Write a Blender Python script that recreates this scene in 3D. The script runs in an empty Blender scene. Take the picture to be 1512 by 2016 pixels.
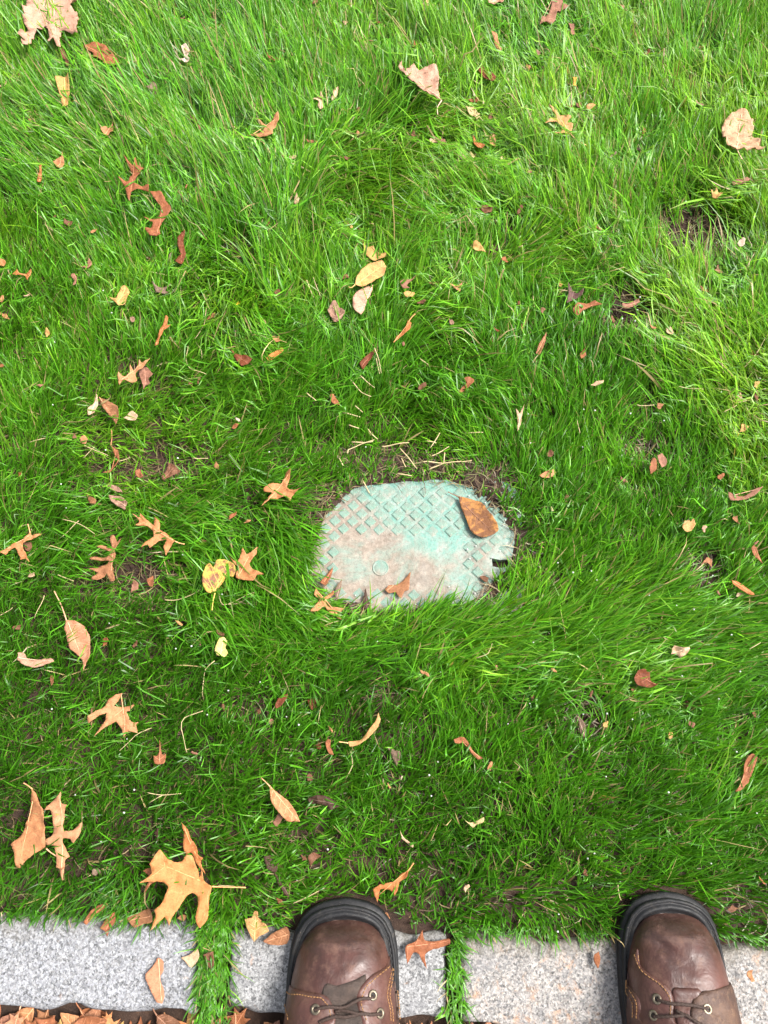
import bpy, bmesh, math, random
import numpy as np
from mathutils import Vector, Matrix, noise
from mathutils.geometry import delaunay_2d_cdt
# ============================================================ camera, sky, sun, exposure
scn = bpy.context.scene
COL = scn.collection
cam_d = bpy.data.cameras.new('camera'); cam = bpy.data.objects.new('camera', cam_d); COL.objects.link(cam)
cam_d.sensor_fit = 'VERTICAL'; cam_d.sensor_height = 36.0; cam_d.lens = 27.714
cam_d.clip_start = 0.02; cam_d.clip_end = 300
cam.location = (0, 0, 1.0); cam.rotation_euler = (math.radians(18), 0, 0)
scn.camera = cam
SUN_EL, SUN_AZ = math.radians(58), math.radians(80)      # azimuth clockwise from +Y
w = bpy.data.worlds.new('World'); scn.world = w; w.use_nodes = True
nt = w.node_tree; bg = nt.nodes['Background']
sky = nt.nodes.new('ShaderNodeTexSky'); sky.sky_type = 'NISHITA'; sky.sun_disc = False
sky.sun_elevation = SUN_EL; sky.sun_rotation = SUN_AZ; sky.dust_density = 4; sky.air_density = 1.0
bw = nt.nodes.new('ShaderNodeRGBToBW'); mx = nt.nodes.new('ShaderNodeMix'); mx.data_type = 'RGBA'
mx.inputs[0].default_value = 0.72                         # overcast: the blue is mostly greyed out
nt.links.new(sky.outputs[0], bw.inputs[0]); nt.links.new(sky.outputs[0], mx.inputs[6]); nt.links.new(bw.outputs[0], mx.inputs[7])
nt.links.new(mx.outputs[2], bg.inputs[0]); bg.inputs[1].default_value = 0.115
sd = bpy.data.lights.new('sun', 'SUN'); so = bpy.data.objects.new('sun', sd); COL.objects.link(so)
sd.energy = 2.0; sd.angle = math.radians(18); sd.color = (1.0, 0.96, 0.9)
sv = Vector((math.sin(SUN_AZ)*math.cos(SUN_EL), math.cos(SUN_AZ)*math.cos(SUN_EL), math.sin(SUN_EL)))
so.rotation_euler = sv.to_track_quat('Z', 'Y').to_euler(); so.location = sv*5
scn.view_settings.view_transform = 'Standard'; scn.view_settings.look = 'None'
scn.view_settings.exposure = 1.75; scn.view_settings.gamma = 1.0; scn.view_settings.use_curve_mapping = False
scn.cycles.max_bounces = 6; scn.cycles.transparent_max_bounces = 4
scn.cycles.diffuse_bounces = 2; scn.cycles.transmission_bounces = 3
rng = np.random.default_rng(7); random.seed(7)
MM = 0.001
# ============================================================ helpers
def lin(c):
    return tuple(((v/255)/12.92 if v/255 <= .04045 else ((v/255+.055)/1.055)**2.4) for v in c)
class NT:
    def __init__(s, name):
        s.m = bpy.data.materials.new(name); s.m.use_nodes = True; s.t = s.m.node_tree
        s.b = s.t.nodes['Principled BSDF']; s.out = s.t.nodes['Material Output']
    def n(s, typ, **kw):
        x = s.t.nodes.new(typ)
        for k, v in kw.items():
            if k.startswith('i_'):
                key = k[2:]; x.inputs[int(key) if key.isdigit() else key.replace('_', ' ')].default_value = v
            else: setattr(x, k, v)
        return x
    def l(s, a, b): s.t.links.new(a, b)
    def ramp(s, src, stops):
        r = s.n('ShaderNodeValToRGB'); e = r.color_ramp.elements
        while len(e) < len(stops): e.new(.5)
        for q, (p, c) in zip(e, stops): q.position = p; q.color = (*c, 1) if len(c) == 3 else c
        s.l(src, r.inputs[0]); return r.outputs[0]
    def noise(s, scale, detail=4, rough=.6, vec=None, dist=0):
        x = s.n('ShaderNodeTexNoise'); x.inputs['Scale'].default_value = scale; x.inputs['Detail'].default_value = detail
        x.inputs['Roughness'].default_value = rough; x.inputs['Distortion'].default_value = dist
        if vec is not None: s.l(vec, x.inputs['Vector'])
        return x.outputs['Fac']
    def mix(s, fac, a, b, blend='MIX'):
        x = s.n('ShaderNodeMix', data_type='RGBA', blend_type=blend)
        for i, v in ((0, fac), (6, a), (7, b)):
            if hasattr(v, 'links'): s.l(v, x.inputs[i])
            elif i == 0: x.inputs[0].default_value = v
            else: x.inputs[i].default_value = (*v, 1)
        return x.outputs[2]
    def bump(s, h, strength=.3, dist=.001):
        x = s.n('ShaderNodeBump'); x.inputs['Strength'].default_value = strength; x.inputs['Distance'].default_value = dist
        s.l(h, x.inputs['Height']); s.l(x.outputs[0], s.b.inputs['Normal']); return x
    def obj(s): return s.n('ShaderNodeTexCoord').outputs['Object']
    def pos(s): return s.n('ShaderNodeNewGeometry').outputs['Position']
def tag(o, label=None, cat=None, group=None, kind=None):
    if label: o['label'] = label
    if cat: o['category'] = cat
    if group: o['group'] = group
    if kind: o['kind'] = kind
    return o
def mesh_obj(name, verts, faces, mat, parent=None, smooth=False, loc=None):
    me = bpy.data.meshes.new(name); me.from_pydata(verts, [], faces); me.update()
    if smooth: me.polygons.foreach_set('use_smooth', [True]*len(me.polygons))
    if mat: me.materials.append(mat)
    o = bpy.data.objects.new(name, me); COL.objects.link(o)
    if parent: o.parent = parent
    if loc is not None: o.location = loc
    return o
def empty(name, loc, rz=0):
    o = bpy.data.objects.new(name, None); COL.objects.link(o); o.location = loc; o.rotation_euler = (0, 0, rz)
    o.empty_display_size = .02; return o
def tube(pts, radii, sides=6, flat=1.0):
    """verts, faces of a closed tube along 3-D points"""
    V, F = [], []; n = len(pts); pts = [Vector(p) for p in pts]
    for i, p in enumerate(pts):
        d = (pts[min(i+1, n-1)]-pts[max(i-1, 0)]).normalized()
        up = Vector((0, 0, 1)) if abs(d.z) < .9 else Vector((1, 0, 0))
        s = d.cross(up).normalized(); u = s.cross(d).normalized(); r = radii[i] if hasattr(radii, '__len__') else radii
        for k in range(sides):
            a = 2*math.pi*k/sides; V.append(tuple(p+s*(r*math.cos(a))+u*(r*flat*math.sin(a))))
    for i in range(n-1):
        for k in range(sides):
            k2 = (k+1) % sides; F.append((i*sides+k, i*sides+k2, (i+1)*sides+k2, (i+1)*sides+k))
    F.append(tuple(range(sides))[::-1]); F.append(tuple((n-1)*sides+k for k in range(sides)))
    return V, F
def join_vf(lst):
    V, F = [], []
    for v, f in lst:
        o = len(V); V += v; F += [tuple(i+o for i in q) for q in f]
    return V, F
def _soft(a, b, c, on):
    if not on: return 1.0
    u, v = a-b, c-b; k = np.linalg.norm(u)*np.linalg.norm(v)
    if k < 1e-12: return 1.0
    an = math.degrees(math.acos(np.clip(u@v/k, -1, 1))); return min(1.0, max(.0, (an-60)/50))      # pointed tips stay pointed
def catmull(pts, closed=False, step=2.0, t=.5):
    P = [np.array(p, float) for p in pts]; n = len(P); out = []
    for i in range(n if closed else n-1):
        if closed: p0, p1, p2, p3 = P[i-1], P[i], P[(i+1) % n], P[(i+2) % n]
        else: p0, p1, p2, p3 = P[max(i-1, 0)], P[i], P[i+1], P[min(i+2, n-1)]
        m1, m2 = (p2-p0)*t*.8*_soft(p0, p1, p2, closed), (p3-p1)*t*.8*_soft(p1, p2, p3, closed)
        k = max(1, int(round(np.linalg.norm(p2-p1)/step)))
        for j in range(k):
            u = j/k; out.append((2*u**3-3*u**2+1)*p1+(u**3-2*u**2+u)*m1+(-2*u**3+3*u**2)*p2+(u**3-u**2)*m2)
    if not closed: out.append(P[-1])
    return out
def in_poly(x, y, poly):
    """numpy point-in-polygon"""
    ins = np.zeros(np.shape(x), bool); P = np.asarray(poly, float); j = len(P)-1
    for i in range(len(P)):
        xi, yi = P[i]; xj, yj = P[j]
        c = ((yi > y) != (yj > y)) & (x < (xj-xi)*(y-yi)/(yj-yi+1e-12)+xi); ins ^= c; j = i
    return ins
def poly_sd(x, y, poly):
    P = np.asarray(poly, float); d = np.full(np.shape(x), 1e9); j = len(P)-1
    for i in range(len(P)):
        a, b = P[j], P[i]; e = b-a; L2 = max(e@e, 1e-12)
        t = np.clip(((x-a[0])*e[0]+(y-a[1])*e[1])/L2, 0, 1)
        d = np.minimum(d, np.hypot(x-a[0]-t*e[0], y-a[1]-t*e[1])); j = i
    return np.where(in_poly(x, y, poly), -d, d)
def inside1(px, py, P):
    r = False; n = len(P); j = n-1
    for i in range(n):
        xi, yi = P[i]; xj, yj = P[j]
        if (yi > py) != (yj > py) and px < (xj-xi)*(py-yi)/(yj-yi)+xi: r = not r
        j = i
    return r
def vnoise(x, y, s, seed=0):
    """smooth value noise in about [0,1], vectorised"""
    x = np.asarray(x)/s+seed*17.3; y = np.asarray(y)/s+seed*9.1
    xi, yi = np.floor(x).astype(np.int64), np.floor(y).astype(np.int64); fx, fy = x-xi, y-yi
    def h(a, b):
        n = (a*374761393+b*668265263+seed*144269) & 0x7fffffff; n = ((n ^ (n >> 13))*1274126177) & 0x7fffffff
        return ((n ^ (n >> 16)) & 0xffff)/65535.0
    fx, fy = fx*fx*(3-2*fx), fy*fy*(3-2*fy)
    return (h(xi, yi)*(1-fx)+h(xi+1, yi)*fx)*(1-fy)+(h(xi, yi+1)*(1-fx)+h(xi+1, yi+1)*fx)*fy
def cdt(outline, inner, holes=()):
    pts = [Vector((p[0], p[1])) for p in outline]; n = len(pts); E = [(i, (i+1) % n) for i in range(n)]
    for h in holes:
        o = len(pts); pts += [Vector((p[0], p[1])) for p in h]; E += [(o+i, o+(i+1) % len(h)) for i in range(len(h))]
    pts += [Vector((p[0], p[1])) for p in inner]
    v, e, f, *_ = delaunay_2d_cdt(pts, E, [], 2 if holes else 1, 1e-7)
    return v, f
def plate(v2, faces, zt, zb):
    """two skins + rim from a flat triangulation; zt/zb give heights"""
    n = len(v2); V = [(p[0], p[1], zt(p[0], p[1])) for p in v2]+[(p[0], p[1], zb(p[0], p[1])) for p in v2]
    F = []; cnt = {}
    for f in faces:
        f = list(f); a = sum(v2[f[i]][0]*v2[f[(i+1) % len(f)]][1]-v2[f[(i+1) % len(f)]][0]*v2[f[i]][1] for i in range(len(f)))
        if a < 0: f = f[::-1]
        F.append(tuple(f)); F.append(tuple(i+n for i in f[::-1]))
        for i in range(len(f)):
            e = (f[i], f[(i+1) % len(f)]); cnt[e] = cnt.get(e, 0)+1
    for (a, b) in cnt:
        if (b, a) not in cnt: F.append((a, a+n, b+n, b))
    return V, F
# ============================================================ metric layout (metres)
KERB_Y0, KERB_SL = -0.2193, -0.0321
BLOCKS = [([(-0.9518, -0.227), (-0.7191, -0.2319), (-0.7418, -0.1425), (-0.9834, -0.133)], 'grey granite kerb block two along from the ragged leaf, away from the boots', 1), ([(-0.6948, -0.2344), (-0.4706, -0.2418), (-0.4854, -0.153), (-0.7167, -0.1451)], 'grey granite kerb block next to the one with the ragged leaf', 2), ([(-0.4474, -0.2467), (-0.2055, -0.2579), (-0.2122, -0.166), (-0.4624, -0.152)], 'blue grey speckled granite kerb block with a ragged leaf on it', 0), ([(-0.1711, -0.254), (0.0691, -0.2638), (0.0713, -0.1748), (-0.1762, -0.1697)], 'grey granite kerb block the left boot stands on', 1), ([(0.084, -0.2696), (0.312, -0.2744), (0.3221, -0.1841), (0.0867, -0.1779)], 'pale warm granite kerb block between the two boots', 2), ([(0.3293, -0.2782), (0.5611, -0.283), (0.5792, -0.1933), (0.3399, -0.1882)], 'warm rusty granite kerb block under the right boot', 2), ([(0.5839, -0.2854), (0.797, -0.2901), (0.8217, -0.2044), (0.602, -0.1994)], 'granite kerb block beyond the right boot', 1)]
JOINTS = [(-0.7211, -0.7147), (-0.4726, -0.4604), (-0.2075, -0.1742), (0.0693, 0.086), (0.3201, 0.3313), (0.5772, 0.5859)]
LID_VIS = [(-0.0382, 0.3566), (0.0027, 0.3616), (0.0642, 0.3646), (0.1152, 0.3595), (0.1223, 0.3479), (0.1394, 0.3343), (0.156, 0.3109), (0.1657, 0.2899), (0.1675, 0.2733), (0.1642, 0.2596), (0.1636, 0.2473), (0.1508, 0.2419), (0.1392, 0.2325), (0.1254, 0.2158), (0.1164, 0.1992), (0.0805, 0.1966), (0.0546, 0.2005), (0.0285, 0.1907), (-0.0071, 0.1907), (-0.0364, 0.2005), (-0.0547, 0.2045), (-0.0757, 0.2138), (-0.0923, 0.2446), (-0.0904, 0.2733), (-0.0793, 0.3081), (-0.0682, 0.3257), (-0.0516, 0.3436)]
LID_C = (0.0399, 0.2761)
LID_KEY = (0.1109, -0.0192)
LID_PLUG = (-0.0437, -0.0300)
HOLES = [(0.4664, 0.7496, 0.06, 0.066, 0.0, 0.006), (0.497, 0.7388, 0.075, 0.036, 0.2, 0.004), (0.3567, 0.6089, 0.046, 0.044, 0.0, 0.005), (0.3906, 0.5964, 0.05, 0.026, 0.35, 0.003), (0.3676, 0.4798, 0.034, 0.018, 0.4, 0.004), (0.3605, 0.4111, 0.034, 0.022, 0.25, 0.005), (-0.3632, 0.5272, 0.034, 0.024, 0.4, 0.004), (-0.3667, 0.3903, 0.06, 0.036, 0.38, 0.005), (-0.2947, 0.3962, 0.04, 0.022, 0.35, 0.003), (-0.3369, 0.2334, 0.05, 0.036, 0.22, 0.006), (0.1396, 0.3595, 0.035, 0.02, 0.02, 0.0), (-0.0887, 0.3235, 0.026, 0.032, 0.2, 0), (-0.0364, 0.1901, 0.032, 0.014, 0.15, 0), (0.1203, 0.2067, 0.02, 0.014, 0.1, 0), (0.4064, 0.247, 0.025, 0.02, 0.3, 0.005), (0.2429, 0.0578, 0.02, 0.028, 0.3, 0.005), (-0.0132, 0.0791, 0.026, 0.016, 0.3, 0.005), (0.3689, 0.1226, 0.026, 0.018, 0.5, 0.003), (0.1658, 0.9072, 0.04, 0.022, 0.35, 0.004), (0.3493, 1.0594, 0.026, 0.016, 0.4, 0.004), (0.5007, 1.0177, 0.04, 0.022, 0.4, 0.004), (0.4542, 0.9667, 0.02, 0.016, 0.4, 0.004), (0.1867, 0.7659, 0.024, 0.016, 0.4, 0.004), (0.3989, -0.1485, 0.026, 0.02, 0.35, 0.005), (-0.0104, 0.1967, 0.02, 0.012, 0.2, 0), (-0.1938, 0.449, 0.026, 0.014, 0.4, 0.003), (-0.3315, 0.4955, 0.04, 0.018, 0.5, 0.003), (-0.0388, 0.3999, 0.09, 0.014, 0.65, 0.0), (0.0651, 0.3999, 0.06, 0.016, 0.6, 0), (0.438, 0.3378, 0.02, 0.012, 0.5, 0.003), (0.0029, 0.6089, 0.008, 0.008, 0.6, 0), (-0.0961, 0.4721, 0.026, 0.012, 0.5, 0.003), (0.3077, 0.5676, 0.008, 0.008, 0.8, 0)]
CRUMBS = [(0.4666, 0.7704, 0.05, 0.04, 170), (0.4899, 0.7433, 0.04, 0.014, 40), (0.3582, 0.6241, 0.036, 0.024, 90), (0.3613, 0.4186, 0.022, 0.01, 30), (0.1361, 0.358, 0.026, 0.012, 90), (0.1559, 0.3414, 0.018, 0.016, 60), (0.1201, 0.2014, 0.014, 0.008, 30), (-0.0989, 0.3235, 0.014, 0.024, 60), (-0.3376, 0.2402, 0.03, 0.016, 50), (-0.3677, 0.3999, 0.04, 0.014, 40), (-0.043, 0.1948, 0.024, 0.006, 40), (-0.0101, 0.0791, 0.016, 0.01, 25), (0.406, 0.2436, 0.016, 0.012, 25)]
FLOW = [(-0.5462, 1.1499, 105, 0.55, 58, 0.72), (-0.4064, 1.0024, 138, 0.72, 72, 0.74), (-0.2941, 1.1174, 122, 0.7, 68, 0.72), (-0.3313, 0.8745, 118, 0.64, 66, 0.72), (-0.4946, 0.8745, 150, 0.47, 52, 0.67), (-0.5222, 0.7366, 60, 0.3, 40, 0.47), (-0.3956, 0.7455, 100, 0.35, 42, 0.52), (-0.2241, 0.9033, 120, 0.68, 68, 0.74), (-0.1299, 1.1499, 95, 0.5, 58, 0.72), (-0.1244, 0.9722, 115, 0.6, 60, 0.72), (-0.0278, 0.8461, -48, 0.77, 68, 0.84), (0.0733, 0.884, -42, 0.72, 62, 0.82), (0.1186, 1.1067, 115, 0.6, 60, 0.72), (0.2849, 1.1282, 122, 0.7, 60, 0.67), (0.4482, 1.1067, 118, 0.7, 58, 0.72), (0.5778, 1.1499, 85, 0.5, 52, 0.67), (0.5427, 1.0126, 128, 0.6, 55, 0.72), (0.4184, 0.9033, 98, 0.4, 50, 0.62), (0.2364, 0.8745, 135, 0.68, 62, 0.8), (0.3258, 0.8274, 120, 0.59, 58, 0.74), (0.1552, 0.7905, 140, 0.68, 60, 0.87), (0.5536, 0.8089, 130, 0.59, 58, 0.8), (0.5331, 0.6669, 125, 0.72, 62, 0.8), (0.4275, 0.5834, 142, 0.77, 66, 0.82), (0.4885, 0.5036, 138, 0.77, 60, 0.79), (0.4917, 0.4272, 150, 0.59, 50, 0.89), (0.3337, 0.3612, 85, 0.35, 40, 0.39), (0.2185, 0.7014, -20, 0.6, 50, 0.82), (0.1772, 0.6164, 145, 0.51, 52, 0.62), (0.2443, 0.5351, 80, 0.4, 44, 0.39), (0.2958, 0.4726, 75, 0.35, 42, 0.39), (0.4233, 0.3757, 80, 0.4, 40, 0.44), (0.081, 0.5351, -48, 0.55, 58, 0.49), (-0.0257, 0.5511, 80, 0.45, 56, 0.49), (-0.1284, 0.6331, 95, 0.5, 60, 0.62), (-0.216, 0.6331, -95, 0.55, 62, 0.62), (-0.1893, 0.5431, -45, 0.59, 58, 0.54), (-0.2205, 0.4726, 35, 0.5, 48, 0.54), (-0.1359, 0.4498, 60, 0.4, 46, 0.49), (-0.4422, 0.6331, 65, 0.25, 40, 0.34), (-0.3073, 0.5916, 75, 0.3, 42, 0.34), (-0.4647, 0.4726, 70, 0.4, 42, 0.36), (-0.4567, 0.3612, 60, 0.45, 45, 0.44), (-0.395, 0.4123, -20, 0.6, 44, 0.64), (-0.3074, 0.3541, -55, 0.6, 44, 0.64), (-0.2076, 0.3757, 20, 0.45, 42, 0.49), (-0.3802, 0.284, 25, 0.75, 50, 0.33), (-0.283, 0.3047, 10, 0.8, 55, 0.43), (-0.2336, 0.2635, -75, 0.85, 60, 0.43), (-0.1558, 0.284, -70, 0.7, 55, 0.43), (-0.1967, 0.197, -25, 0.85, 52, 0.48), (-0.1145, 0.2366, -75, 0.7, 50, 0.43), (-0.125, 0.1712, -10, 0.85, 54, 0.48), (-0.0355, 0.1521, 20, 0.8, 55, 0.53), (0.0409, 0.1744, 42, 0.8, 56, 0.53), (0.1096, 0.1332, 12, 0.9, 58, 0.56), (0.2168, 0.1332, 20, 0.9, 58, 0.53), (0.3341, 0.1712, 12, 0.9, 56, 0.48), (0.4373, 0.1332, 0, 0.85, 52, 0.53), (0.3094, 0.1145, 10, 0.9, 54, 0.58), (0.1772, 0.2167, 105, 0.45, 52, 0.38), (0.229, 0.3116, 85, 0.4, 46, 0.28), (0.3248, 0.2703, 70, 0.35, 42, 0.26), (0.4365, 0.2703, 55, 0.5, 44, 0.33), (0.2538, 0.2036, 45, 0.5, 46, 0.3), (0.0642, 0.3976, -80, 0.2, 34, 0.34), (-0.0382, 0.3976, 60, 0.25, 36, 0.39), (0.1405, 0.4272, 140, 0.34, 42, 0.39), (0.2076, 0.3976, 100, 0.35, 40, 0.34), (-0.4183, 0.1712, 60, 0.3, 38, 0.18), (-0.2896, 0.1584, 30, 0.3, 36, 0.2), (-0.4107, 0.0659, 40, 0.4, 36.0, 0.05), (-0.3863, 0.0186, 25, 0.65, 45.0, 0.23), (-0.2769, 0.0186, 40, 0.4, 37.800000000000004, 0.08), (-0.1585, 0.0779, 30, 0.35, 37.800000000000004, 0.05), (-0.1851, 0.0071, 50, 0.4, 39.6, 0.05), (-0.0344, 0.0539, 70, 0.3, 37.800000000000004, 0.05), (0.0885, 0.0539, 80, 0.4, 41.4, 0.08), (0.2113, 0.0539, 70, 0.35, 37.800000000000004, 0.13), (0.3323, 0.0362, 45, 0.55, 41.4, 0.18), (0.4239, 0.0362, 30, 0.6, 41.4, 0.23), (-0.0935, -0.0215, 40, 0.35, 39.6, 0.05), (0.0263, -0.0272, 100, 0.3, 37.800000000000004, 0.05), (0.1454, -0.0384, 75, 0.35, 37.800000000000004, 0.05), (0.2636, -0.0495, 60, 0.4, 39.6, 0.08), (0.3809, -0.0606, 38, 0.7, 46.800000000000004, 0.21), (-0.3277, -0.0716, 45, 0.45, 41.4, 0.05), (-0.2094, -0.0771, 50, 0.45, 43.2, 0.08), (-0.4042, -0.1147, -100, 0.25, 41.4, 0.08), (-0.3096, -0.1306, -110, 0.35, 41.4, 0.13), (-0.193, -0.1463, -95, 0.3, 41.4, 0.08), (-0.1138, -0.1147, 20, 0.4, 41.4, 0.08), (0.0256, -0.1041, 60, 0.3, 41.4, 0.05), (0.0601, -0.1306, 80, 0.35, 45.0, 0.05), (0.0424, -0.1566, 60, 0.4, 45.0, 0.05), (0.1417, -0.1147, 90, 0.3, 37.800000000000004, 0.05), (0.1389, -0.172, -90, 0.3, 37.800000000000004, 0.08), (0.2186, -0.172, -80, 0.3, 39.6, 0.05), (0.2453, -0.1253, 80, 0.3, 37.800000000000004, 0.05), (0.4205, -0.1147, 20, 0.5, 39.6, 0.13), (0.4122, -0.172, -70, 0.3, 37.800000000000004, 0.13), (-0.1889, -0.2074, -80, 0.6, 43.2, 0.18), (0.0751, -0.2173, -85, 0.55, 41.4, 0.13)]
BOOTS = [((-0.0465, -0.1433, 0.0075), -0.0, 'scuffed brown leather boot with a torn toe seam on the grey block', -1, {'wide': 1.0, 'dents': [(0, 60, 60, 7, 0.15, -0.6), (8, 88, 40, 5, -0.45, 1.8), (-20, 84, 30, 5, 0.1, 1.2), (-5, 72, 34, 2.6, -0.12, 0.9), (4, 80, 38, 2.4, 0.1, 1.0), (15, 62, 20, 2.5, -0.5, 0.7), (-24, 58, 14, 3, 0.6, 0.8)], 'panels': [('tongue', [(-15.8, 71.4), (-1.9, 69.3), (15.4, 64.9), (27.5, 60.7), (28, 100), (28, 150), (24, 190), (-22, 190), (-26, 130)], 0.9, 'ton', []), ('left_quarter', [(-58.7, 81.2), (-43.1, 77.3), (-26.2, 76.5), (-15.5, 77.2), (-8.3, 82.3), (-4.6, 89.7), (-2.5, 100.1), (-14, 120), (-15, 160), (-17, 205), (-40, 215), (-57, 160), (-60, 110)], 2.2, 'lea', [[(-57.6, 85.9), (-40.9, 80.5), (-27.8, 79.9), (-17.1, 80.5), (-11.7, 84.9), (-8.9, 90.5), (-6.8, 100.2)], [(-57.5, 96.0), (-51.6, 101.4), (-50.0, 107.1)]]), ('right_quarter', [(51.4, 51.1), (47.8, 57.6), (34.5, 61.6), (24.1, 69.1), (19.1, 76.6), (18.4, 83.7), (21.1, 91.7), (24.6, 101.0), (23, 120), (20, 160), (17, 205), (40, 215), (58, 160), (61, 115), (61.4, 72.6), (57.8, 61.5)], 2.2, 'lea', [[(50.5, 58.3), (38.0, 63.6), (27.6, 70.8), (23.4, 77.6), (22.7, 84.0), (24.5, 91.2), (28.4, 101.4)], [(53.2, 61.5), (49.5, 72.1), (47.7, 82.7), (50.4, 95.1), (51.2, 106.9)], [(55.0, 63.1), (51.9, 74.1), (50.1, 83.6), (52.7, 96.2), (53.5, 108.1)]]), ('side_panel', [(61.3, 75.0), (57.7, 85.1), (58.5, 97.6), (59.3, 111.4), (52, 120), (50, 170), (60, 170), (63, 120)], 3.4, 'scu', [[(59.8, 83.6), (60.5, 97.6), (61.5, 111.4)]])], 'eyelets': [(-22.0, 90.3), (33.8, 79.5), (40.8, 95.7), (-19, 124), (24, 124), (-20, 146), (23, 146), (-21, 168), (22, 168)], 'laces': [[(-22.8, 90.8), (-9.8, 88.4), (9.0, 86.3), (24.4, 83.4), (33.8, 80.6)], [(-2.8, 91.8), (12.6, 93.1), (27.9, 94.3), (41.6, 96.3)], [(-17.9, 101.2), (-2.6, 97.4), (14.3, 95.5), (24.5, 92.6)], [(-19, 124), (0, 130), (24, 146)], [(24, 124), (0, 134), (-20, 146)], [(-20, 146), (0, 155), (22, 168)], [(23, 146), (0, 155), (-21, 168)]]}, 5), ((0.3195, -0.1366, 0.0075), -0.017453292519943295, 'brown leather boot with a dented toe on the warm rusty block', 1, {'wide': 0.95, 'dents': [(-24, 44, 16, 6, 0.35, 4.5), (-8, 56, 22, 6, 0.5, 2.2), (6, 95, 40, 5, 0.25, 1.5), (12, 70, 40, 9, 0.1, -0.8), (-2, 78, 34, 2.4, 0.12, 1.0), (10, 86, 36, 2.4, -0.08, 1.0), (22, 52, 14, 3, -0.5, 0.8)], 'panels': [('tongue', [(-24.2, 81.9), (-12.3, 78.3), (-0.4, 78.2), (6.4, 80.2), (26, 110), (26, 150), (22, 190), (-22, 190), (-24, 130)], 0.9, 'lea', []), ('left_quarter', [(-47.5, 49.2), (-48.3, 58.7), (-47.4, 65.4), (-37.0, 72.4), (-28.8, 77.8), (-24.5, 83.5), (-23.5, 90.8), (-26.3, 105.7), (-14, 124), (-15, 160), (-17, 205), (-40, 215), (-57, 160), (-61, 115), (-67.2, 81.5), (-58.1, 66.0)], 2.2, 'lea', [[(-49.8, 54.9), (-48.8, 63.1), (-46.3, 68.5), (-37.3, 74.5), (-31.1, 79.1), (-27.7, 84.7), (-27.1, 92.1), (-29.1, 106.0)], [(-47.2, 54.5), (-47.8, 61.7)]]), ('side_panel', [(-62.9, 74.9), (-58.8, 83.7), (-54.2, 89.5), (-51.6, 94.6), (-51.4, 102.6), (-52.9, 112.3), (-36, 124), (-38, 170), (-57, 170), (-61, 120), (-70.5, 87.0)], 3.4, 'lea', [[(-61.7, 81.5), (-55.9, 90.8), (-53.7, 96.7), (-53.7, 103.8), (-55.1, 113.6)], [(-64.4, 82.6), (-59.1, 91.9), (-56.0, 98.9), (-56.2, 105.5), (-57.4, 115.6)]]), ('right_quarter', [(59.0, 82.6), (38.3, 78.2), (25.1, 79.0), (11.4, 80.3), (3.3, 83.2), (-2.4, 87.2), (-6.1, 93.1), (-8.9, 104.8), (22, 124), (20, 160), (17, 205), (40, 215), (57, 160), (60, 125), (58.2, 92.3)], 2.6, 'scu', [])], 'eyelets': [(-38.1, 90.2), (-42.7, 104.8), (9.3, 95.6), (23, 120), (-20, 134), (23, 142), (-21, 154), (22, 164)], 'laces': [[(-38.5, 90.5), (-32.2, 91.7), (-19.9, 93.5), (-6.4, 94.6), (9.3, 95.6)], [(-43.2, 105.7), (-34.3, 104.3), (-23.7, 102.1), (-12.4, 101.0)], [(-22.8, 97.7), (-16.8, 100.2), (-8.5, 104.3), (23, 120)], [(-20, 134), (0, 138), (23, 142)], [(-21, 154), (0, 152), (23, 142)]]}, 9)]
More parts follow.
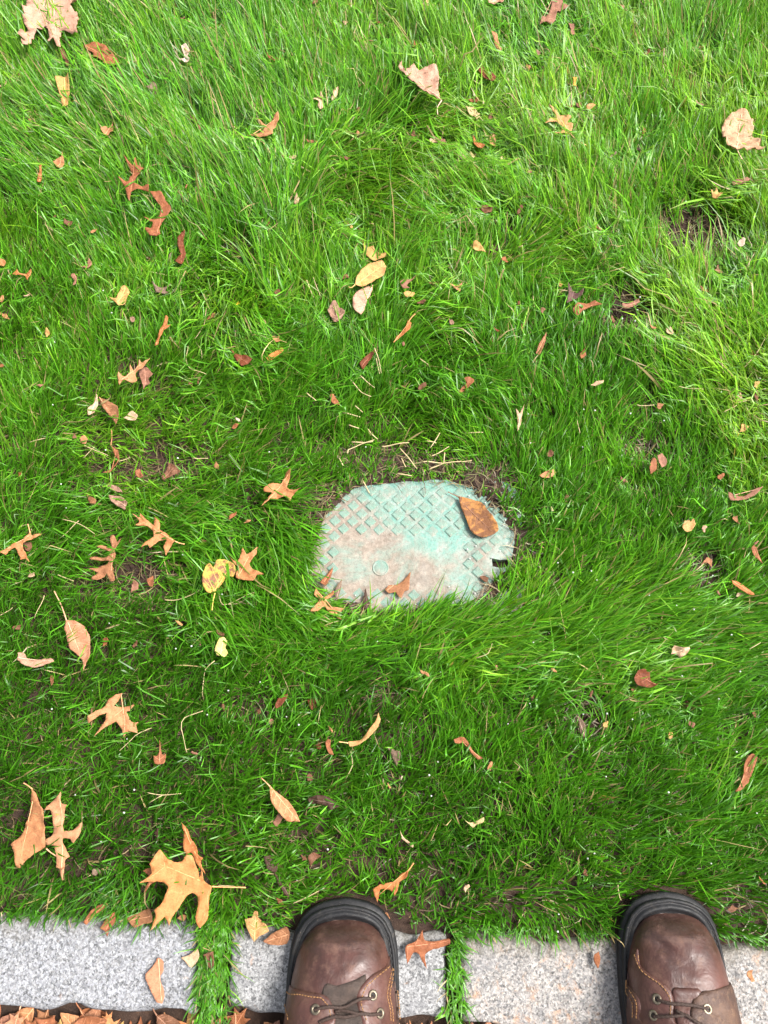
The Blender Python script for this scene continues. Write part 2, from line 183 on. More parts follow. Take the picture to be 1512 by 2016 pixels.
LEAVES = [
('maple_leaf', 'large pale pinkish maple leaf, the biggest leaf on the lawn', None, 'pink', 52.5, (-0.5297, 1.1267), [(-41.2, 18.4), (-39.6, 36.3), (-53.9, 50.8), (-35.9, 58.0), (-33.9, 83.7), (-18.3, 69.0), (-8.5, 98.5), (6.3, 69.0), (24.5, 76.3), (24.5, 54.4), (42.1, 43.5), (45.1, 29.1), (33.9, 22.0), (46.8, 4.2), (51.0, -13.5), (51.6, -36.2), (40.3, -31.0), (31.7, -25.8), (20.9, -20.5), (25.2, -58.7), (19.4, -55.2), (13.9, -43.1), (5.4, -49.0), (5.7, -31.0), (-4.4, -15.2), (-8.8, -22.3), (-17.6, -36.2), (-21.9, -62.1), (-29.9, -62.1), (-32.3, -44.9), (-39.4, -41.4), (-37.2, -29.2), (-28.3, -25.8), (-37.2, -10.0)], None, [(-4.3, 87.4), (14.6, -48.3)], (0.06, 0.05, 2.4)),
('curled_leaf', 'small brown curled leaf under the tip of the big maple leaf', None, 'brown', 35.0, (-0.5058, 1.0694), [(-12.5, 21.9), (-5.6, 20.1), (4.9, 0.9), (11.5, -19.8), (7.7, -21.5), (1.7, -6.0), (-7.6, 4.4)], None, None, (0.5, 0.1, 1)),
('oak_leaf', 'rusty half-buried oak leaf beside the big pinkish maple leaf', None, 'rustlt', 40.7, (-0.4443, 1.0663), [(-29.5, 18.5), (-19.2, 22.7), (-5.9, 23.8), (8.4, 15.0), (20.8, -0.6), (31.9, -17.7), (25.4, -19.4), (14.9, -20.1), (6.6, -17.7), (3.1, -9.2), (-6.7, -5.7), (-13.5, -4.0), (-13.2, 4.6), (-23.1, 9.8)], None, [(-28.1, 18.5), (30.5, -17.7)], (0.25, 0.05, 1.5)),
('rolled_leaf', 'yellow rolled-up leaf standing on end in long grass', None, 'yellow', 46.9, (-0.4902, 0.9885), [(-12.7, 17.8), (-6.8, 22.9), (0.7, 26.2), (6.1, 24.5), (8.5, -5.4), (8.9, -15.3), (7.0, -25.1), (1.4, -31.6), (-3.6, -18.6), (-9.7, 4.5)], None, [(-3.2, 26.2), (2.7, -31.6)], (0.7, 0.05, 1)),
('oak_leaf', 'reddish oak leaf with forked tip, upper one of two touching', None, 'rustlt', 47.3, (-0.3673, 0.8228), [(-17.4, 38.4), (-3.4, 24.6), (-1.2, 40.0), (2.9, 24.6), (11.3, 23.0), (5.7, 7.7), (0.5, -2.9), (2.5, -10.5), (23.8, -12.0), (23.5, -22.5), (10.7, -18.0), (-0.0, -22.5), (-1.8, -41.9), (-6.9, -28.5), (-13.6, -10.5), (-22.2, 0.1), (-8.2, -2.9), (-6.1, 13.8)], None, [(-2.1, -38.9), (-4.2, 32.3)], (0.1, 0.06, 1.6)),
('oak_leaf', 'reddish oak leaf touching the fork-tipped one and lying below it', None, 'rustlt', 47.4, (-0.3274, 0.7578), [(2.5, 39.4), (8.1, 31.9), (11.2, 24.5), (19.5, 12.6), (14.4, 0.9), (6.9, -10.8), (5.4, -22.5), (8.9, -34.0), (0.4, -34.0), (-6.9, -34.0), (-18.1, -18.1), (-8.2, -19.6), (-5.4, -10.8), (-21.0, -0.6), (-7.2, -3.5), (2.2, 0.9), (3.4, 14.1), (-2.4, 24.5), (-13.6, 39.4)], None, [(2.5, -31.1), (6.2, 24.5)], (0.1, 0.06, 1.6)),
('curled_leaf', 'narrow brown curled leaf at the end of the oak leaf pair', None, 'rust', 32.4, (-0.2926, 0.7149), [(-6.6, 8.7), (-2.8, 26.2), (3.6, 29.7), (2.3, 8.7), (6.5, -8.7), (3.8, -30.1), (-5.3, -25.8), (-1.5, -8.7)], None, None, (0.5, 0.1, 1)),
('curled_leaf', 'whitish pink twisted leaf in long combed grass', None, 'white', 50.5, (-0.3106, 1.0543), [(-5.5, 15.9), (0.7, 21.1), (7.2, 12.5), (5.1, -1.2), (9.5, -8.0), (3.9, -19.9), (-2.2, -9.7), (-14.5, -4.6), (-3.8, -6.3), (-0.4, 0.5)], None, None, (0.3, 0.2, 2)),
('leaf_scrap', 'grey brown torn leaf in long grass below the whitish leaf', None, 'grey', 37.2, (-0.3599, 1.0056), [(-3.8, 7.7), (1.4, 14.4), (5.6, 6.0), (9.9, -12.4), (3.6, -15.8), (-5.5, -2.4), (-11.2, 2.6)], None, None, (0.1, 0.06, 1.6)),
('leaf_scrap', 'tan torn leaf with a hooked point in the combed grass', None, 'tan', 41.1, (-0.4174, 0.9195), [(-11.3, 1.1), (-4.3, 7.5), (4.7, 1.1), (4.7, 15.6), (7.4, -0.5), (3.6, -5.3), (0.3, -11.0), (-5.1, -8.5)], None, None, (0.1, 0.06, 1.6)),
('curled_leaf', 'brown forked twisted leaf deep in the combed grass', None, 'brown', 26.0, (-0.2922, 0.9531), [(-14.3, 19.8), (-6.8, 8.2), (-3.4, 4.9), (-2.0, 14.8), (1.0, 9.8), (0.9, 3.2), (7.5, -8.2), (12.5, -22.9), (7.2, -21.3), (2.3, -8.2), (-4.9, -0.0)], None, None, (0.1, 0.06, 1.6)),
('leaf_scrap', 'pale tan leaf with torn edge in short grass by an orange sliver', None, 'tan', 32.8, (-0.4877, 0.8696), [(-2.9, 7.8), (0.4, 6.3), (2.5, 15.7), (6.5, -1.6), (4.8, -12.5), (-1.4, -14.1), (-9.9, -1.6)], None, None, (0.1, 0.06, 1.6)),
('curled_leaf', 'thin orange leaf sliver standing upright in the grass', None, 'orange', 32.4, (-0.5155, 0.8455), [(-2.5, 15.1), (1.1, 16.6), (2.7, 1.1), (4.0, -14.4), (-1.0, -14.4), (-3.0, -5.1), (-1.3, 1.1)], None, None, (0.5, 0.1, 0.6)),
('oak_leaf', 'tan star-shaped oak leaf with raised points in bright grass', None, 'tan', 54.6, (-0.1762, 0.9081), [(-27.7, -11.2), (-14.3, -5.6), (-2.4, -0.8), (-12.3, 14.4), (1.9, 5.8), (9.8, 15.3), (17.9, 24.0), (19.9, 12.5), (11.5, -5.6), (11.9, -15.9), (-2.4, -17.8), (-13.8, -15.0)], None, [(-25.4, -11.2), (15.2, 15.3)], (0.2, 0.1, 2)),
('maple_leaf', 'pinkish maple leaf folded in half into a pointed wing', None, 'pink', 50.7, (0.0555, 1.0146), [(-33.5, 18.0), (-28.1, 28.1), (-26.9, 19.6), (-21.7, 16.3), (-15.1, 15.3), (-9.8, 21.3), (-0.8, 11.2), (8.5, 13.9), (16.4, 16.3), (25.4, 11.2), (28.9, -8.9), (27.2, -28.8), (31.9, -51.7), (23.0, -43.6), (7.7, -30.4), (-10.2, -12.2), (-23.1, 4.5)], [(31.9, -51.7), (25.2, -64.7), (25.4, -77.6)], [(30.7, -48.5), (-25.6, 19.6)], (0.18, 0.03, 2)),
('oval_leaf', 'glossy dark rust oval leaf in thick bright grass', None, 'rust', 47.0, (0.1602, 1.0219), [(-14.4, 11.3), (-8.9, 16.4), (2.5, 6.2), (12.6, -3.9), (10.9, -12.3), (4.3, -13.9), (-7.1, -3.9)], None, [(-14.3, 13.0), (11.0, -10.6)], (0.25, 0.04, 1)),
('maple_leaf', 'pinkish leaf piece beside the maple leaf with a long lobe', None, 'pink', 46.0, (0.1787, 1.1771), [(-11.1, 1.1), (-5.2, 12.1), (8.7, 15.7), (17.6, 1.1), (7.5, -9.8), (-6.3, -14.1), (-11.4, -6.1)], None, None, (0.2, 0.1, 2)),
('curled_leaf', 'tan twisted leaf strip in bright combed grass', None, 'tan', 46.6, (0.1777, 1.0856), [(-9.1, 18.7), (0.1, 15.2), (2.2, 2.9), (6.9, -10.9), (5.1, -21.3), (-1.0, -10.9), (-4.3, 6.4)], None, None, (0.4, 0.1, 1.5)),
('curled_leaf', 'brown curved leaf sliver in tall upright grass', None, 'rustlt', 35.5, (-0.1736, 1.0695), [(-12.9, 10.7), (-9.0, 3.7), (3.2, -1.5), (15.2, 2.0), (11.4, -5.0), (0.9, -8.4), (-8.8, -1.5)], None, None, (0.3, 0.1, 1)),
('leaf_scrap', 'pale double-winged seed husk in the grass', None, 'pale', 41.0, (-0.0995, 0.976), [(-10.3, -0.0), (-2.7, 8.2), (-0.1, 8.2), (2.3, 16.5), (6.0, 6.6), (5.7, -13.2), (1.9, -18.1), (-2.2, -8.3), (-0.6, -0.0)], None, None, (0.1, 0.06, 1.6)),
('leaf_scrap', 'pale tan leaf sliver next to the double seed husk', None, 'pale', 35.0, (-0.0761, 0.9958), [(-5.6, -10.4), (-0.7, 9.7), (5.8, 14.7), (3.4, -0.4), (-2.9, -13.7)], None, None, (0.1, 0.06, 1.6)),
('leaf_scrap', 'pale crumpled leaf cluster under the folded maple leaf', None, 'yellowpale', 34.0, (0.1371, 0.9594), [(-11.8, 7.2), (-5.2, 10.5), (2.6, 8.8), (5.0, 2.2), (9.9, -6.0), (4.4, -14.1), (0.8, -6.0), (-5.6, -2.7)], None, None, (0.2, 0.1, 3)),
('curled_leaf', 'orange tan leaf curl over a dark gap in the turf', None, 'orange', 33.9, (0.1421, 0.9015), [(-6.8, 14.7), (-1.9, 8.3), (0.5, 3.5), (10.4, -6.0), (6.4, -11.7), (-2.5, -9.2), (-6.0, 0.3)], None, None, (0.4, 0.1, 1)),
('leaf_scrap', 'narrow tan leaf flake beside the orange tan curl', None, 'tan', 33.8, (0.1651, 0.9061), [(-4.0, 8.6), (1.3, 11.8), (4.5, -4.2), (2.8, -12.1), (-4.5, -4.2)], None, None, (0.1, 0.06, 1.6)),
('leaf_scrap', 'pale yellow leaf flake by a dark gap in the turf', None, 'yellowpale', 25.8, (0.136, 0.8878), [(-5.4, 3.9), (0.4, 0.8), (5.7, 4.9), (2.9, -2.4), (-3.7, -7.2)], None, None, (0.1, 0.06, 1.6)),
('oval_leaf', 'small brown oval leaf sunk in trodden grass', None, 'brown', 25.8, (0.1525, 0.7882), [(-8.8, -0.3), (-5.5, 6.3), (3.3, 7.2), (8.1, 1.2), (6.5, -5.7), (-3.6, -8.7)], None, None, (0.1, 0.06, 1.6)),
('leaf_scrap', 'yellowish tan torn leaf alone in trodden grass', None, 'yellow', 36.8, (0.1358, 0.7134), [(-7.7, 6.8), (-2.7, 10.3), (2.1, 6.8), (6.6, -1.8), (10.8, -8.1), (1.6, -6.1), (-3.2, -4.7), (-7.6, -3.2)], None, None, (0.1, 0.06, 1.6)),
('oak_leaf', 'yellowish lobed leaf lying just behind the yellow oval leaf', None, 'yellow', 36.4, (-0.0164, 0.7068), [(-15.2, 22.5), (-8.5, 6.9), (1.0, 9.5), (6.2, -1.8), (19.4, -3.5), (17.2, -13.8), (1.1, -17.2), (-8.4, -7.8), (-12.9, 5.1)], None, [(-13.7, 19.9), (15.7, -10.3)], (0.1, 0.06, 1.6)),
('leaf_scrap', 'pale upright leaf flake in mid green grass', None, 'pale', 34.3, (-0.1296, 0.7988), [(-3.1, -5.7), (-2.7, 3.3), (0.1, 10.9), (4.9, 1.8), (0.8, -10.3)], None, None, (0.1, 0.06, 1.6)),
('maple_leaf', 'pinkish brown maple leaf with a long drooping lobe', None, 'pinkbrown', 45.6, (0.2719, 1.1549), [(-1.2, 23.8), (3.0, 45.7), (10.5, 34.7), (15.8, 12.9), (27.7, 7.5), (14.9, 0.3), (5.0, -5.1), (1.4, -19.4), (-4.6, -28.3), (-15.2, -24.8), (-25.2, -33.7), (-20.0, -15.9), (-8.5, -5.1), (-3.6, 7.5)], None, [(5.3, 38.4), (-22.3, -30.1)], (0.1, 0.06, 1.6)),
('curled_leaf', 'small pinkish curled leaf under the long-lobed maple leaf', None, 'pinkbrown', 33.8, (0.3015, 1.1284), [(-5.1, 10.4), (4.3, 8.6), (4.8, -11.1), (-2.4, -9.3), (-1.6, 1.4)], None, None, (0.1, 0.06, 1.6)),
('oak_leaf', 'yellowish tan oak leaf with long lobes on bright grass', None, 'tanyellow', 48.3, (0.2651, 0.9278), [(-14.7, 29.3), (-6.0, 24.4), (-0.4, 11.5), (7.4, 13.1), (18.6, 8.2), (11.6, 0.2), (19.7, -4.6), (15.1, -22.1), (3.6, -23.7), (-10.3, -22.1), (1.7, -14.2), (2.2, -6.2), (-6.3, 0.2), (-24.7, -7.2), (-13.7, 5.0), (-4.0, 8.2)], [(15.1, -22.1), (23.2, -33.2), (37.7, -42.6)], [(15.2, -20.5), (-8.5, 24.4)], (0.1, 0.06, 1.6)),
('leaf_scrap', 'small bright yellow leaf flake in combed grass', None, 'yellowbright', 38.8, (0.2964, 1.015), [(-2.9, 8.3), (3.6, 6.6), (1.8, -0.1), (3.0, -8.5), (-3.9, -6.2), (-1.6, -0.1)], None, None, (0.1, 0.06, 1.6)),
('leaf_scrap', 'small pale orange leaf near the long-lobed oak leaf', None, 'tanyellow', 37.2, (0.3177, 0.9685), [(-5.3, 3.1), (2.8, 7.4), (8.1, 1.4), (0.5, -5.1), (-6.1, -6.8)], None, None, (0.1, 0.06, 1.6)),
('leaf_scrap', 'small dark brown leaf beside the small pale orange leaf', None, 'brown', 25.3, (0.3033, 0.9834), [(-4.2, 1.9), (1.5, 6.9), (5.6, 2.5), (1.8, -6.5), (-4.7, -4.8)], None, None, (0.1, 0.06, 1.6)),
('broad_leaf', 'broad pale mottled leaf with a small hole above bare soil', None, 'palemottle', 52.4, (0.5354, 0.8955), [(-31.5, 11.1), (-24.1, 28.6), (-9.4, 43.0), (1.7, 49.4), (12.3, 43.0), (18.2, 30.2), (16.7, 11.1), (14.0, 1.6), (21.1, -10.9), (18.8, -26.5), (21.9, -31.1), (17.4, -35.8), (5.8, -29.6), (-6.6, -28.0), (-17.0, -31.1), (-28.1, -20.3), (-31.1, -4.7)], [(-14.1, -28.0), (-11.4, -35.8), (-8.7, -43.5)], [(-14.1, -28.0), (3.8, 46.2)], (0.1, 0.08, 2.6)),
('curled_leaf', 'pinkish brown rolled leaf strip below the broad mottled leaf', None, 'pinkbrown', 38.8, (0.5285, 0.8267), [(-13.4, -1.1), (-1.2, 5.0), (11.9, 8.7), (15.9, 5.0), (5.4, -1.7), (-5.4, -7.2), (-13.2, -8.7)], None, [(-14.0, -5.7), (15.4, 6.6)], (0.5, 0.02, 0.6)),
('leaf_scrap', 'yellow ragged leaf just above the bare soil patch', None, 'yellow', 38.3, (0.4894, 0.8049), [(-8.6, 6.0), (-2.7, 2.9), (0.6, 9.6), (3.5, 2.9), (9.4, -0.1), (5.0, -4.6), (-0.8, -10.6), (-6.4, -6.1)], None, None, (0.1, 0.1, 3)),
('leaf_scrap', 'whitish pink leaf on the rim of the bare soil patch', None, 'white', 26.7, (0.5213, 0.7287), [(-5.8, -0.9), (1.8, 9.4), (6.1, 5.0), (2.2, -5.3), (-4.4, -8.2)], None, None, (0.1, 0.06, 1.6)),
('oak_leaf', 'orange brown narrow oak leaf in dark short grass', None, 'orange', 29.0, (-0.5177, 0.6738), [(-15.3, 0.0), (-9.0, 7.1), (-4.4, 0.0), (4.0, 1.4), (11.8, 6.3), (12.3, -0.5), (6.8, -9.9), (2.8, -2.2), (-8.9, -2.2)], None, None, (0.1, 0.06, 1.6)),
('curled_leaf', 'pink upright leaf sliver in dark short grass', None, 'pinkbrown', 29.1, (-0.4428, 0.664), [(-6.5, 6.9), (-1.6, 11.1), (3.5, 2.7), (4.4, -8.6), (-0.2, -10.6), (0.4, -1.6)], None, None, (0.1, 0.06, 1.6)),
('curled_leaf', 'pinkish pointed leaf tip in dark short grass', None, 'pinkbrown', 29.4, (-0.4265, 0.6901), [(-7.3, -5.3), (-1.6, 1.9), (0.7, 9.6), (6.4, 0.4), (1.8, -6.7)], None, None, (0.1, 0.06, 1.6)),
('oval_leaf', 'yellow tan leaf with brown side scrap in dark grass', None, 'yellow', 33.1, (-0.372, 0.6343), [(-15.4, -2.4), (-5.7, -3.8), (-3.3, 7.2), (-0.7, 17.5), (5.3, 17.0), (11.0, 8.6), (10.0, -5.2), (7.2, -13.4), (-0.8, -16.2), (-7.5, -9.3)], None, None, (0.1, 0.06, 1.6)),
('oak_leaf', 'grey brown shrivelled oak leaf in mid green grass', None, 'grey', 34.2, (-0.316, 0.6444), [(-16.8, -3.6), (-5.9, -5.5), (-12.1, 10.3), (-0.7, 3.4), (14.5, 8.9), (5.7, -0.8), (12.6, -5.5), (2.7, -7.2)], None, None, (0.3, 0.1, 2)),
('oak_leaf', 'bright orange slim oak leaf standing among dark tufts', None, 'orange', 40.7, (-0.3051, 0.5752), [(3.0, 20.5), (6.7, 17.8), (5.3, 7.1), (11.2, 7.1), (1.3, -0.9), (-2.6, -10.2), (-5.0, -22.0), (-10.3, -23.4), (-6.2, -8.9), (-3.7, 3.1), (0.4, 9.8)], None, [(-8.5, -22.0), (4.5, 16.5)], (0.3, 0.05, 1)),
('oak_leaf', 'tan oak leaf with sharp lobes by a thin earthy spot', None, 'tan', 35.3, (-0.3434, 0.5138), [(-19.1, 0.7), (-11.4, -7.0), (-3.9, -0.6), (-4.1, 12.4), (1.6, 2.0), (6.6, 9.8), (8.1, 18.9), (12.0, 13.7), (23.0, 20.7), (13.9, 5.9), (4.3, -1.8), (9.0, -14.7), (1.2, -17.2), (-8.4, -13.4), (-14.5, -21.1), (-18.2, -8.3)], None, [(-14.0, -14.7), (16.4, 16.3)], (0.1, 0.06, 1.6)),
('curled_leaf', 'brown leaf tucked behind the sharp-lobed tan oak leaf', None, 'pinkbrown', 25.0, (-0.3279, 0.5092), [(-9.7, 14.7), (0.7, 16.0), (9.7, 6.9), (4.6, -0.9), (7.7, -8.6), (0.8, -9.9), (-0.8, -17.7), (-4.3, -4.8), (-8.7, 4.3)], None, None, (0.3, 0.1, 1.5)),
('curled_leaf', 'pale rolled leaf leaning against the tan folded leaf', None, 'pale', 30.6, (-0.3925, 0.4648), [(-6.6, -3.9), (-0.1, 4.9), (3.0, 18.1), (5.7, 4.9), (2.8, -10.1), (-4.8, -13.9)], None, None, (0.5, 0.1, 1)),
('oval_leaf', 'tan folded oval leaf between two pale leaves', None, 'tanbrown', 28.7, (-0.369, 0.4592), [(-17.7, 19.5), (-2.7, 12.6), (9.6, 5.1), (12.6, -6.2), (10.1, -21.2), (4.7, -13.7), (-3.0, -5.0), (-13.7, 8.9)], None, [(-17.1, 18.5), (9.6, -16.2)], (0.35, 0.05, 1.4)),
('leaf_scrap', 'pale pointed leaf at the foot of the tan folded leaf', None, 'pale', 28.7, (-0.3394, 0.4507), [(-11.1, -2.7), (-1.2, 7.8), (3.7, 4.8), (8.2, 1.0), (4.7, -5.7), (-4.4, -5.2)], None, None, (0.1, 0.06, 1.6)),
('leaf_scrap', 'small tan square leaf scrap over thin straw grass', None, 'tan', 23.2, (-0.4029, 0.4187), [(-5.6, 2.0), (0.2, 6.4), (5.9, 0.7), (2.7, -4.9), (-3.1, -4.2)], None, None, (0.1, 0.06, 1.6)),
('curled_leaf', 'orange brown hooked leaf curl on bare earth', None, 'orangebrown', 20.0, (-0.3605, 0.3901), [(-5.3, 20.9), (4.5, 14.7), (7.0, 3.7), (4.5, -7.2), (-3.5, -16.8), (-11.2, -18.0), (0.2, -9.6), (4.6, 2.5), (-0.7, 9.8)], [(-5.3, 20.9), (-5.3, 31.9), (-7.3, 44.4)], None, (0.3, 0.1, 1)),
('curled_leaf', 'brown leaf with pale raised corner beside thin earth', None, 'brown', 24.6, (-0.2835, 0.3716), [(-9.1, -7.2), (-4.0, 3.6), (-1.4, 12.5), (5.6, 9.6), (14.8, 1.2), (0.2, -7.2), (-6.0, -12.4)], None, None, (0.3, 0.1, 2)),
('oval_leaf', 'red brown pointed leaf under long green blades', None, 'rust', 27.6, (-0.1973, 0.5395), [(-15.2, 13.2), (-6.6, 6.6), (2.9, 5.3), (15.0, -1.3), (10.7, -9.2), (1.6, -13.1), (-8.4, -1.3)], None, None, (0.2, 0.05, 1)),
('oval_leaf', 'pinkish grey leaf lying above a larger dull leaf', None, 'pinkgrey', 22.5, (-0.3535, 0.3493), [(-10.0, 6.8), (3.8, 2.8), (10.9, -5.0), (2.3, -4.3), (-7.0, -0.3)], None, None, (0.1, 0.06, 1.6)),
('oval_leaf', 'dull pinkish brown leaf half under thin grass', None, 'pinkgrey', 22.6, (-0.3466, 0.3305), [(-14.0, 9.1), (2.8, 7.4), (11.8, -0.8), (9.6, -11.3), (-0.3, -5.9), (-9.9, 1.5)], None, None, (0.1, 0.06, 1.6)),
('leaf_scrap', 'tan narrow leaf left of the dull pinkish leaf', None, 'tanbrown', 22.6, (-0.3819, 0.3335), [(-8.6, 9.1), (5.2, 0.9), (6.4, -5.7), (-3.0, -4.3)], None, None, (0.1, 0.06, 1.6)),
('oval_leaf', 'dark brown leaf hidden below the yellowed turf', None, 'dark', 17.8, (-0.2677, 0.4486), [(-9.0, 8.2), (0.5, 4.4), (9.5, -6.9), (-1.0, -5.7)], None, None, (0.1, 0.06, 1.6)),
('oval_leaf', 'yellow tan oval leaf overlapping a pinkish oval leaf', None, 'yellowtan', 49.0, (-0.0179, 0.6615), [(-22.6, -20.9), (-19.2, -4.4), (-9.8, 9.5), (2.1, 19.3), (15.3, 20.7), (21.3, 12.3), (17.7, -1.6), (4.6, -12.7), (-9.5, -22.3)], [(-22.6, -20.9), (-27.2, -25.0), (-31.3, -23.7)], [(-22.1, -20.4), (20.1, 16.5)], (0.12, 0.03, 1)),
('oval_leaf', 'pinkish tan oval leaf tucked under the yellow oval leaf', None, 'pink', 42.4, (-0.0305, 0.6232), [(-12.4, 2.7), (-6.5, 12.3), (5.3, 20.5), (14.8, 24.1), (13.7, 13.6), (6.6, -2.8), (3.2, -16.4), (-1.4, -26.6), (-9.8, -19.1), (-13.4, -8.2)], None, [(13.6, 22.5), (-3.8, -24.5)], (0.12, 0.03, 1)),
('oak_leaf', 'small pinkish three-pointed leaf piece in upright grass', None, 'pinkbrown', 36.5, (0.0336, 0.6543), [(-11.0, 0.3), (-3.7, 5.9), (4.7, 6.5), (12.7, 11.0), (2.2, 0.3), (-1.4, -3.8), (2.8, -10.8), (-6.3, -9.4)], None, None, (0.1, 0.06, 1.6)),
('leaf_scrap', 'small tan winged leaf scrap near the three-pointed piece', None, 'tan', 36.1, (0.1025, 0.6482), [(-10.7, 4.4), (-1.9, 1.1), (8.6, 6.7), (5.0, -7.8), (-0.9, -4.5)], None, None, (0.1, 0.06, 1.6)),
('oval_leaf', 'crumpled greyish pink leaf left of the oval leaf pair', None, 'pinkgrey', 33.8, (-0.0676, 0.607), [(-11.1, 2.5), (-5.4, 13.4), (-0.7, 16.2), (5.4, 8.0), (13.2, -0.2), (5.8, -13.8), (-1.2, -17.8), (-6.1, -8.4)], None, None, (0.1, 0.1, 3)),
('curled_leaf', 'orange long curled leaf with pale stalk in deep grass', None, 'orange', 38.2, (0.0261, 0.5747), [(-13.9, -18.2), (-8.7, -8.2), (-4.0, -2.9), (3.1, 3.8), (6.7, 17.2), (12.1, 15.3), (8.9, 2.5), (-4.1, -9.5)], [(7.9, 15.9), (12.7, 23.9), (17.5, 29.3)], [(-13.0, -16.6), (9.0, 14.5)], (0.4, 0.03, 1)),
('oval_leaf', 'orange stubby leaf beside an upright dry straw', None, 'orangeyellow', 38.3, (-0.1496, 0.5392), [(-11.8, -5.6), (-6.3, 0.9), (8.4, 10.1), (12.3, 7.5), (4.3, -3.0), (-7.0, -10.0)], None, [(-11.3, -6.9), (10.8, 8.8)], (0.35, 0.02, 0.8)),
('curled_leaf', 'dark rust strip of leaf at the foot of a dry straw bundle', None, 'rust', 28.2, (-0.0235, 0.5359), [(-10.1, -5.9), (-3.6, 4.6), (11.6, 15.7), (8.1, 5.9), (-0.1, -5.9), (-5.8, -14.3)], None, None, (0.3, 0.02, 0.8)),
('curled_leaf', 'brown hooked leaf with pink tip on dark blades', None, 'orangebrown', 33.5, (0.1107, 0.4952), [(-9.9, -11.8), (-5.1, -4.1), (2.1, 3.5), (-3.0, 9.9), (5.8, 11.7), (12.1, 6.1), (4.1, -4.1), (-6.0, -11.3)], None, None, (0.3, 0.1, 1)),
('leaf_scrap', 'small orange teardrop leaf over a dark gap', None, 'orangebrown', 28.5, (-0.0677, 0.4749), [(-6.1, 8.5), (-1.0, 9.0), (8.2, -7.2), (2.0, -6.7), (-3.1, -3.7)], None, None, (0.1, 0.06, 1.6)),
('oak_leaf', 'orange tan oak leaf with curled upper lobe just left of the lid', None, 'tanorange', 35.2, (-0.1341, 0.3429), [(13.0, 27.5), (11.4, 12.9), (8.4, 3.5), (13.0, -1.2), (26.8, -1.2), (17.6, -7.0), (13.6, -17.4), (7.8, -9.3), (-3.0, -12.8), (-12.9, -12.8), (-24.4, -23.9), (-18.4, -12.8), (-10.0, -3.5), (-21.5, -2.3), (-21.3, 3.0), (-10.6, 9.3), (0.5, 9.3), (3.5, 15.2), (6.5, 23.5)], None, [(-22.3, -22.0), (12.1, 23.5)], (0.12, 0.1, 2)),
('curled_leaf', 'purplish brown folded leaf with a tan edge', None, 'purple', 36.3, (0.2674, 0.6359), [(-8.6, 15.5), (-2.6, 6.4), (5.4, 0.8), (13.5, 6.4), (11.0, -3.3), (1.1, -8.8), (-11.9, -16.5), (-7.9, -0.5)], None, None, (0.4, 0.1, 1)),
('curled_leaf', 'orange brown leaf with a thin tail below the purplish one', None, 'orangebrown', 33.4, (0.2813, 0.6151), [(-15.5, -1.3), (-8.9, 7.0), (4.1, 5.6), (14.0, 8.9), (25.4, 2.8), (8.6, 1.5), (-2.6, -4.0), (-10.4, -13.0), (-14.7, -7.5)], None, None, (0.25, 0.1, 1)),
('curled_leaf', 'pinkish brown pinched leaf at the edge of bare soil', None, 'pinkbrown', 25.3, (0.3503, 0.6265), [(-12.3, 0.8), (-2.0, 2.2), (10.6, 8.3), (13.0, 3.6), (4.7, -3.3), (-2.8, -6.1), (-11.2, -5.5)], None, None, (0.25, 0.1, 1)),
('curled_leaf', 'brown slender pointed leaf standing in fine grass', None, 'tanbrown', 30.1, (0.2187, 0.5602), [(-9.2, -15.5), (-3.1, 0.4), (2.2, 9.7), (7.9, 18.5), (5.3, 3.0), (-3.0, -16.1)], None, None, (0.5, 0.05, 0.8)),
('leaf_scrap', 'small orange brown pointed leaf in dark fine grass', None, 'orangebrown', 29.8, (0.2746, 0.5454), [(-4.1, -0.5), (-0.5, 3.4), (2.9, 7.9), (4.9, -1.9), (-3.1, -8.9)], None, None, (0.1, 0.06, 1.6)),
('leaf_scrap', 'pale tan slim leaf flake lying across dark grass', None, 'pale', 32.7, (0.2904, 0.4983), [(-9.5, -3.0), (-0.4, 3.4), (9.3, 3.9), (6.1, -0.9), (-5.6, -3.5)], None, None, (0.1, 0.06, 1.6)),
('curled_leaf', 'pale pinkish torn leaf with a tail in dark grass', None, 'pale', 29.3, (0.1822, 0.4492), [(-5.0, 12.3), (0.7, 4.8), (7.1, 17.3), (3.3, 1.0), (0.6, -11.4), (-4.1, -22.5), (-2.6, -1.5)], None, None, (0.1, 0.06, 1.6)),
('leaf_scrap', 'pale tan crumpled leaf in dark grass right of the lid', None, 'tan', 31.7, (0.2143, 0.3664), [(-11.0, -2.3), (-3.9, 3.6), (7.4, 6.7), (10.9, 2.4), (3.3, -5.2), (-6.7, -5.2)], None, None, (0.1, 0.06, 1.6)),
('oval_leaf', 'orange brown small leaf beside its brown twin', None, 'orangebrown', 30.3, (0.3547, 0.3794), [(-5.5, -0.5), (1.2, 10.8), (4.6, 6.7), (3.8, -5.2), (-4.1, -11.9)], None, None, (0.3, 0.02, 0.7)),
('oval_leaf', 'brownish pink small leaf beside its orange twin', None, 'pinkbrown', 30.7, (0.3668, 0.3858), [(-5.2, 7.4), (1.2, 10.5), (6.3, 1.3), (4.4, -7.0), (-2.1, -9.9), (-4.6, -2.3)], None, None, (0.3, 0.02, 0.7)),
('curled_leaf', 'pinkish brown boat-shaped leaf on the dark turf', None, 'pinkbrown', 32.8, (0.4674, 0.3375), [(-21.8, 2.7), (-10.9, -0.8), (2.3, -0.8), (14.5, 7.3), (24.8, 10.2), (12.0, -2.0), (-0.8, -7.1), (-20.2, -9.4)], None, [(-22.2, -3.2), (23.6, 9.2)], (0.4, 0.08, 1)),
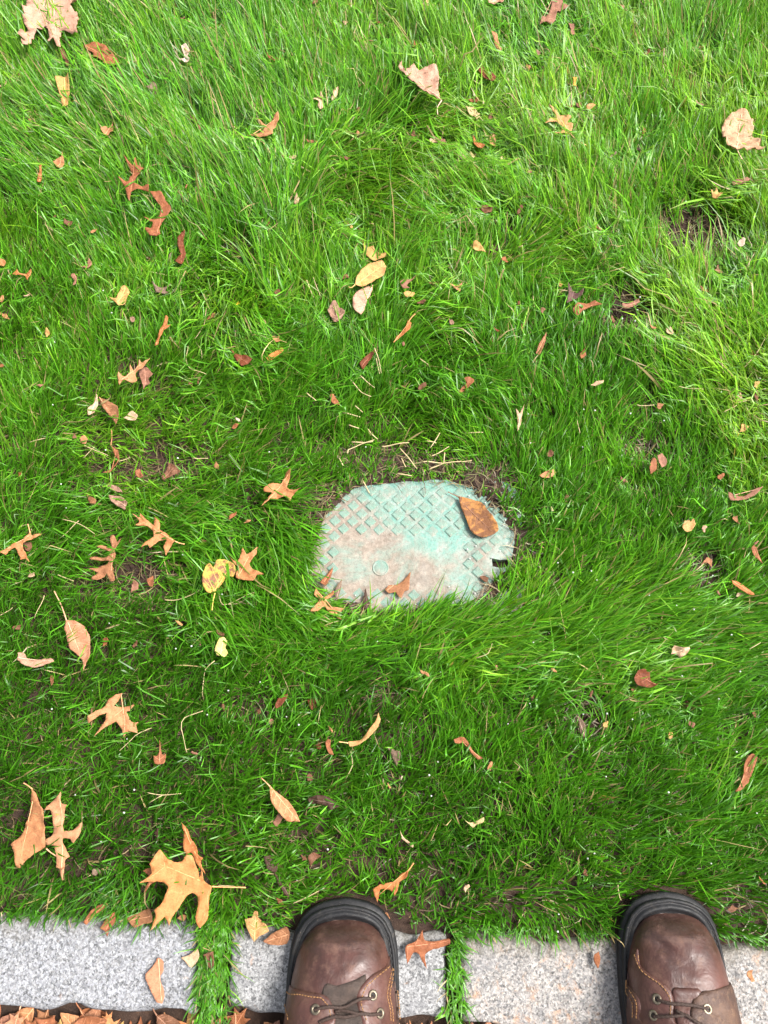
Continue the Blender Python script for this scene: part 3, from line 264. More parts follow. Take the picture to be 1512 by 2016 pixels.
('oak_leaf', 'tan oak leaf with two spread lobes over a brown scrap', None, 'tanorange', 36.0, (-0.4575, 0.2656), [(-25.8, -7.0), (-14.4, 2.5), (-2.6, 10.3), (6.8, 20.0), (9.5, 15.9), (22.1, 18.6), (15.4, 12.6), (4.1, 8.1), (0.5, 3.6), (3.7, -4.1), (13.8, -20.0), (7.5, -15.6), (2.4, -17.8), (-1.8, -10.8), (-8.5, -0.8), (-15.6, -4.1), (-17.1, -11.2)], [(6.9, 19.3), (4.2, 26.1), (2.0, 31.3)], [(-24.9, -6.4), (8.1, 18.2)], (0.12, 0.05, 1.6)),
('leaf_scrap', 'brown scrap under the oak leaf with two spread lobes', None, 'brown', 23.7, (-0.4564, 0.2701), [(-5.8, 4.7), (2.8, 5.9), (5.3, -0.9), (1.3, -6.5), (-3.6, -3.2)], None, None, (0.1, 0.06, 1.6)),
('oak_leaf', 'dull brown oak leaf lying on a bare earthy hollow', None, 'tanbrown', 23.7, (-0.353, 0.2531), [(0.9, 30.9), (6.3, 32.0), (9.4, 22.9), (15.0, 27.9), (12.0, 18.4), (8.4, 11.7), (10.4, 2.7), (7.1, -6.2), (11.2, -15.0), (15.2, -28.7), (9.6, -30.0), (3.1, -19.5), (-4.4, -29.3), (-14.2, -27.8), (-7.8, -18.4), (-19.5, -13.9), (-8.5, -11.7), (-2.4, -8.4), (3.3, -1.7), (-19.4, -1.7), (-18.7, 1.6), (0.6, 3.8), (2.0, 10.6), (-13.7, 15.7), (-9.6, 18.0), (3.6, 16.2)], None, [(8.1, -26.1), (4.6, 27.5)], (0.2, 0.06, 1.8)),
('oak_leaf', 'orange tan oak leaf with five toothed lobes and a thin stalk', None, 'tanorange', 36.3, (-0.2937, 0.284), [(-30.0, 27.3), (-19.6, 21.2), (-19.1, 27.3), (-9.5, 17.8), (1.0, 9.8), (-1.3, 22.8), (7.0, 15.5), (9.0, 4.2), (17.0, -0.3), (29.7, -11.5), (23.9, -19.3), (20.7, -31.0), (16.3, -18.2), (17.6, -8.2), (10.2, -9.3), (3.3, -16.0), (-1.7, -20.0), (-4.2, -16.0), (-11.8, -20.0), (-6.8, -11.5), (1.2, -4.8), (-0.6, 3.1), (-8.8, 9.8), (-24.4, 10.5), (-19.2, 16.6)], [(29.7, -11.5), (35.3, -13.7), (41.8, -14.9)], [(28.6, -11.1), (-27.5, 24.6)], (0.08, 0.05, 1.6)),
('oval_leaf', 'yellow and brown notched leaf touching an orange oak leaf', None, 'yellowbrown', 39.3, (-0.2071, 0.2298), [(-16.7, -15.0), (-18.5, -4.3), (-14.3, 10.9), (-10.2, 13.6), (-5.5, 7.7), (-0.9, 17.5), (7.6, 18.6), (19.6, 13.1), (21.6, 4.4), (19.4, -2.1), (11.0, -3.2), (3.3, -15.0), (-4.5, -23.6), (-11.9, -22.5)], [(-2.4, -23.2), (-4.2, -34.2), (-4.8, -44.8)], [(-3.5, -22.5), (16.4, 13.1)], (0.08, 0.05, 1.2)),
('oak_leaf', 'orange oak leaf touching the yellow and brown notched leaf', None, 'tanorange', 34.5, (-0.1743, 0.2432), [(-22.3, 12.4), (-14.2, 5.1), (-9.1, 5.8), (-4.9, 23.1), (0.7, 13.7), (14.4, 23.1), (13.5, 15.1), (5.2, 1.8), (8.8, -4.7), (25.1, -13.3), (16.2, -13.9), (11.5, -21.1), (-0.0, -19.8), (-10.3, -17.2), (-10.7, -10.0), (-8.6, -3.4), (-15.4, 3.2)], None, [(-7.9, -14.6), (6.3, 18.4)], (0.1, 0.05, 1.6)),
('oval_leaf', 'pinkish tan oval leaf with long thin stalk and frayed tip', None, 'pinktan', 38.4, (-0.3701, 0.1433), [(-18.1, 28.2), (-7.7, 28.2), (3.4, 22.0), (10.8, 11.6), (14.7, -3.9), (16.1, -16.1), (11.9, -24.2), (9.7, -31.9), (6.3, -20.2), (-0.8, -12.0), (-10.9, -4.9), (-15.2, 4.4), (-20.1, 18.8)], [(-18.1, 28.2), (-26.6, 46.1), (-38.5, 65.2)], [(-17.6, 27.8), (9.8, -24.2)], (0.1, 0.05, 1.4)),
('curled_leaf', 'pinkish pale boat-curled leaf in dark grass by the oval leaf', None, 'pinkpale', 33.1, (-0.425, 0.1246), [(-20.3, 1.3), (-19.3, 9.1), (-13.1, 8.5), (-7.9, 1.3), (5.6, 0.3), (21.8, 2.3), (25.8, -1.8), (14.6, -5.8), (2.8, -9.3), (-10.0, -5.8)], None, [(-19.5, 3.3), (24.4, -1.8)], (0.4, 0.06, 1)),
('oval_leaf', 'small pale yellow notched leaf with black dots', None, 'paleyellow', 37.8, (-0.1968, 0.1394), [(-7.7, 2.1), (-3.1, 11.4), (2.0, 12.4), (6.6, 5.2), (4.2, 0.1), (7.7, -7.1), (3.5, -11.1), (-4.9, -9.1), (-8.3, -4.0)], None, [(-1.7, -10.1), (1.4, 11.4)], (0.05, 0.02, 0.6)),
('oak_leaf', 'tan oak leaf with six lobes alone in dark short grass', None, 'tan', 36.4, (-0.3173, 0.0574), [(4.8, 28.3), (1.6, 20.0), (-2.6, 12.1), (9.5, 12.1), (20.7, 14.5), (16.0, 7.3), (12.1, 6.3), (19.2, -5.4), (27.7, -5.4), (24.6, -9.3), (28.1, -18.5), (17.3, -16.0), (12.0, -22.4), (8.2, -15.1), (1.2, -5.4), (-6.4, -9.3), (-15.5, -17.0), (-22.2, -23.1), (-15.9, -13.1), (-10.0, -3.5), (-9.8, 4.3), (-17.6, 1.4), (-29.0, -7.7), (-29.4, -0.5), (-20.2, 7.3), (-12.7, 12.1), (-9.5, 20.0), (-2.1, 25.9)], None, [(3.9, 26.9), (12.6, -18.9)], (0.08, 0.05, 1.8)),
('curled_leaf', 'small brown curl beside the six-lobed tan oak leaf', None, 'brown', 21.1, (-0.3515, 0.0589), [(-2.0, 1.8), (-1.2, 12.7), (1.3, 3.7), (2.3, -12.0), (-0.4, -6.1)], None, None, (0.1, 0.06, 1.6)),
('oak_leaf', 'small brown trident leaf scrap in dark grass', None, 'orangebrown', 25.6, (-0.2644, 0.0133), [(-7.5, 0.5), (-2.2, 0.9), (-1.8, 18.8), (2.0, 1.5), (7.1, 2.8), (6.5, -7.5), (0.7, -9.0), (-4.8, -8.0)], None, None, (0.1, 0.06, 1.6)),
('leaf_scrap', 'small pinkish scrap in the bare earthy hollow', None, 'pinkbrown', 16.7, (-0.3174, 0.2199), [(-3.8, -8.4), (-3.1, -0.1), (-2.3, 9.2), (4.4, 4.3), (4.9, -4.9)], None, None, (0.1, 0.06, 1.6)),
('leaf_scrap', 'small orange scrap in the bare earthy hollow', None, 'orangebrown', 20.3, (-0.2953, 0.2245), [(-5.9, 2.2), (1.5, 8.1), (3.2, 1.1), (2.8, -5.9), (-1.6, -5.5)], None, None, (0.1, 0.06, 1.6)),
('oval_leaf', 'large brown and yellow oval leaf lying on the lid', None, 'lidleaf', 9, (0.1238, 0.3121), [(-25.5, 30.7), (-10.4, 27.8), (5.0, 21.9), (14.5, 10.2), (23.8, -4.9), (26.0, -16.4), (16.5, -22.8), (5.3, -26.0), (-5.5, -22.2), (-11.8, -14.1), (-15.8, -0.3), (-22.0, 16.1)], [(-25.5, 30.7), (-32.6, 34.4), (-38.8, 37.8)], [(-25.1, 30.2), (20.9, -22.2)], (0.1, 0.05, 1)),
('oak_leaf', 'small tan oak leaf lying flat on the lid', None, 'tanbrown', 8, (0.0193, 0.2199), [(-18.0, -2.5), (-13.3, 3.0), (-4.7, 4.1), (4.0, 8.5), (15.4, 21.4), (13.7, 10.7), (12.5, -2.5), (7.1, -4.7), (2.8, -13.8), (-1.5, -11.2), (-4.7, -5.8), (-13.3, -7.3)], None, [(-16.5, -3.6), (13.8, 18.5)], (0.12, 0.05, 1)),
('oak_leaf', 'tan spidery oak leaf at the front left corner of the lid', None, 'tanorange', 22, (-0.0714, 0.1949), [(-16.4, 12.5), (-14.1, 21.0), (-9.6, 11.9), (-4.2, 9.7), (7.3, 17.7), (8.4, 14.0), (-2.0, 5.4), (1.3, -2.0), (21.4, -4.2), (16.2, -10.6), (18.9, -19.5), (13.2, -16.9), (8.8, -8.4), (9.0, -18.0), (-2.9, -2.0), (-11.2, -8.4), (-21.3, -8.9), (-13.5, 0.1), (-9.4, 6.5)], None, [(-14.0, 18.4), (15.3, -14.8)], (0.1, 0.05, 1.5)),
('curled_leaf', 'brown curled leaf on the left edge of the lid', None, 'orangebrown', 10, (-0.0733, 0.2327), [(-8.7, -6.5), (-2.8, 0.8), (8.1, 15.7), (4.8, -0.3), (-1.5, -9.6)], None, None, (0.4, 0.03, 0.8)),
('bark_sliver', 'dark bark sliver standing at the front edge of the lid', None, 'dark', 9, (-0.0226, 0.2039), [(-3.9, -6.3), (-2.8, 6.8), (-1.1, 16.6), (1.1, 4.6), (5.5, -6.3), (1.2, -15.4)], None, None, (0.2, 0.02, 0.8)),
('bark_sliver', 'greyish bark strip at the front left of the lid', None, 'grey', 10, (-0.0589, 0.2167), [(-3.9, 0.3), (-0.8, 6.8), (4.9, 13.9), (3.6, 0.3), (-0.5, -12.8), (-3.3, -8.5)], None, None, (0.2, 0.02, 0.8)),
('leaf_scrap', 'small brown scrap on the right edge of the lid', None, 'brown', 9, (0.1287, 0.232), [(-6.0, 2.4), (0.6, 3.9), (5.8, 0.2), (2.4, -4.9), (-2.9, -1.6)], None, None, (0.1, 0.06, 1.6)),
('leaf_scrap', 'pale tan squarish leaf in bright turf right of the lid', None, 'tanyellow', 32.8, (0.3906, 0.2965), [(-9.6, -3.9), (-5.3, 5.2), (1.3, 5.9), (7.0, 8.2), (8.4, 1.8), (3.0, -7.3), (-4.9, -10.0)], None, None, (0.1, 0.06, 1.6)),
('leaf_scrap', 'tan pointed leaf above a small earthy gap', None, 'tanbrown', 24.8, (0.4121, 0.2491), [(-9.2, -3.0), (-0.0, 6.8), (6.4, 3.0), (3.7, -6.5), (-0.9, -0.3)], None, None, (0.1, 0.06, 1.6)),
('curled_leaf', 'orange slender leaf lying slantwise in dark grass', None, 'orange', 30.4, (0.4483, 0.2158), [(-11.5, 9.0), (-4.3, 7.1), (1.5, 3.2), (15.6, -9.4), (10.2, -10.2), (-1.5, -3.3), (-10.1, 3.6)], None, [(-10.6, 7.5), (14.6, -9.4)], (0.35, 0.02, 0.7)),
('curled_leaf', 'orange brown leaf sliver above the slantwise orange leaf', None, 'orangebrown', 28.3, (0.4736, 0.2609), [(-5.9, 4.8), (-2.6, 9.8), (1.3, 6.6), (2.6, -1.9), (7.2, -14.8), (-2.5, -4.6)], None, None, (0.3, 0.05, 0.8)),
('oval_leaf', 'red brown cupped leaf in pale combed grass', None, 'rust', 30.1, (0.3171, 0.1026), [(-13.2, -6.8), (-16.2, 0.2), (-9.5, 10.4), (-1.1, 11.8), (0.6, 8.3), (5.0, 7.7), (4.8, -0.8), (8.8, -6.8), (13.1, -4.8), (9.0, -8.8), (-1.3, -10.4)], None, None, (0.15, 0.1, 2)),
('leaf_scrap', 'pale crumbly leaf clump above the red brown cupped leaf', None, 'pale', 25.9, (0.3614, 0.1364), [(-11.6, -4.5), (-7.2, 2.7), (-3.6, 7.3), (4.3, 3.8), (13.3, 5.2), (9.8, -3.1), (-0.1, -8.0), (-4.8, -3.5)], None, None, (0.05, 0.05, 3.5)),
('curled_leaf', 'orange brown bent leaf in deep green grass above the right boot', None, 'orangebrown', 30.6, (0.4224, -0.0048), [(-3.0, 4.9), (2.2, 16.3), (10.0, 20.8), (15.3, 16.3), (8.8, 3.8), (0.7, -10.8), (-10.6, -19.7), (-17.2, -20.8), (-6.4, -10.8)], None, [(-13.4, -19.2), (10.7, 17.4)], (0.35, 0.05, 1.2)),
('leaf_scrap', 'greyish tan leaf in a dark hollow of the turf', None, 'grey', 19.4, (0.2363, 0.0494), [(-4.2, 11.4), (-0.3, 8.4), (5.5, -0.8), (3.0, -14.2), (-1.6, -8.3), (-2.3, 3.5)], None, None, (0.1, 0.06, 1.6)),
('curled_leaf', 'tan banana-shaped curled leaf in deep dark grass', None, 'tanyellow', 34.4, (-0.0207, 0.0402), [(-21.7, -10.9), (-6.4, -8.6), (1.5, 1.0), (11.5, 14.6), (13.9, 22.8), (16.5, 14.6), (12.5, 4.5), (1.6, -7.1), (-10.3, -14.7), (-19.2, -16.2)], [(-21.3, -12.4), (-26.3, -11.5), (-32.2, -10.9)], [(-20.7, -13.4), (14.3, 20.4)], (0.4, 0.04, 0.8)),
('curled_leaf', 'brown twisted ribbon-like leaf in deep dark grass', None, 'orangebrown', 28.5, (0.0979, 0.0244), [(-15.9, 7.4), (-9.8, 10.3), (-3.8, 10.3), (1.1, 5.5), (7.7, -6.0), (19.4, -13.6), (12.4, -14.6), (3.7, -6.0), (-2.0, 3.6), (-13.0, 3.2)], None, None, (0.35, 0.08, 1.5)),
('oval_leaf', 'tan pointed oval leaf with a torn lower edge in dark grass', None, 'tan', 33.4, (-0.1138, -0.0431), [(-18.4, 23.2), (-6.7, 14.6), (3.4, 7.2), (12.5, -3.7), (18.1, -15.5), (10.9, -14.3), (4.2, -15.0), (-7.9, -3.7), (-16.1, 7.2)], [(-18.0, 22.9), (-24.0, 28.4), (-30.1, 33.1)], [(-17.8, 22.5), (16.8, -14.3)], (0.12, 0.04, 1.4)),
('leaf_scrap', 'pinkish scrap peeking from under the tan pointed leaf', None, 'pinkbrown', 22.8, (-0.1225, -0.0569), [(0.6, 7.8), (6.1, 2.6), (-0.8, -7.2), (-5.8, -3.2)], None, None, (0.1, 0.06, 1.6)),
('curled_leaf', 'dark shrivelled grey brown leaf in deep grass', None, 'dark', 23.6, (-0.0711, -0.0373), [(-16.8, 3.9), (-5.1, 8.2), (6.8, 5.2), (20.8, -4.4), (9.1, -8.5), (-0.9, -2.6), (-13.7, -1.7)], None, None, (0.2, 0.1, 3)),
('leaf_scrap', 'brown pointed leaf piece near the left boot toe', None, 'brown', 27.3, (-0.08, -0.0975), [(-6.7, 1.8), (-0.1, 6.6), (9.2, 2.7), (1.1, -2.6), (-3.5, -8.4)], None, None, (0.1, 0.06, 1.6)),
('leaf_scrap', 'pale yellow seed wing in dark grass between the boots', None, 'yellowpale', 31.5, (0.1047, -0.0589), [(-12.3, 2.0), (-4.0, -0.3), (9.8, 6.2), (9.0, 0.2), (0.7, -2.5), (-3.2, -5.7)], None, None, (0.1, 0.06, 1.6)),
('leaf_scrap', 'pale straw-like husk sliver in dark grass', None, 'pale', 31.8, (0.0258, -0.0781), [(-7.3, 11.0), (-3.5, 3.3), (8.0, -4.8), (6.6, -7.4), (1.9, -4.4), (-5.8, 2.4)], None, None, (0.1, 0.06, 1.6)),
('oval_leaf', 'dull grey brown leaf buried in grass left of the left boot', None, 'dark', 20.7, (-0.1282, -0.1026), [(-8.9, 7.1), (-0.9, 8.0), (8.2, 0.9), (5.7, -9.7), (-4.1, -6.2)], None, None, (0.1, 0.06, 1.6)),
('oval_leaf', 'rust leaf half sunk in dark grass below the lid', None, 'rust', 22.5, (-0.1243, 0.077), [(-6.7, -5.7), (-4.0, 3.3), (1.0, 6.7), (8.5, 8.7), (5.3, 1.3), (0.5, -5.7), (-4.5, -8.7)], None, None, (0.1, 0.06, 1.6)),
('leaf_scrap', 'dark red brown leaf bits down in the turf', None, 'rust', 18.7, (-0.0864, 0.0747), [(-6.4, 3.9), (-0.3, 5.9), (6.6, 4.5), (4.1, -3.1), (0.1, -8.1), (-4.1, -3.1)], None, None, (0.1, 0.06, 1.6)),
('curled_leaf', 'small brown curled strip beside the banana-shaped leaf', None, 'orangebrown', 24.9, (-0.0645, 0.0247), [(-5.1, 3.4), (-2.2, 8.3), (1.3, 7.3), (1.1, -0.4), (5.7, -10.4), (-0.8, -8.1)], None, None, (0.4, 0.05, 1)),
('leaf_scrap', 'greyish brown leaf in a dark gap of the turf', None, 'grey', 18.5, (0.0134, 0.0135), [(-9.0, 9.4), (5.6, 5.1), (5.5, -2.6), (1.4, -11.2), (-3.5, -0.7)], None, None, (0.1, 0.06, 1.6)),
('maple_leaf', 'big tan brown folded leaf with a short bent stalk', None, 'tanfold', 40, (-0.3996, -0.0706), [(-1.9, 48.2), (6.6, 35.8), (13.8, 24.9), (16.1, 10.5), (19.5, -9.1), (18.1, -14.4), (9.3, -19.6), (-1.8, -28.4), (-6.2, -35.3), (-10.6, -33.2), (-14.5, -19.6), (-19.0, -10.8), (-13.6, -5.5), (-8.2, 3.3), (-3.7, 19.5), (-3.8, 33.9)], [(-1.8, 47.6), (-7.2, 51.3), (-13.5, 54.4)], [(-1.8, 47.6), (-7.0, -31.8)], (0.22, 0.05, 2)),
('oak_leaf', 'tan oak leaf with long forked lobes beside the folded leaf', None, 'tanpink', 35, (-0.3652, -0.0692), [(-21.7, 24.1), (-15.8, 31.4), (-9.7, 36.9), (-7.4, 38.8), (-4.7, 43.7), (-3.2, 31.4), (4.2, 30.0), (0.8, 23.2), (0.6, 8.8), (2.5, 1.6), (13.0, 2.5), (19.9, 8.8), (23.5, 10.9), (21.2, -2.0), (15.6, -11.3), (10.2, -6.5), (3.4, -5.6), (1.9, -9.1), (4.8, -17.1), (11.0, -25.4), (6.4, -29.4), (8.7, -40.8), (7.6, -50.3), (3.8, -39.0), (-1.8, -35.5), (-3.0, -23.3), (-8.0, -14.4), (-16.8, -13.0), (-18.6, -9.1), (-11.3, -3.8), (-9.3, 3.4), (-11.9, 16.0), (-15.9, 24.1)], [(-16.2, -17.1), (-10.9, -21.2), (-4.3, -25.0)], [(6.0, -46.0), (-6.2, 39.7)], (0.08, 0.04, 1.6)),
('oak_leaf', 'big orange oak leaf with wide lobes overhanging the kerb', None, 'orangetan', 39, (-0.2274, -0.1265), [(-23.7, 40.0), (-16.4, 32.6), (-5.5, 26.5), (1.1, 27.4), (6.2, 34.4), (13.0, 32.6), (18.5, 22.2), (21.3, 10.1), (23.5, 19.1), (27.1, 8.3), (37.0, 1.5), (34.9, -8.8), (35.7, -29.0), (28.5, -37.7), (22.9, -29.9), (23.2, -15.5), (20.7, -7.1), (15.8, -4.5), (9.5, -7.9), (2.1, -20.6), (-3.0, -27.3), (-5.0, -36.0), (-11.3, -27.3), (-22.8, -38.7), (-20.8, -25.7), (-23.1, -20.6), (-15.3, -13.9), (-11.0, 1.5), (-18.9, 6.6), (-30.3, 7.5), (-41.9, 6.6), (-30.1, 15.2), (-32.9, 25.7), (-28.8, 32.6)], [(36.9, 1.8), (53.0, 1.1), (73.7, 0.6)], [(36.0, 1.8), (-26.3, 25.7)], (0.06, 0.04, 1.8)),
('oak_leaf', 'orange narrow leaf sticking up behind the big orange oak leaf', None, 'orange', 29, (-0.2169, -0.0874), [(-14.1, 28.7), (-7.7, 21.1), (-2.0, 10.4), (4.3, 3.2), (6.3, -5.7), (12.5, -9.2), (9.4, -14.5), (16.6, -26.4), (5.7, -16.2), (-1.0, -3.9), (-7.6, -4.8), (-11.1, 3.2), (-11.0, 14.0)], None, [(-13.1, 27.5), (12.9, -23.3)], (0.25, 0.04, 1.2)),
('oak_leaf', 'orange leaf points showing from under the big orange oak leaf', None, 'orangebrown', 25, (-0.2635, -0.1185), [(-9.0, 8.2), (-3.1, 10.9), (5.7, 9.1), (13.4, -1.4), (2.2, -4.9), (-5.4, -15.6), (-3.7, -6.6), (-0.2, 0.3)], None, None, (0.1, 0.05, 1.2)),
('oak_leaf', 'orange brown leaf half hidden in grass at the kerb', None, 'orangebrown', 16, (-0.3244, -0.1547), [(-12.1, -8.8), (-5.4, 2.4), (3.5, 7.9), (14.7, 10.2), (8.9, 2.4), (-1.1, -1.9), (-8.5, -12.2)], None, None, (0.2, 0.05, 1)),
('oak_leaf', 'rust pointed leaf hanging over the granite kerb edge', None, 'rustlt', 15, (-0.3086, -0.167), [(-8.5, -3.0), (-1.9, 9.3), (5.7, 13.1), (6.8, 3.3), (1.5, -4.4), (0.0, -12.1), (-3.6, -6.1)], None, None, (0.15, 0.05, 1)),
('oak_leaf', 'brown leaf under the big orange oak leaf at the kerb', None, 'tanbrown', 14, (-0.2729, -0.1609), [(-17.1, 0.4), (-2.0, 6.5), (9.1, 10.3), (13.2, -3.0), (3.0, -5.6), (-6.3, -8.6)], None, None, (0.12, 0.05, 1)),
('leaf_scrap', 'small tan scrap between the big oak leaf lobes', None, 'tan', 14, (-0.227, -0.1598), [(-6.3, -0.6), (-0.8, 2.9), (5.5, 1.7), (1.6, -4.0)], None, None, (0.1, 0.06, 1.6)),
('oak_leaf', 'pinkish brown ragged leaf lying flat on the leftmost granite block', None, 'pinktan', 12, (-0.2503, -0.2231), [(-13.9, 5.9), (-5.9, 14.2), (-1.0, 22.8), (5.3, 19.2), (5.8, 9.2), (2.3, 2.6), (7.3, -7.3), (9.3, -15.5), (7.6, -21.7), (0.9, -19.6), (-6.6, -9.0), (-11.1, -0.7)], None, [(0.0, 21.7), (6.5, -20.4)], (0.12, 0.04, 1)),
('leaf_scrap', 'pale greyish leaf on the corner of the granite block', None, 'pale', 12, (-0.2143, -0.2005), [(-11.5, -0.1), (-5.1, 1.9), (-0.5, 4.1), (5.7, 9.5), (8.7, 1.6), (4.2, -8.1), (-1.4, -8.8)], None, None, (0.12, 0.04, 1)),
('oval_leaf', 'brown leaf stuck in the grassy joint between granite blocks', None, 'brown', 20, (-0.1917, -0.202), [(-7.7, 6.4), (2.8, 9.4), (5.1, -1.9), (3.2, -11.0), (-3.5, -2.8)], None, None, (0.1, 0.06, 1.6)),
('oval_leaf', 'yellowish leaf with torn top on the kerb left of the left boot', None, 'tanyellow', 18, (-0.1425, -0.1659), [(-13.2, 5.5), (-5.3, 6.7), (-2.8, 13.6), (1.0, 13.6), (2.3, 6.3), (11.2, -0.5), (14.0, -7.3), (3.2, -12.4), (-2.1, -18.3), (-8.4, -7.3)], None, [(-1.3, -16.6), (-1.6, 9.8)], (0.12, 0.05, 1.6)),
('oval_leaf', 'brown leaf beside the left boot on the kerb', None, 'tanbrown', 14, (-0.1175, -0.1805), [(-16.9, -2.3), (-5.5, 5.7), (8.5, 11.7), (12.6, 3.2), (9.2, -5.3), (2.6, -7.3), (-10.7, -5.6)], None, None, (0.12, 0.05, 1.4)),
('oak_leaf', 'orange brown oak leaf on granite right of the left boot', None, 'rustlt', 15, (0.0449, -0.1904), [(-20.4, 3.1), (-8.6, 8.2), (-1.8, 18.7), (0.3, 8.2), (8.4, 6.5), (28.3, 9.5), (28.7, 4.5), (15.8, -0.3), (6.3, -1.9), (0.6, -7.0), (2.6, -21.6), (-6.9, -5.3), (-12.5, -4.5), (-19.2, -14.5), (-21.4, -3.6)], None, [(-20.0, 1.4), (27.3, 7.3)], (0.1, 0.05, 1.4)),
('oak_leaf', 'orange oak leaf hanging in dark grass by the left boot toe', None, 'orange', 29, (0.0067, -0.1263), [(-19.0, -2.4), (-10.1, 2.7), (5.1, 5.3), (12.8, 13.2), (20.9, 17.0), (18.5, 9.7), (10.9, 4.5), (8.9, -2.4), (5.1, -9.0), (-0.6, -3.3), (-10.1, -2.4), (-12.0, -7.6), (-13.8, -15.9), (-16.7, -9.3)], [(19.5, 15.8), (23.4, 20.2), (26.7, 24.6)], [(19.5, 15.8), (-15.7, -11.1)], (0.15, 0.05, 1.5)),
('oval_leaf', 'long dark brown leaf sunk in grass left of the left boot', None, 'dark', 19, (-0.1208, -0.12), [(-16.7, 18.1), (-10.3, 14.6), (-1.2, 3.9), (10.0, -10.1), (15.0, -17.4), (9.2, -15.3), (0.1, -3.1), (-6.2, 9.2)], None, None, (0.2, 0.05, 1)),
('leaf_scrap', 'small orange brown scrap deep in grass by the left boot', None, 'orangebrown', 19, (-0.1172, -0.1427), [(-4.4, 4.0), (2.6, 1.4), (3.5, -3.3), (-1.7, -2.1)], None, None, (0.1, 0.06, 1.6)),
('leaf_scrap', 'yellow brown scrap beside the left boot sole', None, 'tanbrown', 18, (0.0013, -0.1585), [(-5.7, 2.4), (1.9, 4.9), (5.7, -1.9), (-1.9, -5.3)], None, None, (0.1, 0.06, 1.6)),
('oval_leaf', 'orange sliver of leaf at the kerb by the right boot', None, 'orangebrown', 15.0, (0.2359, -0.2016), [(-3.4, 4.2), (2.6, 8.2), (3.5, -0.8), (0.1, -8.3), (-2.9, -3.3)], None, None, (0.1, 0.06, 1.6))]
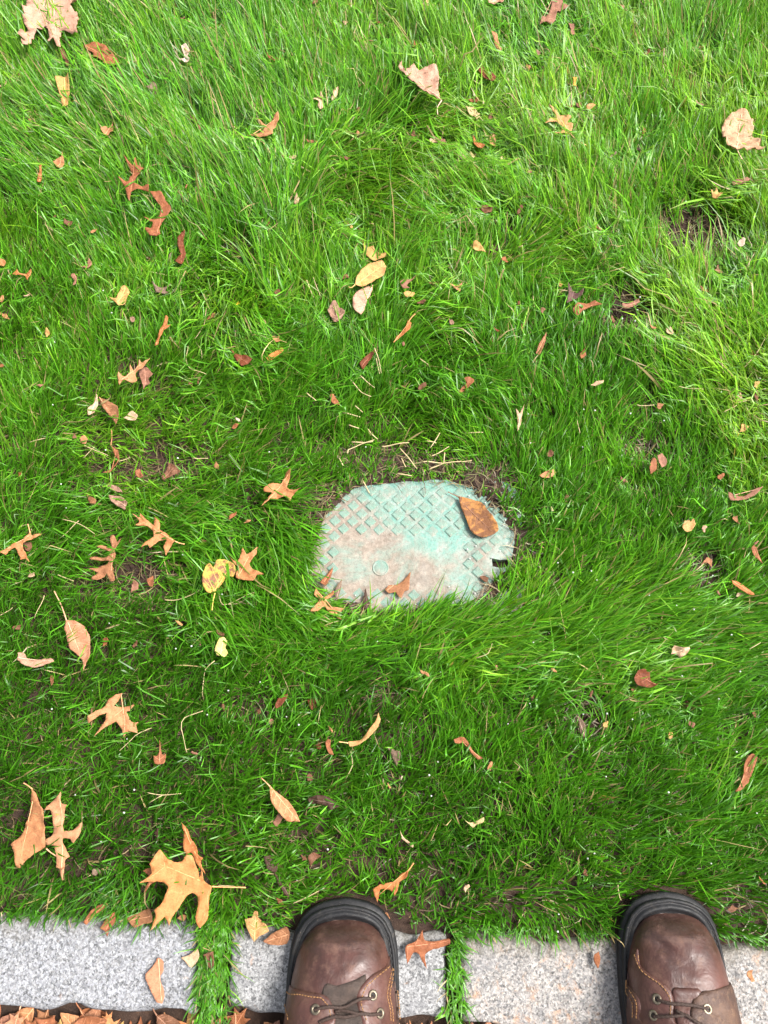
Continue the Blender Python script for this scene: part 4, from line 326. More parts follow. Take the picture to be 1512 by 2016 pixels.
SCRAPS = [(-0.5783, 1.0495, 6.1, 'brown', 23.0, 'tiny brown leaf scrap near the small brown curled leaf'), (-0.5462, 0.9507, 5.9, 'tan', 31.8, 'tiny tan leaf scrap near the pale tan leaf'), (-0.2938, 0.8205, 5.7, 'tan', 34.1, 'tiny tan leaf scrap near the narrow brown curled leaf'), (-0.6034, 1.0272, 7.8, 'pink', 22.6, 'tiny pinkish leaf scrap near the small brown curled leaf'), (-0.2799, 1.1359, 6.2, 'tan', 29.8, 'tiny tan leaf scrap near the brown curved leaf sliver'), (-0.3266, 1.1513, 5.4, 'pinkbrown', 35.0, 'tiny pinkish brown leaf scrap near the grey brown'), (-0.2286, 0.9305, 6.8, 'yellowpale', 29.4, 'tiny pale yellow leaf scrap near the brown forked twisted leaf'), (-0.4636, 0.7613, 7.3, 'brown', 29.1, 'tiny brown leaf scrap near the pinkish pointed leaf tip'), (-0.4262, 0.7465, 6.4, 'tan', 28.7, 'tiny tan leaf scrap near the pinkish pointed leaf tip'), (-0.4895, 0.7797, 4.0, 'brown', 20.6, 'tiny brown leaf scrap near the thin orange leaf sliver'), (-0.0626, 1.1446, 7.1, 'pink', 33.4, 'tiny pinkish leaf scrap near the brown curved leaf sliver'), (-0.0222, 1.1186, 6.2, 'pinkbrown', 23.4, 'tiny pinkish brown leaf scrap near the pale tan leaf sliver'), (0.0473, 1.1043, 7.9, 'rustlt', 27.5, 'tiny rust leaf scrap near the pale tan leaf sliver'), (-0.0077, 1.1517, 4.5, 'rust', 27.4, 'tiny rust leaf scrap near the pale tan leaf sliver'), (-0.1135, 1.1878, 7.2, 'brown', 33.8, 'tiny brown leaf scrap near the brown curved leaf sliver'), (-0.0589, 1.1971, 5.4, 'tan', 23.5, 'tiny tan leaf scrap near the brown curved leaf sliver'), (-0.0408, 0.9321, 5.9, 'tan', 23.7, 'tiny tan leaf scrap near the pale tan leaf sliver'), (-0.1097, 0.9051, 8.4, 'tanbrown', 33.8, 'tiny tan brown leaf scrap near the pale tan leaf sliver'), (-0.1365, 0.8817, 6.7, 'pale', 28.1, 'tiny pale leaf scrap near the pale upright leaf flake'), (0.045, 0.9203, 6.7, 'brown', 33.0, 'tiny brown leaf scrap near the pale yellow leaf flake'), (0.0758, 0.9078, 8.4, 'pale', 33.0, 'tiny pale leaf scrap near the pale yellow leaf flake'), (0.0917, 0.9111, 5.9, 'pinkbrown', 27.4, 'tiny pinkish brown leaf scrap near the pale yellow leaf flake'), (0.1413, 0.992, 6.9, 'orangebrown', 27.2, 'tiny orange brown leaf scrap near the pale crumpled leaf cluster'), (0.1628, 0.953, 5.1, 'brown', 32.4, 'tiny brown leaf scrap near the pale crumpled leaf cluster'), (-0.0399, 0.9767, 6.0, 'brown', 23.5, 'tiny brown leaf scrap near the pale tan leaf sliver'), (0.0903, 0.7825, 6.5, 'tan', 22.8, 'tiny tan leaf scrap near the small brown oval leaf'), (-0.0498, 0.7531, 7.3, 'yellow', 32.8, 'tiny yellow leaf scrap near the yellowish lobed leaf'), (-0.0364, 0.7544, 5.6, 'tan', 23.1, 'tiny tan leaf scrap near the yellowish lobed leaf'), (-0.17, 0.7568, 5.6, 'rust', 32.6, 'tiny rust leaf scrap near the pale upright leaf flake'), (-0.0568, 0.8788, 5.8, 'brown', 28.2, 'tiny brown leaf scrap near the pale upright leaf flake'), (0.1774, 0.8748, 5.0, 'yellowpale', 32.6, 'tiny pale yellow leaf scrap near the narrow tan leaf flake'), (0.0709, 1.2008, 9.0, 'yellowpale', 23.2, 'tiny pale yellow leaf scrap near the small pinkish curled leaf'), (0.1999, 0.7806, 8.1, 'brown', 31.9, 'tiny brown leaf scrap near the small brown oval leaf'), (0.3165, 0.7576, 7.2, 'tanbrown', 22.4, 'tiny tan brown leaf scrap near the purplish brown folded leaf'), (0.4008, 0.9354, 7.6, 'orangebrown', 22.3, 'tiny orange brown leaf scrap near the small pale orange leaf'), (0.2187, 0.8508, 5.8, 'pinkbrown', 33.2, 'tiny pinkish brown leaf scrap near the narrow tan leaf flake'), (0.5083, 1.1059, 7.0, 'tan', 22.3, 'tiny tan leaf scrap near the small pinkish curled leaf'), (0.5699, 1.0041, 7.7, 'yellow', 26.2, 'tiny yellow leaf scrap near the small pale orange leaf'), (0.3205, 0.7156, 7.2, 'pale', 21.9, 'tiny pale leaf scrap near the pinkish brown pinched leaf'), (0.3914, 1.1836, 9.0, 'pinkbrown', 26.4, 'tiny pinkish brown leaf scrap near the small pinkish curled leaf'), (0.4221, 1.0907, 7.0, 'orangebrown', 26.4, 'tiny orange brown leaf scrap near the small pinkish curled leaf'), (0.2454, 1.0807, 6.1, 'pinkgrey', 32.5, 'tiny pinkish grey leaf scrap near the small pinkish curled leaf'), (0.2875, 0.9741, 5.1, 'orangebrown', 32.1, 'tiny orange brown leaf scrap near the small dark brown leaf'), (0.388, 0.8978, 6.7, 'dark', 26.2, 'tiny dark brown leaf scrap near the small pale orange leaf'), (0.3463, 0.883, 6.7, 'grey', 31.9, 'tiny grey leaf scrap near the small pale orange leaf'), (0.4906, 0.986, 7.7, 'pinkgrey', 26.2, 'tiny pinkish grey leaf scrap near the small pale orange leaf'), (0.2289, 1.0586, 7.8, 'tan', 27.0, 'tiny tan leaf scrap near the small pinkish curled leaf'), (-0.4701, 0.4982, 5.3, 'pinkbrown', 27.1, 'tiny pinkish brown leaf scrap near the pale rolled leaf'), (-0.5068, 0.6397, 5.5, 'pale', 28.0, 'tiny pale leaf scrap near the orange brown narrow oak leaf'), (-0.4722, 0.5818, 6.9, 'yellowtan', 23.2, 'tiny yellow tan leaf scrap near the pink upright leaf sliver'), (-0.3397, 0.7041, 6.4, 'brown', 21.0, 'tiny brown leaf scrap near the narrow brown curled leaf'), (-0.2544, 0.508, 6.0, 'brown', 24.6, 'tiny brown leaf scrap near the dark brown leaf'), (-0.4832, 0.3711, 5.8, 'orangebrown', 19.4, 'tiny orange brown leaf scrap near the small tan square leaf scrap'), (-0.2221, 0.382, 6.5, 'tanbrown', 19.3, 'tiny tan brown leaf scrap near the dark brown leaf'), (-0.5322, 0.5325, 6.1, 'orangebrown', 19.7, 'tiny orange brown leaf scrap near the orange brown narrow oak leaf'), (-0.5537, 0.6972, 9.5, 'tanorange', 23.3, 'tiny orange tan leaf scrap near the orange brown narrow oak leaf'), (-0.5403, 0.6116, 10.1, 'tan', 20.0, 'tiny tan leaf scrap near the orange brown narrow oak leaf'), (-0.4163, 0.4241, 4.4, 'brown', 22.2, 'tiny brown leaf scrap near the small tan square leaf scrap'), (-0.353, 0.5996, 6.2, 'pinkgrey', 28.7, 'tiny pinkish grey leaf scrap near the yellow tan leaf'), (-0.3236, 0.37, 5.8, 'orangebrown', 22.3, 'tiny orange brown leaf scrap near the pinkish grey leaf'), (-0.2644, 0.4979, 5.3, 'brown', 29.2, 'tiny brown leaf scrap near the dark brown leaf'), (-0.2015, 0.4382, 5.9, 'rustlt', 23.9, 'tiny rust leaf scrap near the dark brown leaf'), (-0.1972, 0.4471, 4.4, 'white', 24.1, 'tiny whitish leaf scrap near the dark brown leaf'), (-0.2432, 0.6017, 6.2, 'tanbrown', 31.9, 'tiny tan brown leaf scrap near the red brown pointed leaf'), (-0.5452, 0.6359, 7.0, 'tan', 23.5, 'tiny tan leaf scrap near the orange brown narrow oak leaf'), (-0.1497, 0.5669, 6.1, 'tan', 32.1, 'tiny tan leaf scrap near the red brown pointed leaf'), (-0.055, 0.6709, 7.1, 'brown', 26.7, 'tiny brown leaf scrap near the yellowish lobed leaf'), (-0.1502, 0.641, 6.3, 'brown', 33.5, 'tiny brown leaf scrap near the crumpled greyish pink leaf'), (0.0698, 0.6578, 7.1, 'tanbrown', 31.0, 'tiny tan brown leaf scrap near the small tan winged leaf scrap'), (0.0952, 0.5966, 6.9, 'pinkgrey', 25.7, 'tiny pinkish grey leaf scrap near the small tan winged leaf scrap'), (0.0358, 0.6392, 7.8, 'yellow', 31.2, 'tiny yellow leaf scrap near the small pinkish three-pointed leaf piece'), (0.0955, 0.6912, 4.7, 'pale', 22.1, 'tiny pale leaf scrap near the small tan winged leaf scrap'), (0.0269, 0.5624, 4.6, 'pinkbrown', 26.1, 'tiny pinkish brown leaf scrap near the dark rust strip'), (0.0517, 0.4941, 6.7, 'brown', 30.5, 'tiny brown leaf scrap near the brown hooked leaf'), (0.0266, 0.4988, 4.5, 'brown', 21.4, 'tiny brown leaf scrap near the dark rust strip'), (0.0539, 0.6294, 7.0, 'brown', 25.9, 'tiny brown leaf scrap near the small pinkish three-pointed leaf piece'), (0.1572, 0.5823, 5.4, 'rust', 30.4, 'tiny rust leaf scrap near the brown slender pointed leaf'), (0.1744, 0.6955, 7.1, 'orangebrown', 30.5, 'tiny orange brown leaf scrap near the yellowish tan'), (0.1932, 0.5826, 7.7, 'orangebrown', 30.0, 'tiny orange brown leaf scrap near the brown slender pointed leaf'), (0.4582, 0.6517, 7.0, 'tan', 22.5, 'tiny tan leaf scrap near the whitish pink leaf'), (0.2209, 0.3979, 7.3, 'brown', 26.9, 'tiny brown leaf scrap near the pale tan crumpled leaf'), (0.2178, 0.3222, 6.4, 'pale', 23.5, 'tiny pale leaf scrap near the pale tan crumpled leaf'), (0.5071, 0.4956, 6.8, 'yellow', 30.6, 'tiny yellow leaf scrap near the pinkish brown boat-shaped leaf'), (0.483, 0.4345, 7.4, 'yellow', 29.0, 'tiny yellow leaf scrap near the pinkish brown boat-shaped leaf'), (0.5048, 0.4789, 7.5, 'brown', 30.3, 'tiny brown leaf scrap near the pinkish brown boat-shaped leaf'), (0.2395, 0.3374, 5.7, 'brown', 19.8, 'tiny brown leaf scrap near the pale tan crumpled leaf'), (0.398, 0.5795, 7.7, 'pale', 32.5, 'tiny pale leaf scrap near the pinkish brown pinched leaf'), (0.3755, 0.5858, 6.2, 'tan', 31.3, 'tiny tan leaf scrap near the pinkish brown pinched leaf'), (0.3231, 0.6042, 5.4, 'brown', 21.2, 'tiny brown leaf scrap near the pinkish brown pinched leaf'), (0.2236, 0.6136, 5.4, 'pinkbrown', 29.9, 'tiny pinkish brown leaf scrap near the purplish brown folded leaf'), (0.2516, 0.6568, 5.5, 'yellow', 30.0, 'tiny yellow leaf scrap near the purplish brown folded leaf'), (0.37, 0.6792, 4.7, 'orangebrown', 25.7, 'tiny orange brown leaf scrap near the pinkish brown pinched leaf'), (0.1917, 0.6289, 4.7, 'rust', 25.3, 'tiny rust leaf scrap near the brown slender pointed leaf'), (0.5143, 0.5512, 7.6, 'rust', 21.9, 'tiny rust leaf scrap near the whitish pink leaf'), (0.4861, 0.4832, 6.7, 'pale', 21.7, 'tiny pale leaf scrap near the pinkish brown boat-shaped leaf'), (0.3747, 0.4683, 6.7, 'tanbrown', 24.0, 'tiny tan brown leaf scrap near the brownish pink small leaf'), (0.3143, 0.3605, 6.5, 'pinkbrown', 26.7, 'tiny pinkish brown leaf scrap near the orange brown small leaf'), (0.446, 0.3671, 5.8, 'orangebrown', 22.5, 'tiny orange brown leaf scrap near the pinkish brown boat-shaped leaf'), (0.4832, 0.6857, 6.3, 'pinkbrown', 22.6, 'tiny pinkish brown leaf scrap near the whitish pink leaf'), (-0.3445, 0.1479, 5.4, 'orangebrown', 21.5, 'tiny orange brown leaf scrap near the small pinkish scrap'), (-0.4577, 0.1668, 6.1, 'brown', 18.3, 'tiny brown leaf scrap near the pinkish pale boat-curled leaf'), (-0.4048, 0.1016, 5.3, 'tanbrown', 20.8, 'tiny tan brown leaf scrap near the pinkish pale boat-curled leaf'), (-0.2287, 0.1477, 5.4, 'pinkbrown', 18.8, 'tiny pinkish brown leaf scrap near the small pale yellow notched leaf'), (-0.3087, 0.146, 4.7, 'brown', 17.9, 'tiny brown leaf scrap near the small pinkish scrap'), (-0.1977, 0.3117, 7.1, 'rustlt', 23.5, 'tiny rust leaf scrap near the small orange scrap'), (-0.1764, 0.3047, 5.0, 'tan', 23.8, 'tiny tan leaf scrap near the brown curled leaf'), (-0.4472, 0.2335, 4.9, 'pale', 22.2, 'tiny pale leaf scrap near the brown scrap'), (-0.2323, 0.2783, 5.6, 'brown', 20.5, 'tiny brown leaf scrap near the small orange scrap'), (-0.2043, 0.1603, 6.1, 'brown', 19.0, 'tiny brown leaf scrap near the small pale yellow notched leaf'), (-0.2551, 0.1718, 6.8, 'tanyellow', 26.2, 'tiny yellowish tan leaf scrap near the small orange scrap'), (-0.2258, 0.0173, 5.8, 'pinkbrown', 25.5, 'tiny pinkish brown leaf scrap near the small brown trident leaf scrap'), (-0.1944, 0.0686, 5.3, 'brown', 18.2, 'tiny brown leaf scrap near the rust leaf'), (0.2508, 0.0851, 4.6, 'brown', 22.2, 'tiny brown leaf scrap near the greyish tan leaf'), (0.4116, 0.2934, 4.2, 'pink', 27.0, 'tiny pinkish leaf scrap near the pale tan squarish leaf'), (0.4525, 0.3057, 7.8, 'tanbrown', 27.2, 'tiny tan brown leaf scrap near the pinkish brown boat-shaped leaf'), (0.422, 0.2098, 4.8, 'pinkbrown', 22.6, 'tiny pinkish brown leaf scrap near the orange slender leaf'), (0.4763, 0.2737, 4.2, 'pinkbrown', 27.2, 'tiny pinkish brown leaf scrap near the orange brown leaf sliver'), (0.4475, 0.2085, 6.2, 'pale', 22.6, 'tiny pale leaf scrap near the orange slender leaf'), (0.2641, 0.0504, 5.2, 'yellow', 26.2, 'tiny yellow leaf scrap near the greyish tan leaf'), (0.3425, 0.0378, 4.6, 'yellowtan', 17.9, 'tiny yellow tan leaf scrap near the red brown cupped leaf'), (0.3693, 0.0508, 5.2, 'pinkbrown', 18.2, 'tiny pinkish brown leaf scrap near the red brown cupped leaf'), (0.4461, 0.0625, 5.3, 'brown', 21.3, 'tiny brown leaf scrap near the orange brown bent leaf'), (0.1802, 0.0806, 4.0, 'brown', 18.9, 'tiny brown leaf scrap near the greyish tan leaf'), (0.3669, 0.0746, 5.3, 'brown', 18.5, 'tiny brown leaf scrap near the red brown cupped leaf'), (0.3045, 0.0884, 6.0, 'tanbrown', 18.9, 'tiny tan brown leaf scrap near the red brown cupped leaf'), (0.2053, 0.1131, 4.7, 'tan', 27.8, 'tiny tan leaf scrap near the greyish tan leaf'), (-0.0638, 0.0445, 4.6, 'tan', 26.0, 'tiny tan leaf scrap near the small brown curled strip'), (-0.1359, 0.0537, 4.6, 'pinkbrown', 18.2, 'tiny pinkish brown leaf scrap near the rust leaf'), (-0.0871, -0.0101, 5.1, 'brown', 18.2, 'tiny brown leaf scrap near the dark shrivelled grey brown leaf'), (0.0505, 0.11, 6.0, 'tan', 22.9, 'tiny tan leaf scrap near the brown twisted ribbon-like leaf'), (0.1248, 0.003, 5.8, 'tan', 21.7, 'tiny tan leaf scrap near the brown twisted ribbon-like leaf'), (0.0921, -0.128, 4.9, 'pale', 26.7, 'tiny pale leaf scrap near the pale yellow seed wing'), (0.0058, -0.0197, 5.1, 'tan', 21.4, 'tiny tan leaf scrap near the greyish brown leaf'), (-0.078, 0.0255, 4.5, 'rust', 18.4, 'tiny rust leaf scrap near the small brown curled strip'), (0.137, 0.1167, 4.7, 'pinkbrown', 27.8, 'tiny pinkish brown leaf scrap near the brown twisted ribbon-like leaf'), (-0.1509, 0.0657, 5.3, 'brown', 17.9, 'tiny brown leaf scrap near the rust leaf'), (0.0207, -0.0112, 3.2, 'white', 21.4, 'tiny whitish leaf scrap near the greyish brown leaf'), (-0.3267, -0.1113, 5.6, 'grey', 21.9, 'tiny grey leaf scrap near the rust pointed leaf'), (-0.261, -0.0711, 7.5, 'dark', 21.8, 'tiny dark brown leaf scrap near the orange narrow leaf'), (0.2291, -0.1123, 5.0, 'brown', 17.9, 'tiny brown leaf scrap near the orange sliver'), (0.4286, -0.1215, 5.6, 'orangebrown', 20.4, 'tiny orange brown leaf scrap near the orange brown bent leaf'), (0.3899, -0.1506, 6.1, 'brown', 20.8, 'tiny brown leaf scrap near the orange brown bent leaf'), (0.4003, -0.2159, 6.0, 'tan', 21.2, 'tiny tan leaf scrap near the orange sliver'), (-0.0901, -0.0976, 5.0, 'brown', 26.2, 'tiny brown leaf scrap near the brown pointed leaf piece')]
STRAWS = [('near', 26.4, [(-0.0564, 0.4578), (-0.0323, 0.4521)], None), ('near', 24.4, [(-0.0433, 0.4158), (-0.015, 0.4153)], None), ('near', 24.0, [(-0.0488, 0.3983), (-0.0477, 0.4044), (-0.0263, 0.4142), (-0.0127, 0.4204)], None), ('near', 24.8, [(-0.0025, 0.409), (0.0338, 0.4151)], None), ('near', 24.7, [(0.0213, 0.4078), (0.0435, 0.3775)], None), ('near', 23.5, [(0.0504, 0.3876), (0.0797, 0.3859), (0.117, 0.39)], None), ('near', 23.8, [(0.0811, 0.4008), (0.0792, 0.3851)], None), ('near', 23.5, [(0.0593, 0.3768), (0.0797, 0.3859)], None), ('near', 23.2, [(0.0641, 0.395), (0.0871, 0.4096)], None), ('near', 24.8, [(0.0749, 0.4286), (0.062, 0.4065)], None), ('near', 25.2, [(0.109, 0.4297), (0.1329, 0.4285)], None), ('near', 24.6, [(0.0177, 0.3703), (0.0367, 0.3668)], None), ('near', 24.5, [(-0.0281, 0.3608), (-0.0191, 0.3431)], None), ('near', 24.4, [(-0.06, 0.3933), (-0.0541, 0.3812)], None), ('near', 26.7, [(-0.0393, 0.4665), (-0.0289, 0.459)], None), ('near', 25.6, [(-0.047, 0.4395), (-0.0333, 0.4357)], None), ('near', 24.5, [(0.0234, 0.3933), (0.0289, 0.3788)], None), ('near', 25.5, [(-0.0242, 0.437), (-0.015, 0.4246), (-0.0082, 0.4197)], None), ('near', 24.1, [(0.0554, 0.4178), (0.0701, 0.4142)], None), ('mid', 37.4, [(-0.0462, 0.5031), (-0.03, 0.4828), (-0.0173, 0.4752)], None), ('mid', 37.9, [(-0.0324, 0.5062), (-0.0128, 0.4901)], None), ('mid', 39.1, [(-0.013, 0.5488), (-0.0079, 0.5344), (-0.0037, 0.5112)], None), ('mid', 39.0, [(-0.0107, 0.5345), (-0.006, 0.5087)], None), ('mid', 35.9, [(-0.1044, 0.4822), (-0.0915, 0.4709)], None), ('mid', 38.0, [(-0.1327, 0.5416), (-0.1267, 0.5693)], None), ('mid', 39.5, [(-0.1038, 0.6721), (-0.0895, 0.6305)], None), ('mid', 40.0, [(-0.1092, 0.655), (-0.0989, 0.6288)], None), ('mid', 38.0, [(0.0496, 0.5325), (0.0611, 0.5247)], None), ('far', 34.4, [(-0.2711, 0.5555), (-0.2725, 0.5371), (-0.2662, 0.5214), (-0.2423, 0.5111)], 'thin dry stem lying near the red brown pointed leaf'), ('far', 34.9, [(-0.2624, 0.5658), (-0.252, 0.5845), (-0.2483, 0.6335)], 'thin dry stem lying near the red brown pointed leaf'), ('far', 34.9, [(-0.2622, 0.5631), (-0.2517, 0.5473), (-0.2507, 0.5342)], 'thin dry stem lying near the red brown pointed leaf'), ('far', 34.8, [(-0.2867, 0.6198), (-0.2865, 0.6034)], 'thin dry stem lying near the grey brown shrivelled oak leaf'), ('far', 31.8, [(-0.4699, 0.4109), (-0.4508, 0.4194)], 'thin dry stem lying near the small tan square leaf scrap'), ('far', 30.7, [(-0.3979, 0.4077), (-0.3648, 0.3932)], 'thin dry stem lying near the small tan square leaf scrap'), ('far', 31.4, [(-0.3504, 0.3857), (-0.3352, 0.3905)], 'thin dry stem lying near the orange brown hooked leaf curl'), ('far', 32.3, [(-0.2521, 0.3889), (-0.232, 0.3889)], 'thin dry stem lying near the dark brown leaf'), ('far', 30.9, [(-0.3981, 0.3907), (-0.384, 0.4052)], 'thin dry stem lying near the small tan square leaf scrap'), ('far', 31.7, [(-0.4161, 0.3054), (-0.3913, 0.2986), (-0.3701, 0.285)], 'thin dry stem lying near the tan narrow leaf'), ('far', 31.6, [(-0.3917, 0.3021), (-0.415, 0.2794)], 'thin dry stem lying near the tan narrow leaf'), ('far', 31.8, [(-0.4687, 0.2929), (-0.4576, 0.2986), (-0.4509, 0.2895)], 'thin dry stem lying near the brown scrap'), ('far', 31.1, [(-0.4112, 0.2318), (-0.3889, 0.2231)], 'thin dry stem lying near the brown scrap'), ('far', 31.1, [(-0.273, 0.1994), (-0.2551, 0.1998), (-0.2307, 0.2123), (-0.2248, 0.2188)], 'thin dry stem lying near the small orange scrap'), ('far', 31.9, [(-0.2069, 0.2078), (-0.1996, 0.1928), (-0.1749, 0.2035), (-0.16, 0.2099)], 'thin dry stem lying near the small pale yellow notched leaf'), ('far', 31.6, [(-0.2039, 0.1939), (-0.1829, 0.195), (-0.1624, 0.2057)], 'thin dry stem lying near the small pale yellow notched leaf'), ('far', 30.8, [(-0.2058, 0.1241), (-0.2164, 0.1139), (-0.2185, 0.0998), (-0.2183, 0.0818)], 'thin dry stem lying near the small pale yellow notched leaf'), ('far', 30.1, [(-0.2162, 0.065), (-0.2379, 0.0572), (-0.2405, 0.0445), (-0.2318, 0.0176)], 'thin dry stem lying near the small brown trident leaf scrap'), ('far', 30.6, [(-0.4762, 0.1803), (-0.4619, 0.1899)], 'thin dry stem lying near the pinkish pale boat-curled leaf'), ('far', 30.4, [(-0.4239, 0.2049), (-0.4337, 0.1761)], 'thin dry stem lying near the brown scrap'), ('far', 30.3, [(-0.3443, 0.1635), (-0.3261, 0.1687)], 'thin dry stem lying near the small pinkish scrap'), ('far', 29.3, [(-0.2774, 0.0455), (-0.2947, 0.0368), (-0.3109, 0.0195)], 'thin dry stem lying near the small brown trident leaf scrap'), ('far', 37.2, [(0.3376, 1.0234), (0.3531, 0.9898)], 'thin dry stem lying near the small dark brown leaf'), ('far', 40.9, [(-0.3068, 0.8905), (-0.2937, 0.8701), (-0.2692, 0.8284)], 'thin dry stem lying near the brown forked twisted leaf'), ('far', 38.7, [(-0.4269, 0.8973), (-0.4255, 0.8503)], 'thin dry stem lying near the pale tan leaf'), ('far', 37.0, [(-0.4517, 0.8643), (-0.4153, 0.8333)], 'thin dry stem lying near the pale tan leaf'), ('far', 40.6, [(-0.3216, 0.8241), (-0.3046, 0.7999)], 'thin dry stem lying near the narrow brown curled leaf'), ('far', 36.7, [(0.4614, 0.5449), (0.4629, 0.5125)], 'thin dry stem lying near the pinkish brown pinched leaf'), ('far', 36.1, [(0.492, 0.5205), (0.5113, 0.5413), (0.5328, 0.573)], 'thin dry stem lying near the pinkish brown pinched leaf'), ('far', 34.5, [(0.4549, 0.454), (0.4758, 0.4653)], 'thin dry stem lying near the brownish pink small leaf'), ('far', 34.9, [(0.4002, 0.4929), (0.4329, 0.4878)], 'thin dry stem lying near the pale tan slim leaf flake'), ('far', 33.0, [(0.3405, 0.4648), (0.3646, 0.466)], 'thin dry stem lying near the pale tan slim leaf flake'), ('far', 32.3, [(0.2593, 0.4463), (0.261, 0.4241)], 'thin dry stem lying near the pale tan slim leaf flake'), ('far', 30.6, [(-0.1023, -0.144), (-0.0847, -0.1363), (-0.0669, -0.1277)], 'thin dry stem lying near the small orange brown scrap'), ('far', 29.9, [(-0.2745, -0.0269), (-0.2566, -0.0297), (-0.2352, -0.0279)], 'thin dry stem lying near the small brown trident leaf scrap'), ('far', 30.0, [(-0.2566, -0.0297), (-0.2715, -0.038)], 'thin dry stem lying near the small brown trident leaf scrap'), ('far', 31.0, [(-0.1855, -0.125), (-0.1541, -0.1267)], 'thin dry stem lying near the orange narrow leaf'), ('far', 30.3, [(-0.0391, 0.0184), (-0.0369, 0.0032), (-0.0446, -0.0119)], 'thin dry stem lying near the small brown curled strip'), ('far', 29.5, [(0.2627, -0.1245), (0.2633, -0.1364), (0.2641, -0.14)], 'thin dry stem lying near the orange sliver'), ('far', 33.0, [(0.1121, 0.1277), (0.1267, 0.1328), (0.1324, 0.1452)], 'thin dry stem lying near the brown twisted ribbon-like leaf'), ('far', 31.1, [(0.4465, 0.1384), (0.4622, 0.1467)], 'thin dry stem lying near the orange slender leaf'), ('far', 39.2, [(-0.08, 0.8561), (-0.0619, 0.8314)], 'thin dry stem lying near the pale upright leaf flake'), ('far', 38.0, [(0.1392, 0.9658), (0.1561, 0.9332)], 'thin dry stem lying near the pale crumpled leaf cluster')]
PELLETS = [(-0.0364,0.2105,7.2),(-0.0279,0.1986,7.2),(0.0402,0.1986,7.2),(0.0467,0.1999,7.2),(0.1014,0.2085,7.2),(0.1115,0.2006,7.2),(0.1165,0.2131,7.2),(0.1201,0.2759,7.2),(0.1086,0.2711,7.2),(0.1115,0.2588,7.2),(0.1516,0.269,7.2),(0.1654,0.3198,7.2),(0.1602,0.3114,7.2),(0.1572,0.3044,7.2),(0.1406,0.2602,7.2),(0.1131,0.3447,7.2),(0.1344,0.3354,7.2),(0.0123,0.2019,7.2),(0.0835,0.2218,7.2),(0.13,0.2238,7.2),(-0.1678,0.155,24.8),(-0.352,0.089,26.5),(-0.3983,0.0674,28),(-0.3062,0.033,23.1),(-0.2367,0.1427,27.4),(-0.2551,0.1392,30.0),(-0.3421,0.1716,23.9),(-0.2558,0.2582,29.7),(-0.211,0.0607,30.1),(-0.1891,0.0892,23.7),(0.2203,0.2476,29.5),(0.2672,0.2246,32.3),(0.2396,0.236,25.7),(0.3321,0.2059,28.6),(0.3638,0.1924,31.9),(0.263,0.238,25.5),(0.4151,0.2314,28.2),(0.3847,0.1873,31.8),(0.3961,0.2073,24.9),(0.372,0.2085,28.4),(0.4318,0.1115,31.0),(0.4046,0.0796,23.9),(0.3621,0.1064,27.8),(0.4155,0.0184,29.0),(0.2393,0.0617,23.9),(0.267,0.0621,27.5),(0.2959,0.0554,30.4),(0.1758,0.0742,24.3),(0.2314,-0.0976,26.5),(0.2589,-0.0094,30.0),(0.316,-0.0769,23.5),(0.4305,-0.0495,26.7),(0.1939,-0.1543,29.9),(0.1929,-0.1726,23.5),(0.2421,-0.0938,26.5),(0.3299,-0.0267,30.0),(0.0551,-0.0308,23.7),(0.1353,-0.0156,26.6),(-0.1014,0.049,30.5),(-0.1508,0.0995,23.7),(-0.1167,0.0585,27.1),(-0.0446,0.0885,31.0),(0.0635,0.007,24.0),(0.0529,-0.0078,27.0),(-0.0719,-0.1171,30.7),(-0.0982,-0.1205,24.0),(-0.0642,-0.0879,27.4),(-0.0081,0.1475,32.7),(0.0688,0.1115,25.3),(0.2394,-0.0922,26.5),(0.3755,0.7397,36.5),(0.4482,0.8003,28.8),(0.4452,0.7435,32.7),(0.4799,0.7219,37.0),(0.5097,0.7171,29.4),(0.357,0.614,31.9),(0.3331,0.598,35.2),(0.3531,0.5984,28.0),(0.3753,0.5658,32.6),(0.284,0.4584,32.1),(0.2709,0.4631,25.4),(0.1947,0.4546,29.1),(0.1945,0.4112,31.6),(0.2653,0.408,25.3),(0.3325,0.4553,29.2),(0.3751,0.443,33.1),(0.3576,0.3127,24.9),(0.4119,0.5369,33.2),(0.4563,0.4839,35.7),(0.4996,0.5091,28.4),(0.5136,0.5065,31.9),(-0.4477,0.4671,31.3),(-0.2742,0.392,25.3),(-0.4235,0.3542,28.4),(-0.4114,0.3201,31.7),(-0.3717,0.404,24.3),(-0.4583,0.5639,29.0),(-0.3825,0.6083,33.1),(-0.4016,0.6494,25.9),(-0.3563,1.1558,35.8),(-0.3933,1.1101,40.0),(0.0753,0.8377,30.2),(0.0848,0.8296,34.2),(0.1112,0.8401,38.1),(0.2998,0.6625,27.8),(0.3626,0.6345,32.0),(0.4465,0.6038,37.7),(-0.3244,-0.0802,23.6),(-0.2911,-0.024,26.6),(-0.3578,-0.0295,30.1),(-0.3013,-0.0491,23.6),(-0.2031,-0.1674,27.4),(-0.0243,0.4057,30.8),(-0.1529,0.4004,26.0),(-0.2031,0.2072,28.4),(0.1473,0.0501,30.9),(0.1142,-0.0491,23.5),(0.371,-0.1029,26.4),(0.4273,0.1558,31.3),(0.1841,0.1473,25.8),(0.2078,0.1374,29.4)]
FLOWER = (-0.2055, 0.6234)
